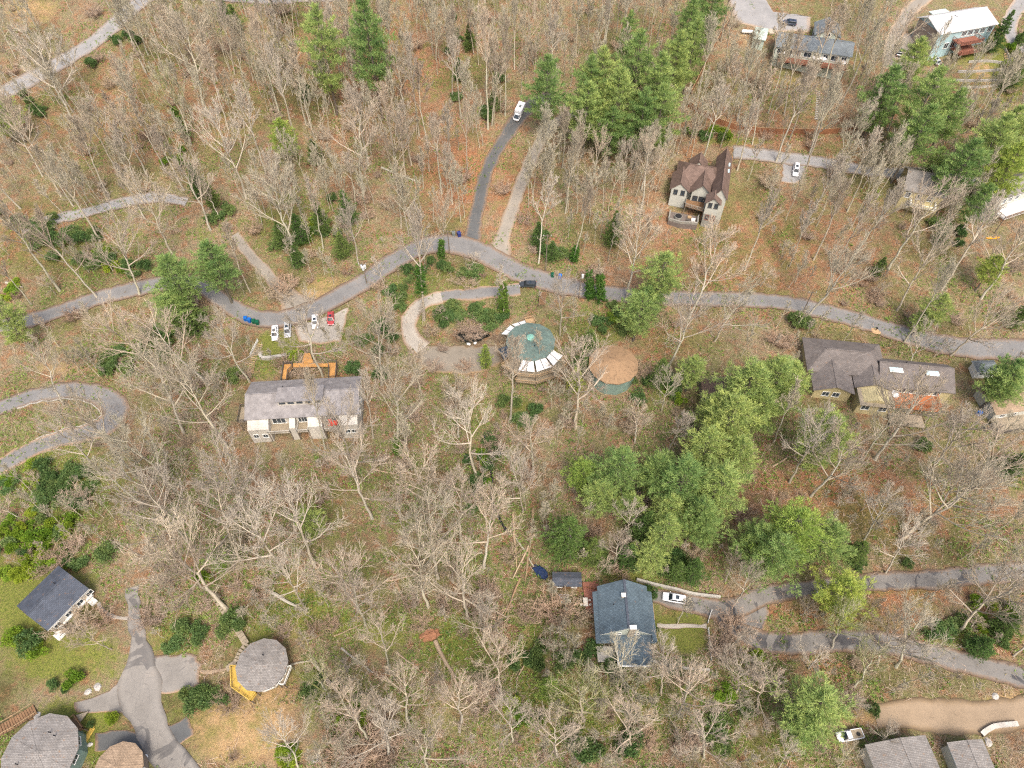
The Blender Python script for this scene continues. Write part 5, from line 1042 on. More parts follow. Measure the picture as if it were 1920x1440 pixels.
for sx in (-1, 1): mb = MB(); mb.box(sx, 0, .2, .25, .9, .5); mb.build('cradle', M['concrete'], r_)
g = G(1861, 447); r_ = empty('kayak', g, .05); tag(r_, 'orange kayak lying in the woods near the right edge', 'kayak'); mb = MB()
loft([[(x, -w_, .25), (x, -w_ * .8, .05), (x, w_ * .8, .05), (x, w_, .25), (x, w_ * .7, .42), (x, -w_ * .7, .42)] for x, w_ in ((-2.2, .03), (-1.6, .26), (-.6, .42), (.6, .42), (1.6, .26), (2.2, .03))], mb); mb.build('hull', M['orange'], r_); mb = MB(); mb.box(0, 0, .44, .9, .42, .06); mb.build('cockpit', M['black'], r_)
g = G(1445, 60); mb = MB(); mb.tube((g.x, g.y, g.z - .1), (g.x, g.y, g.z + .45), 1.5, n=16); o = mb.build('fire_ring', M['brick']); tag(o, 'round brick fire ring between the metal shed and the long green house', 'fire ring')
r_ = empty('garden_table', Vector(SLATE.mw @ Vector((-SLATE.L / 2 - 2.2, 3.2, .2)))); tag(r_, 'pale garden table on the red deck left of the blue slate-roofed house', 'table'); mb = MB(); mb.box(0, 0, .74, 1.0, 1.9, .06); mb.build('tabletop', M['whitesiding'], r_)
for sx in (-1, 1):
    for sy in (-1, 1): mb = MB(); mb.box(sx * .4, sy * .8, .36, .07, .07, .7); mb.build('leg', M['rail_dark'], r_)
for k, (dx, dy, lb) in enumerate(((-1, .5, 'upper left'), (-1, -.5, 'lower left'), (1, .5, 'upper right'), (1, -.5, 'lower right'))):
    c_ = empty('garden_chair', Vector(SLATE.mw @ Vector((-SLATE.L / 2 - 2.2 + dx * .95, 3.2 + dy, .2))), 0 if dx < 0 else math.pi); tag(c_, f'pale garden chair at the {lb} side of the table on the red deck', 'chair', 'chairs round the garden table')
    mb = MB(); mb.box(0, 0, .43, .45, .45, .05); mb.build('seat', M['whitesiding'], c_); mb = MB(); mb.box(-.22, 0, .7, .05, .45, .5); mb.build('backrest', M['whitesiding'], c_)
    for sx in (-1, 1):
        for sy in (-1, 1): mb = MB(); mb.box(sx * .19, sy * .19, .2, .04, .04, .4); mb.build('leg', M['rail_dark'], c_)
for k, (px, py, lb) in enumerate(((1057, 1119, 'upper white planter box on the red yard left of the slate house'), (1061, 1129, 'lower white planter box on the red yard left of the slate house'))):
    g = G(px, py); mb = MB(); mb.box(0, 0, .25, 2.1, .7, .5); mb.box(0, 0, .5, 1.8, .45, .08, mi=1); o = mb.build('planter', [M['white'], M['pole']]); o.location = g; tag(o, lb, 'planter', 'white planter boxes')
g = G(1121, 1150); r_ = empty('grill', g, 0); tag(r_, 'silver-lidded grill at the left wall of the blue slate-roofed house', 'grill'); mb = MB(); mb.box(0, 0, .5, 1.4, .6, .8); mb.build('cabinet', M['black'], r_); mb = MB(); mb.box(0, 0, 1.02, .9, .55, .28, taper=.8); mb.build('lid', M['rim'], r_)

# ------------------------------------------------------------------ fallen logs
def log(a, b, r, mat, label, branches=3, name='fallen_log'):
    r *= 1.2; A, B = G(*a), G(*b); A.z += r * .6; B.z += r * .5 + .1; r_ = empty(name, A); tag(r_, label, 'fallen log' if name == 'fallen_log' else 'log'); d = B - A; rnd = random.Random(int(a[0])); mb = MB(); prev = Vector((0, 0, 0)); n = max(3, int(d.length / 2)); pr = r
    for k in range(1, n + 1):
        t = k / n; p = d * t + Vector((rnd.uniform(-.15, .15), rnd.uniform(-.15, .15), 0)) if k < n else Vector(d)
        w = A + p; p.z = max(p.z, hh(w.x, w.y) + r * .4 - A.z); rr = r * (1 - .6 * t); mb.tube(prev, p, pr, rr, n=7); prev = p; pr = rr
    mb.build('trunk', mat, r_)
    if branches:
        mb = MB()
        for k in range(branches * 3):
            t = rnd.uniform(.35, 1); p = d * t; w = A + p; p.z = max(p.z, hh(w.x, w.y) + .2 - A.z); q = p + Vector((rnd.uniform(-2, 2), rnd.uniform(-2, 2), rnd.uniform(0, .8))) + d.normalized() * 1.5; mb.tube(p, q, r * .25, .02, n=4)
            for _ in range(3): u = p.lerp(q, rnd.uniform(.3, .9)); mb.tube(u, u + Vector((rnd.uniform(-1.2, 1.2), rnd.uniform(-1.2, 1.2), rnd.uniform(0, .4))), .035, .015, n=3)
        mb.build('branches', M['twig'], r_)
M['log_pale'] = bark('log_pale', (0.32, 0.24, 0.17), (0.50, 0.40, 0.30)); M['log_red'] = bark('log_red', (0.26, 0.18, 0.125), (0.42, 0.31, 0.22)); M['log_grey'] = bark('log_grey', (0.33, 0.31, 0.27), (0.52, 0.49, 0.43))
for a, b, r, m, lb, br in (
    ((28, 268), (150, 312), .33, 'log_pale', 'long pink-grey fallen trunk in the upper left woods below the upper road', 2), ((222, 170), (320, 225), .22, 'log_pale', 'slender fallen trunk across the slope in the upper left woods', 2),
    ((955, 819), (1058, 820), .26, 'log_red', 'orange-brown fallen trunk lying level right of the creek', 1), ((1028, 786), (962, 870), .2, 'log_red', 'thin brown log slanting across the level fallen trunk', 0),
    ((1000, 955), (985, 1090), .34, 'log_red', 'brown fallen trunk with a splintered top beside the creek', 0), ((1003, 1000), (962, 1085), .28, 'log_pale', 'pale fallen trunk crossing beside the creek left of the tarpaulin', 0),
    ((968, 1010), (1015, 1085), .22, 'log_grey', 'grey fallen trunk slanting towards the blue tarpaulin', 1), ((962, 960), (968, 1070), .26, 'log_pale', 'pale fallen trunk left of the splintered one by the creek', 1), ((975, 1085), (940, 1170), .22, 'log_red', 'lowest brown trunk of the tangle left of the storage shed', 1),
    ((816, 1202), (866, 1300), .42, 'log_pale', 'thick pale fallen trunk leading from the reddish root ball', 2), ((742, 1092), (770, 1150), .24, 'log_red', 'reddish fallen trunk in the clearing above the root ball', 0), ((626, 1193), (680, 1170), .16, 'log_pale', 'short thin log right of the plain grey round house', 0),
    ((710, 1162), (732, 1138), .24, 'log_pale', 'stubby pale log left of the reddish fallen trunk', 0), ((725, 1090), (800, 1076), .2, 'log_pale', 'thin bent log above the clearing', 1), ((1015, 1190), (968, 1275), .26, 'log_pale', 'pale trunk leaning over the bank left of the slate house patio', 1),
    ((500, 1108), (572, 1146), .4, 'log_grey', 'grey dead trunk on the slope above the plain grey round house', 1), ((585, 1236), (634, 1300), .42, 'log_grey', 'forked grey dead trunk right of the plain grey round house', 2), ((545, 1247), (590, 1238), .22, 'log_grey', 'curved grey limb beside the plain grey round house', 0),
    ((12, 531), (44, 540), .35, 'log_grey', 'short thick grey log left of the road near the left edge', 0), ((600, 996), (655, 1000), .12, 'log_red', 'thin dark log in the middle clearing', 0), ((906, 725), (918, 752), .22, 'log_pale', 'short broken log below the parking court', 0),
    ((180, 680), (190, 665), .22, 'log_wood', 'short cut log above the hairpin road', 0), ((106, 672), (113, 680), .2, 'log_wood', 'cut log on the slope left of the hairpin road', 0), ((1448, 875), (1555, 815), .2, 'log_pale', 'thin trunk leaning in the woods below the large house', 1), ((1150, 945), (1182, 972), .3, 'log_red', 'reddish broken trunk between the central pines', 0),
    ((690, 230), (755, 275), .2, 'log_pale', 'fallen trunk on the red slope right of the tall bright pine', 1), ((715, 315), (790, 345), .3, 'log_grey', 'fallen trunk on the red slope above the road bend', 2), ((545, 115), (575, 93), .22, 'log_pale', 'short fallen trunk left of the two tall pines', 0), ((940, 1240), (930, 1330), .24, 'log_pale', 'fallen trunk standing on end of brush below the creek', 2)):
    log(a, b, r, M[m], lb, br)
for a, b, r, m, lb, br in (((700, 880), (800, 905), .2, 'log_pale', 'pale log lying below the long grey house', 1), ((640, 1215), (700, 1262), .22, 'log_grey', 'grey log in the green scrub right of the round house', 1), ((850, 1100), (905, 1150), .2, 'log_pale', 'pale slanting log above the creek bank', 1), ((745, 1225), (790, 1260), .18, 'log_pale', 'short pale log left of the long root-ball trunk', 0), ((1150, 1330), (1235, 1352), .2, 'log_grey', 'grey log in the scrub below the slate house', 1)):
    log(a, b, r, M[m], lb, br)
for k, (px, py) in enumerate(((158, 1392), (153, 1400), (163, 1386))):
    g = G(px, py); mb = MB(); 
    for j in range(3): mb.box((j - 1) * .3, 0, .12 + .02 * j, .2, 5.2 - j * .5, .08)
    o = mb.build('plank_stack', M['yellow']); o.location = g; o.rotation_euler = (0, 0, -.3); tag(o, ['yellow new planks on the lawn, middle bundle', 'yellow new planks on the lawn, lowest bundle', 'yellow new planks on the lawn, topmost bundle'][k], 'planks', 'plank bundles right of the lower left round house')

# ------------------------------------------------------------------ vegetation meshes
def tubes_mesh(name, segs, mat):
    """segs: list of (p0, p1, r0, r1, sides)"""
    Vs = []; Fs = []; base = 0; loops = []; tot = []
    for sides in (8, 5, 3):
        S = [s for s in segs if s[4] == sides]
        if not S: continue
        p0 = np.array([s[0] for s in S], float); p1 = np.array([s[1] for s in S], float); r0 = np.array([s[2] for s in S])[:, None, None]; r1 = np.array([s[3] for s in S])[:, None, None]
        d = p1 - p0; d /= np.linalg.norm(d, axis=1, keepdims=True) + 1e-9
        up = np.where(np.abs(d[:, 2:3]) < 0.9, np.array([[0, 0, 1.]]), np.array([[1., 0, 0]])); u = np.cross(d, up); u /= np.linalg.norm(u, axis=1, keepdims=True) + 1e-9; w = np.cross(d, u)
        t = np.arange(sides) / sides * 2 * math.pi; ring = u[:, None, :] * np.cos(t)[None, :, None] + w[:, None, :] * np.sin(t)[None, :, None]
        A = p0[:, None, :] + ring * r0; B = p1[:, None, :] + ring * r1; V = np.concatenate([A, B], 1).reshape(-1, 3)
        k = np.arange(len(S))[:, None] * 2 * sides + base; i = np.arange(sides)[None, :]; j = (i + 1) % sides
        F = np.stack([k + i, k + j, k + sides + j, k + sides + i], -1).reshape(-1, 4); Vs.append(V); Fs.append(F); base += len(V)
    V = np.concatenate(Vs); F = np.concatenate(Fs)
    me = bpy.data.meshes.new(name); me.vertices.add(len(V)); me.vertices.foreach_set('co', V.ravel()); me.loops.add(F.size); me.loops.foreach_set('vertex_index', F.ravel().astype(np.int32))
    me.polygons.add(len(F)); me.polygons.foreach_set('loop_start', np.arange(len(F)) * 4); me.materials.append(mat); me.update(); return me
def tri_mesh(name, V, mat, mats2=None):
    """V: (n, 3, 3) triangles"""
    n = len(V); me = bpy.data.meshes.new(name); me.vertices.add(n * 3); me.vertices.foreach_set('co', V.reshape(-1)); me.loops.add(n * 3); me.loops.foreach_set('vertex_index', np.arange(n * 3))
    me.polygons.add(n); me.polygons.foreach_set('loop_start', np.arange(n) * 3); me.materials.append(mat); me.update(); return me
def rot_about(d, ang_out, azi):
    d = Vector(d).normalized(); u = d.orthogonal().normalized(); w = d.cross(u); return (d * math.cos(ang_out) + (u * math.cos(azi) + w * math.sin(azi)) * math.sin(ang_out)).normalized()
def bare_tree(seed, H=24, crown=.5, spread=5.5, nl=13, open_=False, r0=.30, twigs=1, crooked=.06, fork=0.0):
    """returns (trunk segments, crown segments) of a leafless tree of height H"""
    rnd = random.Random(seed); T = []; Cn = []
    def limb(p, d, L, r, lev):
        n = (4, 3, 2, 1)[lev]; q = Vector(p); d = Vector(d); pts = [q.copy()]; sides = (5, 3, 3, 3)[lev]
        r_end = r * (.42, .45, .5, .55)[lev]
        for k in range(n):
            d = (d + Vector((rnd.uniform(-1, 1), rnd.uniform(-1, 1), rnd.uniform(-.6, 1))) * (.11, .16, .22, .2)[lev] + Vector((0, 0, .09))).normalized(); q2 = q + d * (L / n)
            ra, rb = r + (r_end - r) * k / n, r + (r_end - r) * (k + 1) / n; Cn.append((q[:], q2[:], ra, rb, sides)); q = q2; pts.append(q.copy())
        if lev < 3:
            m = (5, 5, twigs + 1)[lev] + (1 if rnd.random() < .5 else 0)
            for c in range(m):
                t = .22 + .78 * (c + rnd.random() * .8) / m; t = min(.999, t); s = t * n; i = int(s); pp = pts[i].lerp(pts[i + 1], s - i); dd = (pts[i + 1] - pts[i]).normalized()
                nd = rot_about(dd, rnd.uniform(.32, .78) * (1.15 if lev else .9), rnd.uniform(0, 6.28)); nd = (nd + Vector((0, 0, .10))).normalized()
                limb(pp, nd, L * rnd.uniform(.42, .72) * (1.15 - .5 * t), max((.055, .036, .025)[lev], r * (1 - .5 * t) * (.62, .62, .6)[lev]), lev + 1)
    n = 10; q = Vector((0, 0, -.5)); pts = [q.copy()]; d = Vector((0, 0, 1)); off = Vector((0, 0, 0))
    for k in range(n):
        off += Vector((rnd.uniform(-1, 1), rnd.uniform(-1, 1), 0)) * H * crooked * .25; p2 = Vector((off.x, off.y, H * .93 * (k + 1) / n)); pts.append(p2)
    for k in range(n):
        t0, t1 = k / n, (k + 1) / n; f = lambda t: r0 * (1.35 - .5 * min(1, t * 8)) * 1.0 if t < .08 else r0 * (1.0 - .82 * t ** 1.15)
        T.append((pts[k][:], pts[k + 1][:], f(t0), f(t1), 8))
    ga = rnd.uniform(0, 6.28)
    for i in range(nl):
        t = crown + (1 - crown) * ((i + .3) / nl) ** .9; t = min(.985, t); s = t * n; k = min(n - 1, int(s)); p = pts[k].lerp(pts[k + 1], s - k); ga += 2.4 + rnd.uniform(-.4, .4)
        rel = (t - crown) / (1 - crown); el = (rnd.uniform(.30, .85) if open_ else rnd.uniform(.75, 1.15)) + rel * .35
        L = spread * (1.08 - .52 * rel) * rnd.uniform(.75, 1.2) * (1.15 if open_ else 1.0); d = Vector((math.cos(ga) * math.cos(el), math.sin(ga) * math.cos(el), math.sin(el)))
        limb(p, d, L, r0 * (.60 - .36 * rel) * rnd.uniform(.8, 1.1), 0)
    for i in range(int(4)):  # stubs low on the trunk
        t = rnd.uniform(crown * .5, crown); s = t * n; k = int(s); p = pts[k].lerp(pts[k + 1], s - k); a = rnd.uniform(0, 6.28); limb(p, Vector((math.cos(a), math.sin(a), .4)).normalized(), spread * .3, r0 * .16, 2)
    return T, Cn
PROTO = {}
def make_bare(kind, seed, twig=None, **k):
    T, Cn = bare_tree(seed, **k); PROTO.setdefault(kind, []).append((tubes_mesh('trunk', T, M['bark']), tubes_mesh('crown', Cn, M[twig or 'twig']), k.get('H', 24)))
for s in range(6): make_bare('tall', 10 + s, H=26, crown=.48 + .05 * (s % 3), spread=5.8, nl=13, twigs=2, r0=.30, crooked=.04)
for s in range(6): make_bare('broad', 30 + s, H=20, crown=.36, spread=6.7, nl=11, open_=True, r0=.27, twigs=2, crooked=.07)
for s in range(4): make_bare('slim', 50 + s, H=18, crown=.5, spread=3.2, nl=11, r0=.15, twigs=1)
for s in range(2): make_bare('mossy', 70 + s, H=18, crown=.34, spread=6.8, nl=13, open_=True, r0=.32, crooked=.1, twig='twig_moss')
rs = np.random.RandomState(5)
def blades(c, out, n, L, Wd, spread=.8, rs=rs):
    """n narrow triangles radiating round direction OUT from the points c (m,3): (m*n,3,3)"""
    m = len(c); d = out[:, None, :] * 1.0 + rs.normal(0, spread, (m, n, 3)); d /= np.linalg.norm(d, axis=2, keepdims=True) + 1e-9
    u = np.cross(d, rs.normal(0, 1, (m, n, 3))); u /= np.linalg.norm(u, axis=2, keepdims=True) + 1e-9
    l = L * rs.uniform(.6, 1.25, (m, n, 1)); o = c[:, None, :] + rs.normal(0, L * .25, (m, n, 3)); w = Wd * rs.uniform(.6, 1.4, (m, n, 1))
    return np.stack([o - u * w * .5, o + u * w * .5, o + d * l], 2).reshape(-1, 3, 3)
def pine(seed, H=24, R=5.2, base=.30, top_flat=.5, nwh=15, per=6, tuft_n=9, mat='needle', dens=1.0, bl=.70, bw=.12, droop=0.0):
    rnd = random.Random(seed); r2 = np.random.RandomState(seed); T = []; pts = []; d = Vector((0, 0, 0)); prev = Vector((0, 0, -.5)); n = 8
    for k in range(n): p = Vector((rnd.uniform(-.15, .15), rnd.uniform(-.15, .15), H * .97 * (k + 1) / n)); T.append((prev[:], p[:], .30 * (1 - .85 * k / n), .30 * (1 - .85 * (k + 1) / n), 8)); prev = p
    C_ = []; O_ = []; az = rnd.uniform(0, 6.28)
    for w in range(nwh):
        t = (w + rnd.uniform(-.2, .2)) / (nwh - 1); t = max(0, min(1, t)); z = H * (base + (1 - base) * t * .98); prof = ((1 - t ** (1.0 + 2.2 * top_flat)) * (.62 + .5 * min(1, t * 3)) + .10) * rnd.uniform(.72, 1.12)
        for b in range(per):
            if rnd.random() < .14 * (1.4 - t): continue
            az += 6.28 / per + rnd.uniform(-.35, .35); Lb = R * prof * rnd.uniform(.62, 1.18); rise = rnd.uniform(-.05, .30) - droop + t * .35
            dr = Vector((math.cos(az), math.sin(az), 0)); p0 = Vector((0, 0, z)); tip = p0 + dr * Lb + Vector((0, 0, rise * Lb)); mid = p0.lerp(tip, .55) - Vector((0, 0, .05 * Lb))
            T.append((p0[:], mid[:], .07, .045, 3)); T.append((mid[:], tip[:], .045, .02, 3)); sd = Vector((-dr.y, dr.x, 0)); m = max(3, int(Lb * 3.6 * dens))
            for k in range(m):
                s = .22 + .80 * (k + rnd.random()) / m; wid = Lb * .26 * math.sin(min(1, s) * 2.6 + .3) + .25; q = p0.lerp(tip, s) + sd * rnd.uniform(-1, 1) * wid + Vector((0, 0, rnd.uniform(-.10, .16)))
                C_.append(q[:]); o = (q - p0).normalized() * .7 + Vector((0, 0, .75)); O_.append(o[:])
    for k in range(10): C_.append((rnd.uniform(-.4, .4), rnd.uniform(-.4, .4), H * rnd.uniform(.93, 1.0))); O_.append((0, 0, 1))
    return T, blades(np.array(C_), np.array(O_), tuft_n, bl, bw, .55, r2)
def make_pine(kind, seed, mat='needle', **k):
    T, V = pine(seed, mat=mat, **k); PROTO.setdefault(kind, []).append((tubes_mesh('trunk', T, M['bark_dark']), tri_mesh('crown', V, M[mat]), k.get('H', 24), k.get('R', 5.2)))
for s in range(5): make_pine('pine', 100 + s, H=24, R=5.4, base=.28 + .05 * (s % 3), tuft_n=12, nwh=11, per=7, dens=1.35)
for s in range(2): make_pine('pine_yellow', 120 + s, mat='needle_yellow', H=24, R=5.8, base=.35, tuft_n=12, dens=1.2)
for s in range(3): make_pine('hemlock', 140 + s, mat='needle_dark', H=16, R=4.4, base=.06, top_flat=.05, nwh=20, per=8, tuft_n=14, bl=.42, bw=.12, droop=.12, dens=1.2)
for s in range(1): make_pine('conifer_light', 150 + s, mat='needle_yellow', H=10, R=2.2, base=.05, top_flat=.1, nwh=16, per=7, tuft_n=9, bl=.4, bw=.09, dens=1.5)
def bush(seed, R=1.6, Hh=1.8, n=420, mat='leaf_dark', bl=.34, bw=.20, lobes=9):
    r2 = np.random.RandomState(seed); cen = np.stack([r2.uniform(-.75, .75, lobes) * R, r2.uniform(-.75, .75, lobes) * R, r2.uniform(.3, .85, lobes) * Hh], 1); rad = r2.uniform(.35, .6, lobes) * R
    i = r2.randint(0, lobes, n); d = r2.normal(0, 1, (n, 3)); d[:, 2] = np.abs(d[:, 2]) * .9 + d[:, 2] * .1; d /= np.linalg.norm(d, axis=1, keepdims=True); rr = r2.uniform(.55, 1.05, (n, 1)) * rad[i][:, None]
    c = cen[i] + d * rr; c[:, 2] = np.maximum(c[:, 2], .08); V = blades(c, d + np.array([[0, 0, .4]]), 4, bl, bw, .9, r2)
    T = [((0, 0, -.3), tuple(cen[k] * .9), .05, .03, 3) for k in range(lobes)]; return T, V
def make_bush(kind, seed, mat, **k):
    T, V = bush(seed, **k); PROTO.setdefault(kind, []).append((tubes_mesh('stem', T, M['bark_dark']), tri_mesh('foliage', V, M[mat]), k.get('Hh', 1.8), k.get('R', 1.6)))
for s in range(4): make_bush('laurel', 200 + s, 'leaf_dark', R=1.9, Hh=2.0, n=620)
for s in range(3): make_bush('green_bush', 210 + s, 'leaf_bright', R=2.0, Hh=2.4, n=650)
for s in range(1): make_bush('clipped_bush', 220 + s, 'leaf_bright', R=1.5, Hh=1.6, n=900, bl=.16, bw=.12, lobes=16)
def brush_mesh(seed, R=1.8, Hh=2.2, n=34):
    rnd = random.Random(seed); T = []
    for k in range(n):
        a = rnd.uniform(0, 6.28); rr = rnd.uniform(0, .4) * R; p = Vector((rr * math.cos(a), rr * math.sin(a), -.1)); d = Vector((math.cos(a) * .6, math.sin(a) * .6, 1)).normalized(); L = Hh * rnd.uniform(.5, 1.1)
        q = p + d * L * .5; q2 = q + (d + Vector((rnd.uniform(-.5, .5), rnd.uniform(-.5, .5), 0))) * L * .5; T += [(p[:], q[:], .035, .028, 3), (q[:], q2[:], .028, .014, 3)]
        for j in range(9):
            t = rnd.uniform(.2, 1); b = p.lerp(q, t * 2) if t < .5 else q.lerp(q2, t * 2 - 1); e = b + (d + Vector((rnd.uniform(-1, 1), rnd.uniform(-1, 1), rnd.uniform(-.4, .5)))).normalized() * L * rnd.uniform(.2, .45); T.append((b[:], e[:], .020, .010, 3))
            for _ in range(2): f = b.lerp(e, rnd.uniform(.3, .9)); T.append((f[:], (f + Vector((rnd.uniform(-1, 1), rnd.uniform(-1, 1), rnd.uniform(-.3, .8))).normalized() * L * .16)[:], .014, .008, 3))
    return T
for s in range(5): PROTO.setdefault('brush', []).append((tubes_mesh('stem', [x for x in brush_mesh(300 + s)], M['brush']), None, 2.2, 1.8))
def ivy_mesh(seed, Hh=9, r=.45):
    r2 = np.random.RandomState(seed); n = 520; z = r2.uniform(0, Hh, n); a = r2.uniform(0, 6.28, n); k = r * (1.2 - .5 * z / Hh) * (.6 + .9 * np.abs(np.sin(z * 1.7 + seed))) * r2.uniform(.5, 1.3, n)
    c = np.stack([np.cos(a) * k, np.sin(a) * k, z], 1); o = np.stack([np.cos(a), np.sin(a), np.full(n, .2)], 1); return tri_mesh('ivy', blades(c, o, 4, .34, .22, .8, r2), M['ivy'])
IVY = [ivy_mesh(s) for s in (1, 2)]

# ------------------------------------------------------------------ planting
TREES = []   # (root, kind word, description, pixel)
PRND = random.Random(77)
FIRST = set()
def plant(kind, name, g, ht, lean=(0, 0), wide=1.0, spin=None, desc='', cat='tree', group='', idx=None, ivy=None):
    pr = PROTO[kind]; p = pr[PRND.randrange(len(pr)) if idx is None else idx % len(pr)]; s = ht / p[2]
    r_ = bpy.data.objects.new(name, None); COL.objects.link(r_); r_.empty_display_size = .5; r_.location = g
    z = Vector((lean[0], lean[1], 1)).normalized(); q = Vector((0, 0, 1)).rotation_difference(z); r_.rotation_mode = 'QUATERNION'; r_.rotation_quaternion = q @ Euler((0, 0, PRND.uniform(0, 6.28) if spin is None else spin)).to_quaternion()
    r_.scale = (s * wide, s * wide, s); link(p[0].name.split('.')[0], p[0], r_)
    if p[1]: link(p[1].name.split('.')[0], p[1], r_)
    if ivy is not None:
        o = link('ivy', IVY[PRND.randrange(2)], r_); o.scale = (ivy[1] / (s * wide), ivy[1] / (s * wide), ivy[2] / s); o.location = (0, 0, ivy[0] / s)
    r_['category'] = cat; r_['group'] = group
    TREES.append([r_, name, desc, proj(Vector(g) + z * ht * .6), proj(g)]); return r_
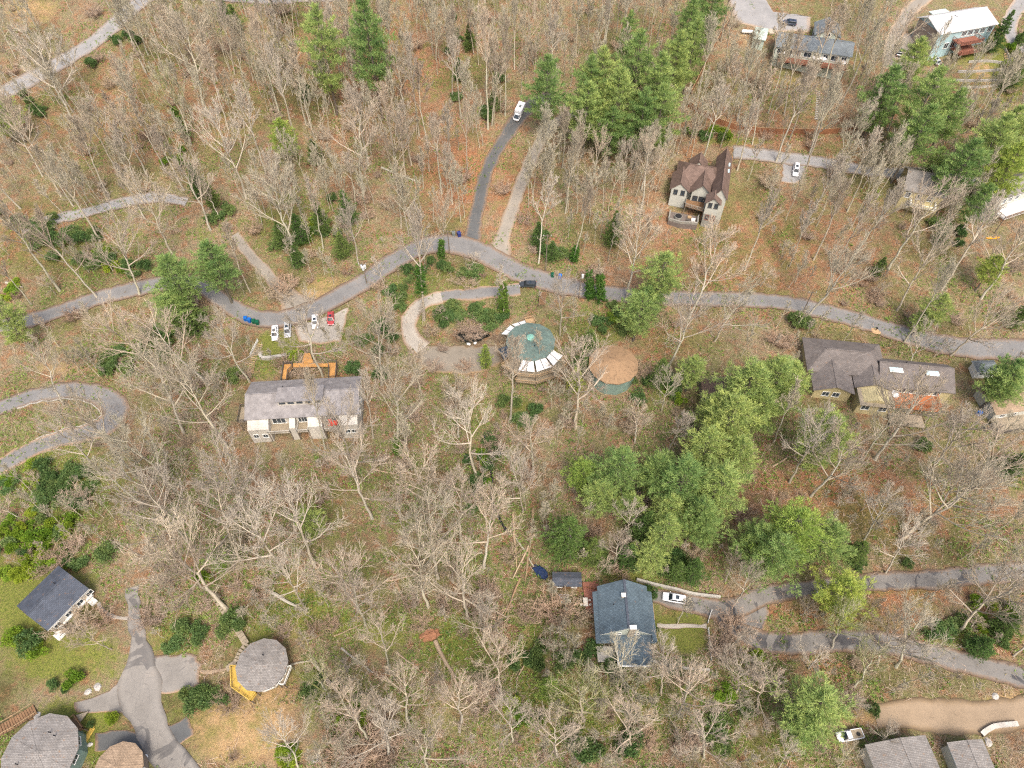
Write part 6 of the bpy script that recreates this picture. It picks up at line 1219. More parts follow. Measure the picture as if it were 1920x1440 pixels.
# tall leafless trees measured on the photograph: trunk foot, tip, kind (t tall, b broad, s slim, m mossy), crown width
BARE = [
 (278,103,236,-5,'t'),(145,242,70,60,'b'),(265,235,208,110,'t'),(357,272,280,120,'m'),(115,368,10,180,'t'),(265,368,208,230,'s'),(205,372,140,225,'t'),(382,198,335,20,'b',1.2),(428,242,385,90,'t'),(462,372,395,180,'b'),(500,330,445,160,'t'),
 (188,452,95,300,'t'),(112,545,-10,370,'t'),(182,557,20,380,'b',.8),(262,552,225,410,'b'),(60,572,-20,470,'s'),(296,708,180,590,'b'),(392,722,280,590,'b'),(468,716,400,600,'b',.8),(325,482,255,340,'b'),(395,432,330,300,'b'),
 (557,498,500,300,'b',1.15),(606,466,575,330,'s'),(673,497,645,390,'b',.7),(723,546,700,480,'s'),(795,600,775,380,'t'),(470,548,425,420,'s'),(20,640,-20,560,'s'),(110,650,60,590,'s'),
 (605,706,560,570,'b',.9),(716,722,705,590,'b'),(745,852,740,690,'b'),(700,822,680,700,'t',.7),(610,842,575,700,'t',.6),(672,906,640,760,'b'),(698,972,655,830,'b'),(802,977,775,860,'b'),(772,882,755,780,'s'),(893,898,872,740,'b'),
 (590,1062,510,880,'b'),(540,1080,470,950,'b'),(865,1012,862,910,'b'),(822,1085,805,970,'b'),(908,1065,925,930,'b'),(428,838,340,660,'b'),(345,812,270,670,'b'),(255,893,120,750,'b',.85),(452,1052,400,890,'b'),(365,1032,260,880,'b'),
 (425,1142,210,960,'b',1.25),(412,1118,320,1050,'b'),(210,1217,150,1180,'b',.7),(575,1147,510,1060,'b',.7),(672,1146,630,1060,'b'),(685,1172,665,1090,'b',.8),(803,1138,785,1020,'b'),(768,1362,755,1270,'b'),(862,1372,862,1270,'b'),(692,1388,630,1300,'b'),(937,1292,935,1130,'b'),
 (620,1330,590,1250,'m',.8),(730,1250,700,1170,'b',.7),(730,1420,720,1340,'b'),(800,1440,800,1370,'b'),(560,1440,520,1350,'b',.8),(1095,1350,1098,1280,'m'),(1045,1418,1048,1350,'b'),(1172,1292,1165,1205,'b'),(1272,1342,1275,1240,'b'),(1380,1300,1392,1230,'b'),(1240,1300,1245,1220,'b',.8),(1320,1420,1330,1350,'b'),(1180,1400,1185,1330,'b'),(1420,1330,1435,1260,'b'),(960,1390,958,1320,'b',.8),
 (957,792,963,640,'t',.9),(1080,802,1085,660,'b',1.1),(1050,628,1060,520,'b',.8),(1252,692,1290,560,'b'),(1174,562,1205,390,'b'),(1010,693,1005,620,'s'),(1010,495,1035,330,'s'),(1075,490,1105,350,'t',.7),(1292,596,1370,420,'b'),(1396,507,1450,360,'t',.8),(1060,400,1082,260,'t',.8),(1105,375,1130,260,'b',.7),(1165,372,1180,270,'b',.7),(1202,392,1222,260,'b',.8),(1140,490,1160,400,'s'),
 (1525,487,1580,340,'t',.8),(1562,506,1640,370,'t',.8),(1588,502,1690,350,'t',.9),(1665,507,1765,360,'b'),(1682,582,1770,440,'b',.8),(1765,545,1870,370,'t'),(1512,598,1600,470,'b'),(1480,500,1530,380,'s'),(1695,642,1790,500,'t',.8),(1782,667,1890,560,'b',.9),(1740,480,1800,360,'t',.8),(1840,560,1930,420,'b'),
 (1455,303,1520,130,'t'),(1502,343,1570,150,'t',.9),(1518,288,1575,120,'t',.8),(1560,328,1620,210,'b',.8),(1600,292,1650,170,'s'),(1662,128,1700,20,'b'),(1800,166,1850,80,'b',.8),(1440,212,1478,60,'t',.8),(1470,215,1500,60,'t',.8),(1512,172,1560,20,'t',.8),(1440,158,1465,20,'s'),(1543,165,1590,10,'t',.9),(1575,195,1640,40,'t',.9),(1600,130,1640,-5,'t',.8),(1480,262,1530,110,'t',.8),(1625,210,1680,80,'b',.7),
 (1080,107,1085,-20,'t',.8),(1102,77,1108,-30,'s'),(1156,62,1165,-30,'t',.8),(1232,72,1250,-20,'t',.8),(1352,147,1380,10,'s'),(1382,227,1420,60,'t',.8),(1365,222,1395,100,'s'),(1410,272,1445,130,'s'),(1330,252,1350,150,'s'),(1000,122,990,0,'b',.7),(1040,90,1040,-10,'t',.7),(1290,60,1310,-20,'t',.7),
 (525,217,475,30,'t',.8),(560,282,505,90,'t',.8),(592,262,540,60,'s'),(575,235,545,80,'s'),(470,200,430,40,'t',.8),(440,140,405,0,'t',.8),(640,110,615,0,'t',.7),(682,368,673,195,'b',1.2),(746,362,742,230,'b',.8),(760,242,742,80,'s'),(786,255,768,70,'t',.7),(803,277,788,120,'s'),(838,322,832,200,'s'),(846,300,845,190,'s'),(876,322,872,190,'t',.6),(915,242,912,20,'t',.8),(922,235,928,40,'s'),(848,182,845,20,'t',.7),(947,217,948,40,'t',.7),(800,60,790,-20,'t',.7),(880,80,876,-20,'t',.8),(720,90,705,-20,'t',.7),(965,130,965,0,'t',.7),
 (752,428,742,300,'s'),(767,442,752,330,'b',.7),(827,482,830,370,'b',.6),(540,160,500,10,'s'),(505,110,480,-10,'t',.8),(560,50,540,-30,'t',.7),(30,110,-10,10,'b',.8),(80,330,20,200,'b',.8),(330,150,295,30,'s'),(310,320,250,180,'s'),(545,420,510,290,'b',.7),(620,330,590,240,'b',.7),
 (1520,930,1590,820,'b'),(1480,905,1540,790,'b',.9),(1640,862,1720,720,'b',1.1),(1615,865,1690,760,'b',.8),(1740,890,1830,780,'b'),(1620,1012,1680,930,'b',.8),(1690,1012,1880,880,'b',1.2),(1725,1000,1800,880,'b',.9),(1840,870,1900,790,'b',.8),(1660,1075,1720,1000,'b',.8),(1780,950,1870,830,'b',.9),(1450,830,1500,720,'s'),(1380,1130,1410,1060,'b',.6),(1850,1130,1960,1050,'b'),(1800,1180,1900,1090,'b',1.1),(1680,1250,1730,1150,'b',1.2),(1645,1245,1680,1170,'b'),(1600,1290,1640,1230,'m',.8),(1560,1215,1600,1150,'m',.8),(1650,1400,1670,1360,'b',.6),(1460,1440,1480,1390,'b',.7),(1570,1440,1600,1400,'b',.7),(1900,1230,1990,1160,'b',.8),
 (1240,770,1260,700,'b',.8),(1190,830,1200,770,'b'),(1360,1090,1375,1040,'b',.6),(1180,1010,1190,950,'b',.7),(1000,880,1003,800,'b'),(980,960,975,870,'b',.8),(1340,640,1400,540,'b',.9),(1700,700,1740,610,'b',.6),(1150,1060,1160,1000,'b',.6),(1270,1170,1290,1120,'s'),
 (120,760,70,640,'b',.8),(190,890,90,790,'b',.8),(330,920,220,820,'b'),(480,970,410,850,'b'),(760,1010,735,930,'b',.7),(880,1160,880,1070,'b'),(905,1210,910,1130,'b',.7),(790,740,780,660,'b',.8),(860,820,850,720,'b',.8)]
DESC = {'t': 'tall pale leafless tree', 'b': 'spreading pale leafless tree', 's': 'slender leafless tree', 'm': 'mossy green-tinged leafless tree'}
KIND = {'t': 'tall', 'b': 'broad', 's': 'slim', 'm': 'mossy'}
IVIED = {(795, 600): (9, 1.6, 1.0), (827, 482): (.2, 1.2, .7), (745, 852): (.2, 1.2, .6), (357, 272): (3, 1.5, 1.0), (1075, 490): (.2, 1.4, .6)}
def lean_of(g, tx, ty, ht, cap=.22):
    p = ray(tx, ty); t = (g.z + ht - CAMZ) / p.z; top = Vector((p.x * t, p.y * t, g.z + ht)); l = Vector(((top.x - g.x) / ht, (top.y - g.y) / ht))
    if l.length > cap: l = l.normalized() * cap
    return (l.x, l.y)
for b in BARE:
    bx, by, tx, ty, k = b[:5]; wide = b[5] if len(b) > 5 else 1.0
    mn, mx = {'t': (18, 34), 'b': (11, 27), 's': (10, 27), 'm': (10, 20)}[k]
    g, ht = tree_dims(bx, by, tx, ty, mn, mx)
    if by > 1180: ht = min(ht, 19)
    wf = {'t': (26 / ht) ** .35, 'b': (20 / ht) ** .25, 's': 1, 'm': 1}[k] * wide
    iv = IVIED.get((bx, by)); plant(KIND[k], 'bare_tree', g, ht, lean_of(g, tx, ty, ht), wf, desc=('ivy-clad ' + DESC[k].split(' ', 1)[1]) if iv else DESC[k], cat='leafless tree', group=DESC[k] + 's in the woods', ivy=iv)
for bx, by, tx, ty in ((945, 592, 938, 470), (1127, 565, 1124, 490), (1108, 560, 1105, 505)):
    g, ht = tree_dims(bx, by, tx, ty, 9, 16); plant('slim', 'bare_tree', g, ht, lean_of(g, tx, ty, ht), 1.0, desc='ivy-clad slim tree', cat='ivy-clad tree', group='ivy-clad slim trees by the road', ivy=(.2, 1.6, 1.15))
# evergreens: crown centre on the photograph, height, crown radius (metres), prototype
EVER = [(1125,925,16,4.2,'pine'),(1235,880,19,4.6,'pine'),(1385,850,18,4.4,'pine'),(1255,955,18,4.4,'pine'),(1180,945,13,3.6,'pine'),(1325,985,17,4,'pine'),(1430,760,19,4.6,'pine'),(1340,760,17,4.2,'pine'),(1210,990,14,3.8,'hemlock'),(1110,1030,11,3.4,'hemlock'),(606,95,34,6.2,'pine',.62),(694,80,38,6.8,'pine',.66),(1022,165,27,6.0,'pine',.66),(1100,205,25,6.4,'pine',.66),(1132,140,28,5.6,'pine'),(1195,110,30,6,'pine'),(1160,175,28,6,'pine'),(1235,150,30,6,'pine'),(1240,205,26,6,'pine'),(1205,215,26,5.4,'pine'),(1300,82,26,4.8,'pine'),(1292,45,26,4.6,'pine'),(1335,12,26,4.8,'pine'),(1265,105,27,5,'pine'),(1110,150,27,5,'pine'),(1180,60,22,3.4,'pine'),(1150,235,20,5,'pine'),
 (530,250,17,3.8,'pine_yellow'),(588,285,9,3,'hemlock'),(1716,112,24,5,'pine'),(1665,168,26,6,'pine'),(1740,175,28,7,'pine'),(1725,240,26,6,'pine'),(1785,205,24,5,'pine'),(1640,205,16,3.4,'pine'),(1812,305,25,6.2,'pine'),(1865,262,26,6.6,'pine'),(1895,310,24,5.6,'pine_yellow'),(1840,375,18,4,'pine'),(1760,300,14,3.4,'pine'),(1908,130,14,3.6,'hemlock'),(1876,60,14,3.2,'hemlock'),(1890,235,22,5,'pine'),(1912,75,6,1.6,'hemlock'),(1930,250,22,5,'pine'),
 (1240,512,22,5.8,'pine',.7),(1200,578,18,5,'pine'),(1215,560,14,4,'pine'),(325,515,22,6,'pine',.7),(400,492,22,5.6,'pine',.7),(318,575,15,5.4,'pine'),(355,590,13,5,'hemlock'),(10,205,16,4,'pine_yellow'),(5,590,20,4.4,'pine'),(0,225,12,3,'pine_yellow'),
 (1400,715,24,6.4,'pine'),(1450,705,24,6,'pine'),(1478,712,20,5,'pine'),(1375,775,22,6,'pine'),(1330,830,20,5,'pine'),(1285,900,24,6,'pine'),(1345,905,22,6,'pine'),(1160,875,22,5.4,'pine'),(1095,885,15,3.8,'pine_yellow'),(1250,990,18,4,'pine'),(1300,1070,10,3.2,'hemlock'),(1062,1005,18,5.6,'hemlock'),(1225,1040,12,3.6,'pine'),(1300,690,14,3.8,'pine'),(1490,990,24,6.2,'pine_yellow'),(1460,1035,22,5.6,'pine'),(1560,1010,18,4.8,'pine'),(1420,1010,18,4.4,'pine'),(1550,812,22,6,'pine'),(1585,1115,18,5,'pine_yellow'),(1530,1325,18,6,'pine'),(1505,1360,12,4.2,'pine'),(1610,1035,9,3,'hemlock'),(1310,960,20,4.4,'pine'),(1240,700,12,3.2,'hemlock'),
 (1757,572,15,3.8,'pine'),(1862,500,13,3.6,'pine_yellow'),(1888,712,17,5,'pine'),(1730,600,9,2.6,'pine'),(1898,700,17,4.4,'pine'),(580,975,13,3.4,'pine'),(410,1045,9,2.8,'conifer_light'),(910,668,9,2,'conifer_light'),(1150,430,13,2.8,'hemlock'),(1080,712,9,2.4,'conifer_light'),(790,430,7,.1,'skip'),(560,430,11,3.4,'hemlock'),(600,410,11,3,'hemlock'),(650,390,12,3.2,'hemlock'),(640,460,9,3,'hemlock'),(525,440,10,3,'hemlock'),(555,480,8,2.8,'hemlock'),(365,340,12,3,'hemlock'),(395,365,10,2.6,'hemlock'),(1010,440,9,2.8,'hemlock'),(1035,470,7,2.6,'hemlock'),(1105,640,9,3,'hemlock'),(1090,680,8,2.6,'hemlock'),(1270,1070,8,2.8,'hemlock'),(1180,1040,9,3.2,'hemlock'),(1650,500,7,2.2,'hemlock'),(1770,440,8,2.4,'hemlock'),(1915,590,10,3,'hemlock'),(1900,870,9,3.4,'hemlock'),(415,15,10,3,'hemlock'),(440,35,9,2.6,'hemlock'),(880,70,9,2.4,'hemlock'),(860,130,8,2.2,'hemlock'),(925,190,7,2.4,'hemlock'),(1840,1210,8,2.6,'hemlock'),(1890,1170,9,2.8,'hemlock'),(1030,1290,8,2.6,'conifer_light'),(570,165,9,2.4,'hemlock')]
EDESC = {'pine': 'green white pine', 'pine_yellow': 'yellow-green pine', 'hemlock': 'dark green hemlock', 'conifer_light': 'small yellow-green conifer'}
for e in EVER:
    px, py, ht, R_, k = e[:5]
    if k == 'skip': continue
    f = e[5] if len(e) > 5 else (.72 if k.startswith('pine') else .5); g = G(px, py, ht * f); g.z = hh(g.x, g.y); p = PROTO[k][0]
    plant(k, {'pine': 'pine_tree', 'pine_yellow': 'pine_tree', 'hemlock': 'hemlock_tree', 'conifer_light': 'small_conifer'}[k], g, ht, (PRND.uniform(-.03, .03), PRND.uniform(-.03, .03)), (R_ / p[3]) / (ht / p[2]) * (1.16 if k != 'hemlock' else 1.08), desc=('tall ' if ht > 25 else '') + EDESC[k], cat='evergreen tree', group=EDESC[k] + 's')
# shrubs: px, py, height, radius, kind
BUSH = [(1132,722,1.8,1.7,'laurel'),(1158,727,1.5,1.5,'green_bush'),(1182,716,1.8,1.6,'laurel'),(440,713,2.6,2.2,'laurel'),(215,1350,2.2,1.35,'clipped_bush'),(138,1276,2.4,1.7,'green_bush'),(155,1270,1.4,.9,'laurel'),(128,1295,1.3,.9,'laurel'),(100,1288,1.4,1.3,'laurel'),(173,1360,1.2,.7,'laurel'),(38,1200,3,2.4,'clipped_bush'),(62,1205,3,2.4,'laurel'),(80,1220,2.2,1.8,'green_bush'),(1260,1260,2,1.6,'laurel'),(1218,1118,2.8,1.5,'laurel'),(1225,1190,1.6,1.2,'laurel'),(1492,607,2.6,2.4,'laurel'),(1510,615,2.4,2.2,'laurel'),(1630,1333,2,1.2,'laurel'),(1910,85,3,1.8,'laurel'),(1725,760,2,2.2,'laurel'),(1728,842,2,2,'laurel'),(250,1300,1,.6,'skip')]
rb = random.Random(9)
def scatter(kind, blobs, hs, rr):
    for cx, cy, sx, sy, n in blobs:
        for _ in range(int(n * 1.35)): BUSH.append((cx + rb.gauss(0, 1) * sx * .5, cy + rb.gauss(0, 1) * sy * .5, rb.uniform(*hs), rb.uniform(*rr), kind))
scatter('laurel', [(120,440,110,50,13),(200,500,90,40,8),(60,430,60,30,5),(100,930,70,60,11),(150,900,60,50,6),(50,1020,50,40,4),(150,1060,60,30,3),(500,470,60,40,4),(620,440,60,60,6),(720,600,60,60,6),(860,510,100,30,9),(750,570,60,40,5),(820,590,30,30,4),(860,590,70,25,7),(930,600,40,25,5),(700,660,40,50,4),(660,620,30,40,3),(290,640,50,50,5),(220,680,30,20,3),(240,660,60,40,3),(330,1190,60,40,4),(450,1175,40,25,3),(370,1310,60,20,8),(1240,265,60,15,5),(1350,265,70,8,4),(1030,480,30,30,3),(1150,600,60,40,6),(1240,720,70,40,6),(1160,1040,80,40,6),(1260,1050,60,40,5),(980,780,40,40,5),(890,900,30,60,4),(1000,1250,50,70,5),(930,860,20,60,4),(1660,720,20,10,1),(1760,440,60,40,4),(1800,1190,100,30,7),(1100,1260,80,30,4),(860,130,30,90,6),(920,200,30,40,4),(230,90,60,30,4),(1640,1070,60,20,3),(1450,1230,60,40,3),(580,1300,50,50,3),(70,200,40,30,3),(420,410,30,40,3),(1130,1400,80,40,5),(1380,1370,80,50,5)], (1.2, 2.6), (1.2, 2.3))
scatter('green_bush', [(45,1060,55,40,9),(25,1000,40,40,6),(80,980,60,40,5),(100,1020,50,40,3),(130,1060,30,30,2),(60,900,50,30,4),(560,440,50,40,4),(340,330,30,60,3),(20,560,30,30,3),(60,600,60,20,3),(190,500,60,30,3),(280,640,60,30,2),(560,670,20,10,2),(640,640,20,40,3),(1000,1330,60,60,4),(1390,1260,80,60,4),(1860,1160,60,30,4),(1890,120,30,40,3),(1250,740,70,40,4),(1330,250,60,12,3),(900,560,40,20,2),(600,1290,30,40,3),(540,1410,30,30,3),(650,1340,60,50,4),(400,1100,30,40,2),(920,870,20,40,2),(1180,600,40,30,2)], (1.0, 2.4), (1.0, 2.0))
BD = {'laurel': 'dark evergreen shrub', 'green_bush': 'bright green shrub', 'clipped_bush': 'rounded clipped green bush'}
def on_road(px, py, m=0.0):
    for (x, y, w) in ROADSEG:
        if (x - px) ** 2 + ((y - py) * 1.15) ** 2 < (w + m) ** 2: return True
    return False
ROADSEG = []
for (x, y, w) in ROADPX: ROADSEG.append((x, y, w / 2 * 7.2))
def hides(g, ht):
    p = Vector((g.x, g.y, g.z + ht * .75)); a, b = proj(p)
    for x, y, r in FOOT:
        u, v = proj((x, y, hh(x, y) + 4))
        if (a - u) ** 2 + (b - v) ** 2 < (r * 7.5 + 12) ** 2 and g.y < y: return True
    return False
def near_foot(g, m=0.0): return any((g.x - x) ** 2 + (g.y - y) ** 2 < (r + m) ** 2 for x, y, r in FOOT)
# dense road centre samples for the clearing tests
_rs = []
for o in [o for o in SC.objects if o.get('kind') == 'structure' and o.name.split('.')[0] in ('road', 'driveway', 'gravel_drive', 'upper_road', 'hairpin_road', 'loop_drive', 'concrete_drive', 'parking_court', 'dirt_lane', 'parking_bay', 'lane', 'parking_pad', 'lower_road', 'lower_lane', 'hill_drive', 'paved_court', 'hilltop_drive', 'gravel_pad', 'side_street', 'dirt_drive')]:
    a = np.empty(len(o.data.vertices) * 3); o.data.vertices.foreach_get('co', a); _rs.append(a.reshape(-1, 3)[::2, :2])
_rs = np.concatenate(_rs)
def near_road(g, m): return bool((((_rs - np.array([g.x, g.y])) ** 2).sum(1) < m * m).any())
for i, (px, py, ht, R_, k) in enumerate(BUSH):
    if k == 'skip': continue
    g = G(px, py)
    if i > 21 and (near_foot(g, R_ * .6) or near_road(g, R_ * .9 + .4)): continue
    p = PROTO[k][0]; plant(k, {'laurel': 'evergreen_shrub', 'green_bush': 'green_shrub', 'clipped_bush': 'clipped_bush'}[k], g, ht, (0, 0), (R_ / p[3]) / (ht / p[2]), desc=BD[k], cat='shrub', group=BD[k] + 's')
# infill: smaller leafless trees and saplings between the measured ones, kept off roads, houses and clearings
CLEAR = [(140,1290,150,130),(320,1350,130,90),(530,1380,90,60),(1280,1180,60,50),(1800,1345,200,40),(1845,110,70,60),(1150,685,60,50),(860,675,90,22),(520,640,60,30),(1270,1120,40,20),(600,600,50,25),(1470,300,30,20),(880,632,40,18),(720,1210,40,40),(1790,40,90,60),(700,1020,100,20),(560,760,130,60),(995,640,60,50),(1175,1160,70,90),(490,1246,70,60),(90,1130,90,70)]
def clear(px, py): return any(((px - x) / a) ** 2 + ((py - y) / b) ** 2 < 1 for x, y, a, b in CLEAR)
fr = random.Random(31); placed = [t[4] for t in TREES]; n_bare = sum(1 for t in TREES if t[1] == 'bare_tree'); tries = 0
while n_bare < 292 and tries < 9000:
    tries += 1; px, py = fr.uniform(5, 1915), (fr.uniform(5, 430) if fr.random() < .72 else fr.uniform(430, 1430))
    if clear(px, py): continue
    g = G(px, py)
    if near_foot(g, 2.5) or near_road(g, 1.8): continue
    md = 46 if py > 420 else 24
    if any((px - x) ** 2 + (py - y) ** 2 < md * md for x, y in placed): continue
    k = fr.choice('tttts') if py < 420 else fr.choice('bbsst'); ht = {'t': fr.uniform(19, 27), 's': fr.uniform(11, 18), 'b': fr.uniform(10, 15)}[k]
    if hides(g, ht): continue
    plant(KIND[k], 'bare_tree', g, ht, (fr.uniform(-.06, .06), fr.uniform(-.1, .03)), 1.0, desc=DESC[k], cat='leafless tree', group=DESC[k] + 's in the woods'); placed.append((px, py)); n_bare += 1
n_s = 0; tries = 0
while n_s < 270 and tries < 12000:
    tries += 1; px, py = fr.uniform(5, 1915), fr.uniform(8, 1432)
    if clear(px, py): continue
    g = G(px, py)
    if near_foot(g, 1.6) or near_road(g, 1.6): continue
    ht = fr.uniform(4.5, 8) if py > 430 else fr.uniform(8, 15); plant(fr.choice(('slim', 'broad', 'slim')) if py > 430 else 'slim', 'bare_sapling', g, ht, (fr.uniform(-.1, .1), fr.uniform(-.12, .05)), fr.uniform(1.0, 1.5), desc='young thin leafless sapling', cat='sapling', group='young leafless saplings'); n_s += 1
n_s = 0; tries = 0
while n_s < 275 and tries < 9000:
    tries += 1; px, py = fr.uniform(5, 1915), fr.uniform(10, 1430)
    if clear(px, py): continue
    g = G(px, py)
    if near_foot(g, 1.5) or near_road(g, 1.6): continue
    ht = fr.uniform(1.4, 3.6); plant('brush', 'bare_shrub', g, ht, (0, 0), fr.uniform(.8, 1.5), desc='low bare twiggy shrub', cat='bare shrub', group='low bare shrubs'); n_s += 1
for px, py, ht, w_ in ((1375, 1180, 4.5, 1.1), (1345, 1215, 4, 1.1), (1365, 1222, 4, 1.1), (893, 628, 2.5, 1.6), (868, 634, 2.4, 1.6), (815, 690, 2.4, 1.5), (870, 690, 2.2, 1.4), (830, 655, 2, 1.3), (1110, 715, 2.5, 1.5), (1195, 700, 2.6, 1.5), (1040, 1150, 5, 1.2), (1075, 1155, 5, 1.1), (530, 555, 4, 1.4), (540, 540, 4, 1.2), (880, 615, 3, 1.6), (560, 700, 4, 1.2), (580, 700, 4, 1.2), (430, 1320, 3, 1.3), (140, 1170, 4, 1.5), (105, 1060, 4, 1.3), (680, 1400, 5, 1.4), (640, 1420, 5, 1.4), (700, 1430, 5, 1.4), (910, 1320, 4, 1.5), (925, 1170, 4, 1.3)):
    plant('brush', 'bare_shrub', G(px, py), ht, (0, 0), w_, desc='tall bare twiggy shrub', cat='bare shrub', group='tall bare shrubs')

# ------------------------------------------------------------------ low litter: sticks and tufts on the forest floor (uncountable)
def ground_points(n, seed, foot=.9, lawns=True, box=(-20, 1940, -10, 1450)):
    r2 = np.random.RandomState(seed); px = r2.uniform(box[0], box[1], n); py = r2.uniform(box[2], box[3], n)
    dx = (px - 960) / FPX; dy = (720 - py) / FPX; rx, ry, rz_ = dx, _s + dy * _c, -_c + dy * _s; z = np.zeros(n)
    for _ in range(14): t = (z - CAMZ) / rz_; z = z + .7 * (h(rx * t, ry * t) - z)
    t = (z - CAMZ) / rz_; x, y = rx * t, ry * t; ok = np.ones(n, bool)
    for fx, fy, fr_ in FOOT: ok &= (x - fx) ** 2 + (y - fy) ** 2 > (fr_ * foot) ** 2
    cell = set(map(tuple, np.round(_rs / 1.2).astype(int))); k = np.round(np.stack([x, y], 1) / 1.2).astype(int); ok &= np.array([tuple(q) not in cell for q in k])
    if lawns:
        for qx, qy, qa, qb in CLEAR + [(60, 1150, 140, 140), (150, 1250, 180, 120)]: ok &= ((px - qx) / qa) ** 2 + ((py - qy) / qb) ** 2 > 1
    return x[ok], y[ok], px[ok], py[ok], r2
def vnoise(x, y, sc, seed):
    r3 = np.random.RandomState(seed); g = r3.uniform(0, 1, (256, 256)); u, v = x / sc + 50.3, y / sc + 80.7; i, j = np.floor(u).astype(int), np.floor(v).astype(int); a, b = u - i, v - j; a = a * a * (3 - 2 * a); b = b * b * (3 - 2 * b)
    q = lambda p, r: g[p % 256, r % 256]
    return (q(i, j) * (1 - a) + q(i + 1, j) * a) * (1 - b) + (q(i, j + 1) * (1 - a) + q(i + 1, j + 1) * a) * b
def litter():
    x, y, px, py, r2 = ground_points(26000, 3); n = len(x); z = h(x, y)
    a = r2.uniform(0, 6.28, n); L = r2.uniform(.5, 2.4, n); w = r2.uniform(.02, .055, n); el = r2.uniform(0, .5, n); p = np.stack([x, y, z + .08], 1); d = np.stack([np.cos(a) * np.cos(el), np.sin(a) * np.cos(el), np.sin(el)], 1) * L[:, None]; s = np.stack([-np.sin(a), np.cos(a), np.zeros(n)], 1) * w[:, None]
    tag(link('fallen_sticks', tri_mesh('fallen_sticks', np.stack([p - s, p + s, p + d], 1), M['brush'])), kind='stuff')
    x, y, px, py, r2 = ground_points(26000, 4); c = np.stack([x, y, h(x, y) + .05], 1); V = blades(c, np.tile(np.array([[0, 0, 1.0]]), (len(c), 1)), 3, .5, .16, .6, r2)
    tag(link('dry_undergrowth', tri_mesh('dry_undergrowth', V, M['dryleaf'])), kind='stuff')
    # green scrub in drifts, thickest in the hollows and the lower half
    x, y, px, py, r2 = ground_points(110000, 6)
    v = .55 * vnoise(x, y, 9, 1) + .30 * vnoise(x, y, 3.2, 2) + .15 * vnoise(x, y, 1.3, 3); gz_ = np.zeros_like(x)
    for cx, cy, rx, ry, st in GRASS: gz_ = np.maximum(gz_, st * np.exp(-(((px - cx) / rx) ** 2 + ((py - cy) / ry) ** 2) ** 1.3))
    ok = v + .30 * gz_ + .045 * (py > 700) > .57; x, y, v = x[ok], y[ok], v[ok]; c = np.stack([x, y, h(x, y) + r2.uniform(.05, .7, len(x)) * np.clip((v - .5) * 5, .2, 1.3)], 1)
    V = blades(c, np.tile(np.array([[0, 0, .7]]), (len(c), 1)), 6, .42, .17, .9, r2); tag(link('green_undergrowth', tri_mesh('green_undergrowth', V, M['scrub'])), kind='stuff')
    # grey-brown brambles and twiggy brush in drifts
    x, y, px, py, r2 = ground_points(190000, 8); v = .6 * vnoise(x, y, 7, 11) + .4 * vnoise(x, y, 2.4, 12); ok = v + .04 * (py < 420) > .50; x, y = x[ok], y[ok]; n = len(x)
    a = r2.uniform(0, 6.28, n); el = r2.uniform(.1, 1.3, n); L = r2.uniform(.5, 2.0, n); w = r2.uniform(.010, .026, n); p = np.stack([x, y, h(x, y) + r2.uniform(0, .9, n)], 1); d = np.stack([np.cos(a) * np.cos(el), np.sin(a) * np.cos(el), np.sin(el)], 1) * L[:, None]; s = np.stack([-np.sin(a), np.cos(a), np.zeros(n)], 1) * w[:, None]
    tag(link('brambles', tri_mesh('brambles', np.stack([p - s, p + s, p + d], 1), M['brush'])), kind='stuff')
    # the rest of the thin wood between the individual trees: stems too many to single out
    x, y, px, py, r2 = ground_points(10500, 15, 1.25, True, (-380, 2300, -60, 1800)); ok = vnoise(x, y, 22, 30) + .30 * (py < 430) > .52; x, y, px, py = x[ok], y[ok], px[ok], py[ok]; keep = r2.rand(len(x)) < np.where(py < 430, .34, .24); x, y, py = x[keep], y[keep], py[keep]
    dr = np.array([((_rs - np.array([a_, b_])) ** 2).sum(1).min() for a_, b_ in zip(x, y)]); x, y, py = x[dr > 3.2], y[dr > 3.2], py[dr > 3.2]
    segs = []
    protos = []
    for sd in range(4):
        T, Cn = bare_tree(400 + sd, H=16, crown=.45, spread=3.6, nl=9, r0=.13, twigs=0, crooked=.05); protos.append([q for q in T + Cn if q[4] != 3 or (q[2] > .026)] + [q for q in Cn if q[4] == 3 and q[2] <= .026][::2])
    for k in range(len(x)):
        sc = (r2.uniform(.75, 1.45) if py[k] < 430 else r2.uniform(.4, .8)); a_ = r2.uniform(0, 6.28); ca, sa = math.cos(a_) * sc, math.sin(a_) * sc; lx, ly = r2.uniform(-.06, .06), r2.uniform(-.1, .04); X, Y, Z = x[k], y[k], hh(x[k], y[k])
        f = lambda q: (X + q[0] * ca - q[1] * sa + lx * q[2] * sc, Y + q[0] * sa + q[1] * ca + ly * q[2] * sc, Z + q[2] * sc)
        for q in protos[k % 4]: segs.append((f(q[0]), f(q[1]), q[2] * sc ** .5, q[3] * sc ** .5, 5 if q[4] == 8 else 3))
    print('THICKET', len(x), len(segs)); tag(link('thicket', tubes_mesh('thicket', segs, M['twig'])), kind='stuff')
m, t_, b_ = newmat('scrub_leaves'); n1 = noise(t_, .35, 4, .7, 'World'); n2 = noise(t_, 2.2, 3, .7, 'World')
k_ = mix(t_, ramp(t_, n1, [(.38, 0), (.62, 1)]), (.065, .15, .03), (.20, .31, .055)); k_ = mix(t_, ramp(t_, n2, [(.45, 0), (.65, .7)]), k_, (.30, .34, .09)); t_.links.new(k_, b_.inputs['Base Color']); b_.inputs['Roughness'].default_value = .8; M['scrub'] = m
m, t_, b_ = newmat('dry_leaves'); n1 = noise(t_, .5, 4, .7, 'World'); n2 = noise(t_, .07, 4, .6, 'World')
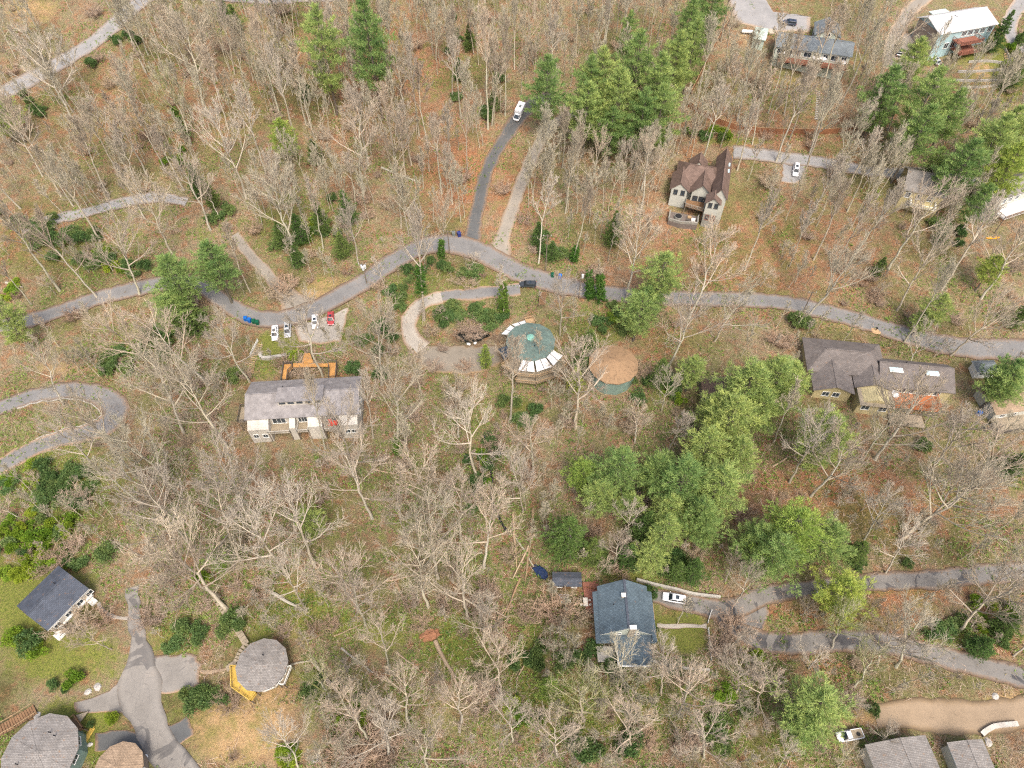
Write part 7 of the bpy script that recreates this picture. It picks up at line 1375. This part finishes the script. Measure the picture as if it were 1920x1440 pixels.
k_ = mix(t_, ramp(t_, n1, [(.38, 0), (.6, 1)]), (.13, .07, .035), (.36, .23, .13)); k_ = mix(t_, ramp(t_, n2, [(.45, 0), (.6, .7)]), k_, (.17, .18, .05)); t_.links.new(k_, b_.inputs['Base Color']); b_.inputs['Roughness'].default_value = .9
M['dryleaf'] = m
litter()

# ------------------------------------------------------------------ labels of the plants: kind, rank and side of a landmark that one can find
LM = [('the two tall pines', 650, 130), ('the white box truck', 973, 216), ('the long pale green house', 1525, 95), ('the blue hillside house', 1800, 45), ('the brown-roofed gabled house', 1315, 345), ('the long grey house', 565, 760), ('the red car', 621, 600), ('the green round house', 995, 640), ('the leaf-covered round roof', 1150, 685), ('the large house', 1655, 700), ('the blue slate-roofed house', 1175, 1165), ('the diagonal bungalow', 100, 1125), ('the yellow-decked round house', 490, 1245), ('the lower left round house', 75, 1400), ('the broad grey house', 1680, 1410), ('the hairpin road', 200, 770), ('the upper left road', 110, 120), ('the reddish root ball', 806, 1190), ('the road bend', 850, 460), ('the black parked car', 990, 536), ('the white car on gravel', 1491, 322), ('the dark pond', 885, 633), ('the orange kayak', 1861, 447), ('the small white shed', 1855, 685), ('the black mailbox', 1641, 621), ('the red cabin', 1150, 218), ('the blue tarpaulin', 1015, 1075), ('the lower road curve', 1435, 1120), ('the transformer pole', 685, 510), ('the storage shed', 1065, 1085), ('the garden steps', 478, 670), ('the dirt drive', 1750, 1342)]
ORD = ['nearest', 'second nearest', 'third nearest', 'fourth nearest', 'fifth nearest', 'sixth nearest', 'seventh nearest', 'eighth nearest', 'ninth nearest', 'tenth nearest', 'eleventh nearest', 'twelfth nearest', 'thirteenth nearest', 'fourteenth nearest', 'fifteenth nearest', 'sixteenth nearest', 'seventeenth nearest', 'eighteenth nearest'] + [w + ' nearest' for w in 'nineteenth twentieth twenty-first twenty-second twenty-third twenty-fourth twenty-fifth twenty-sixth twenty-seventh twenty-eighth twenty-ninth thirtieth'.split()]
bins = {}
for T_ in TREES:
    px, py = T_[4]; nm, lx, ly = min(LM, key=lambda l: (l[1] - px) ** 2 + (l[2] - py) ** 2); dx, dy = px - lx, py - ly
    a = math.degrees(math.atan2(-dy, dx)) % 360; side = ['right of', 'upper right of', 'above', 'upper left of', 'left of', 'lower left of', 'below', 'lower right of'][int((a + 22.5) // 45) % 8]
    bins.setdefault((T_[2], nm, side), []).append((math.hypot(dx, dy), T_[0]))
for (desc, nm, side), L_ in bins.items():
    L_.sort(key=lambda q: q[0])
    for i, (d_, o) in enumerate(L_):
        o['label'] = f"{desc}, {ORD[min(i, 29)]} {side} {nm}" if len(L_) > 1 else f"{desc}, only one {side} {nm}"
print('TREES', len(TREES), 'bare', n_bare, 'objects', len(SC.objects))
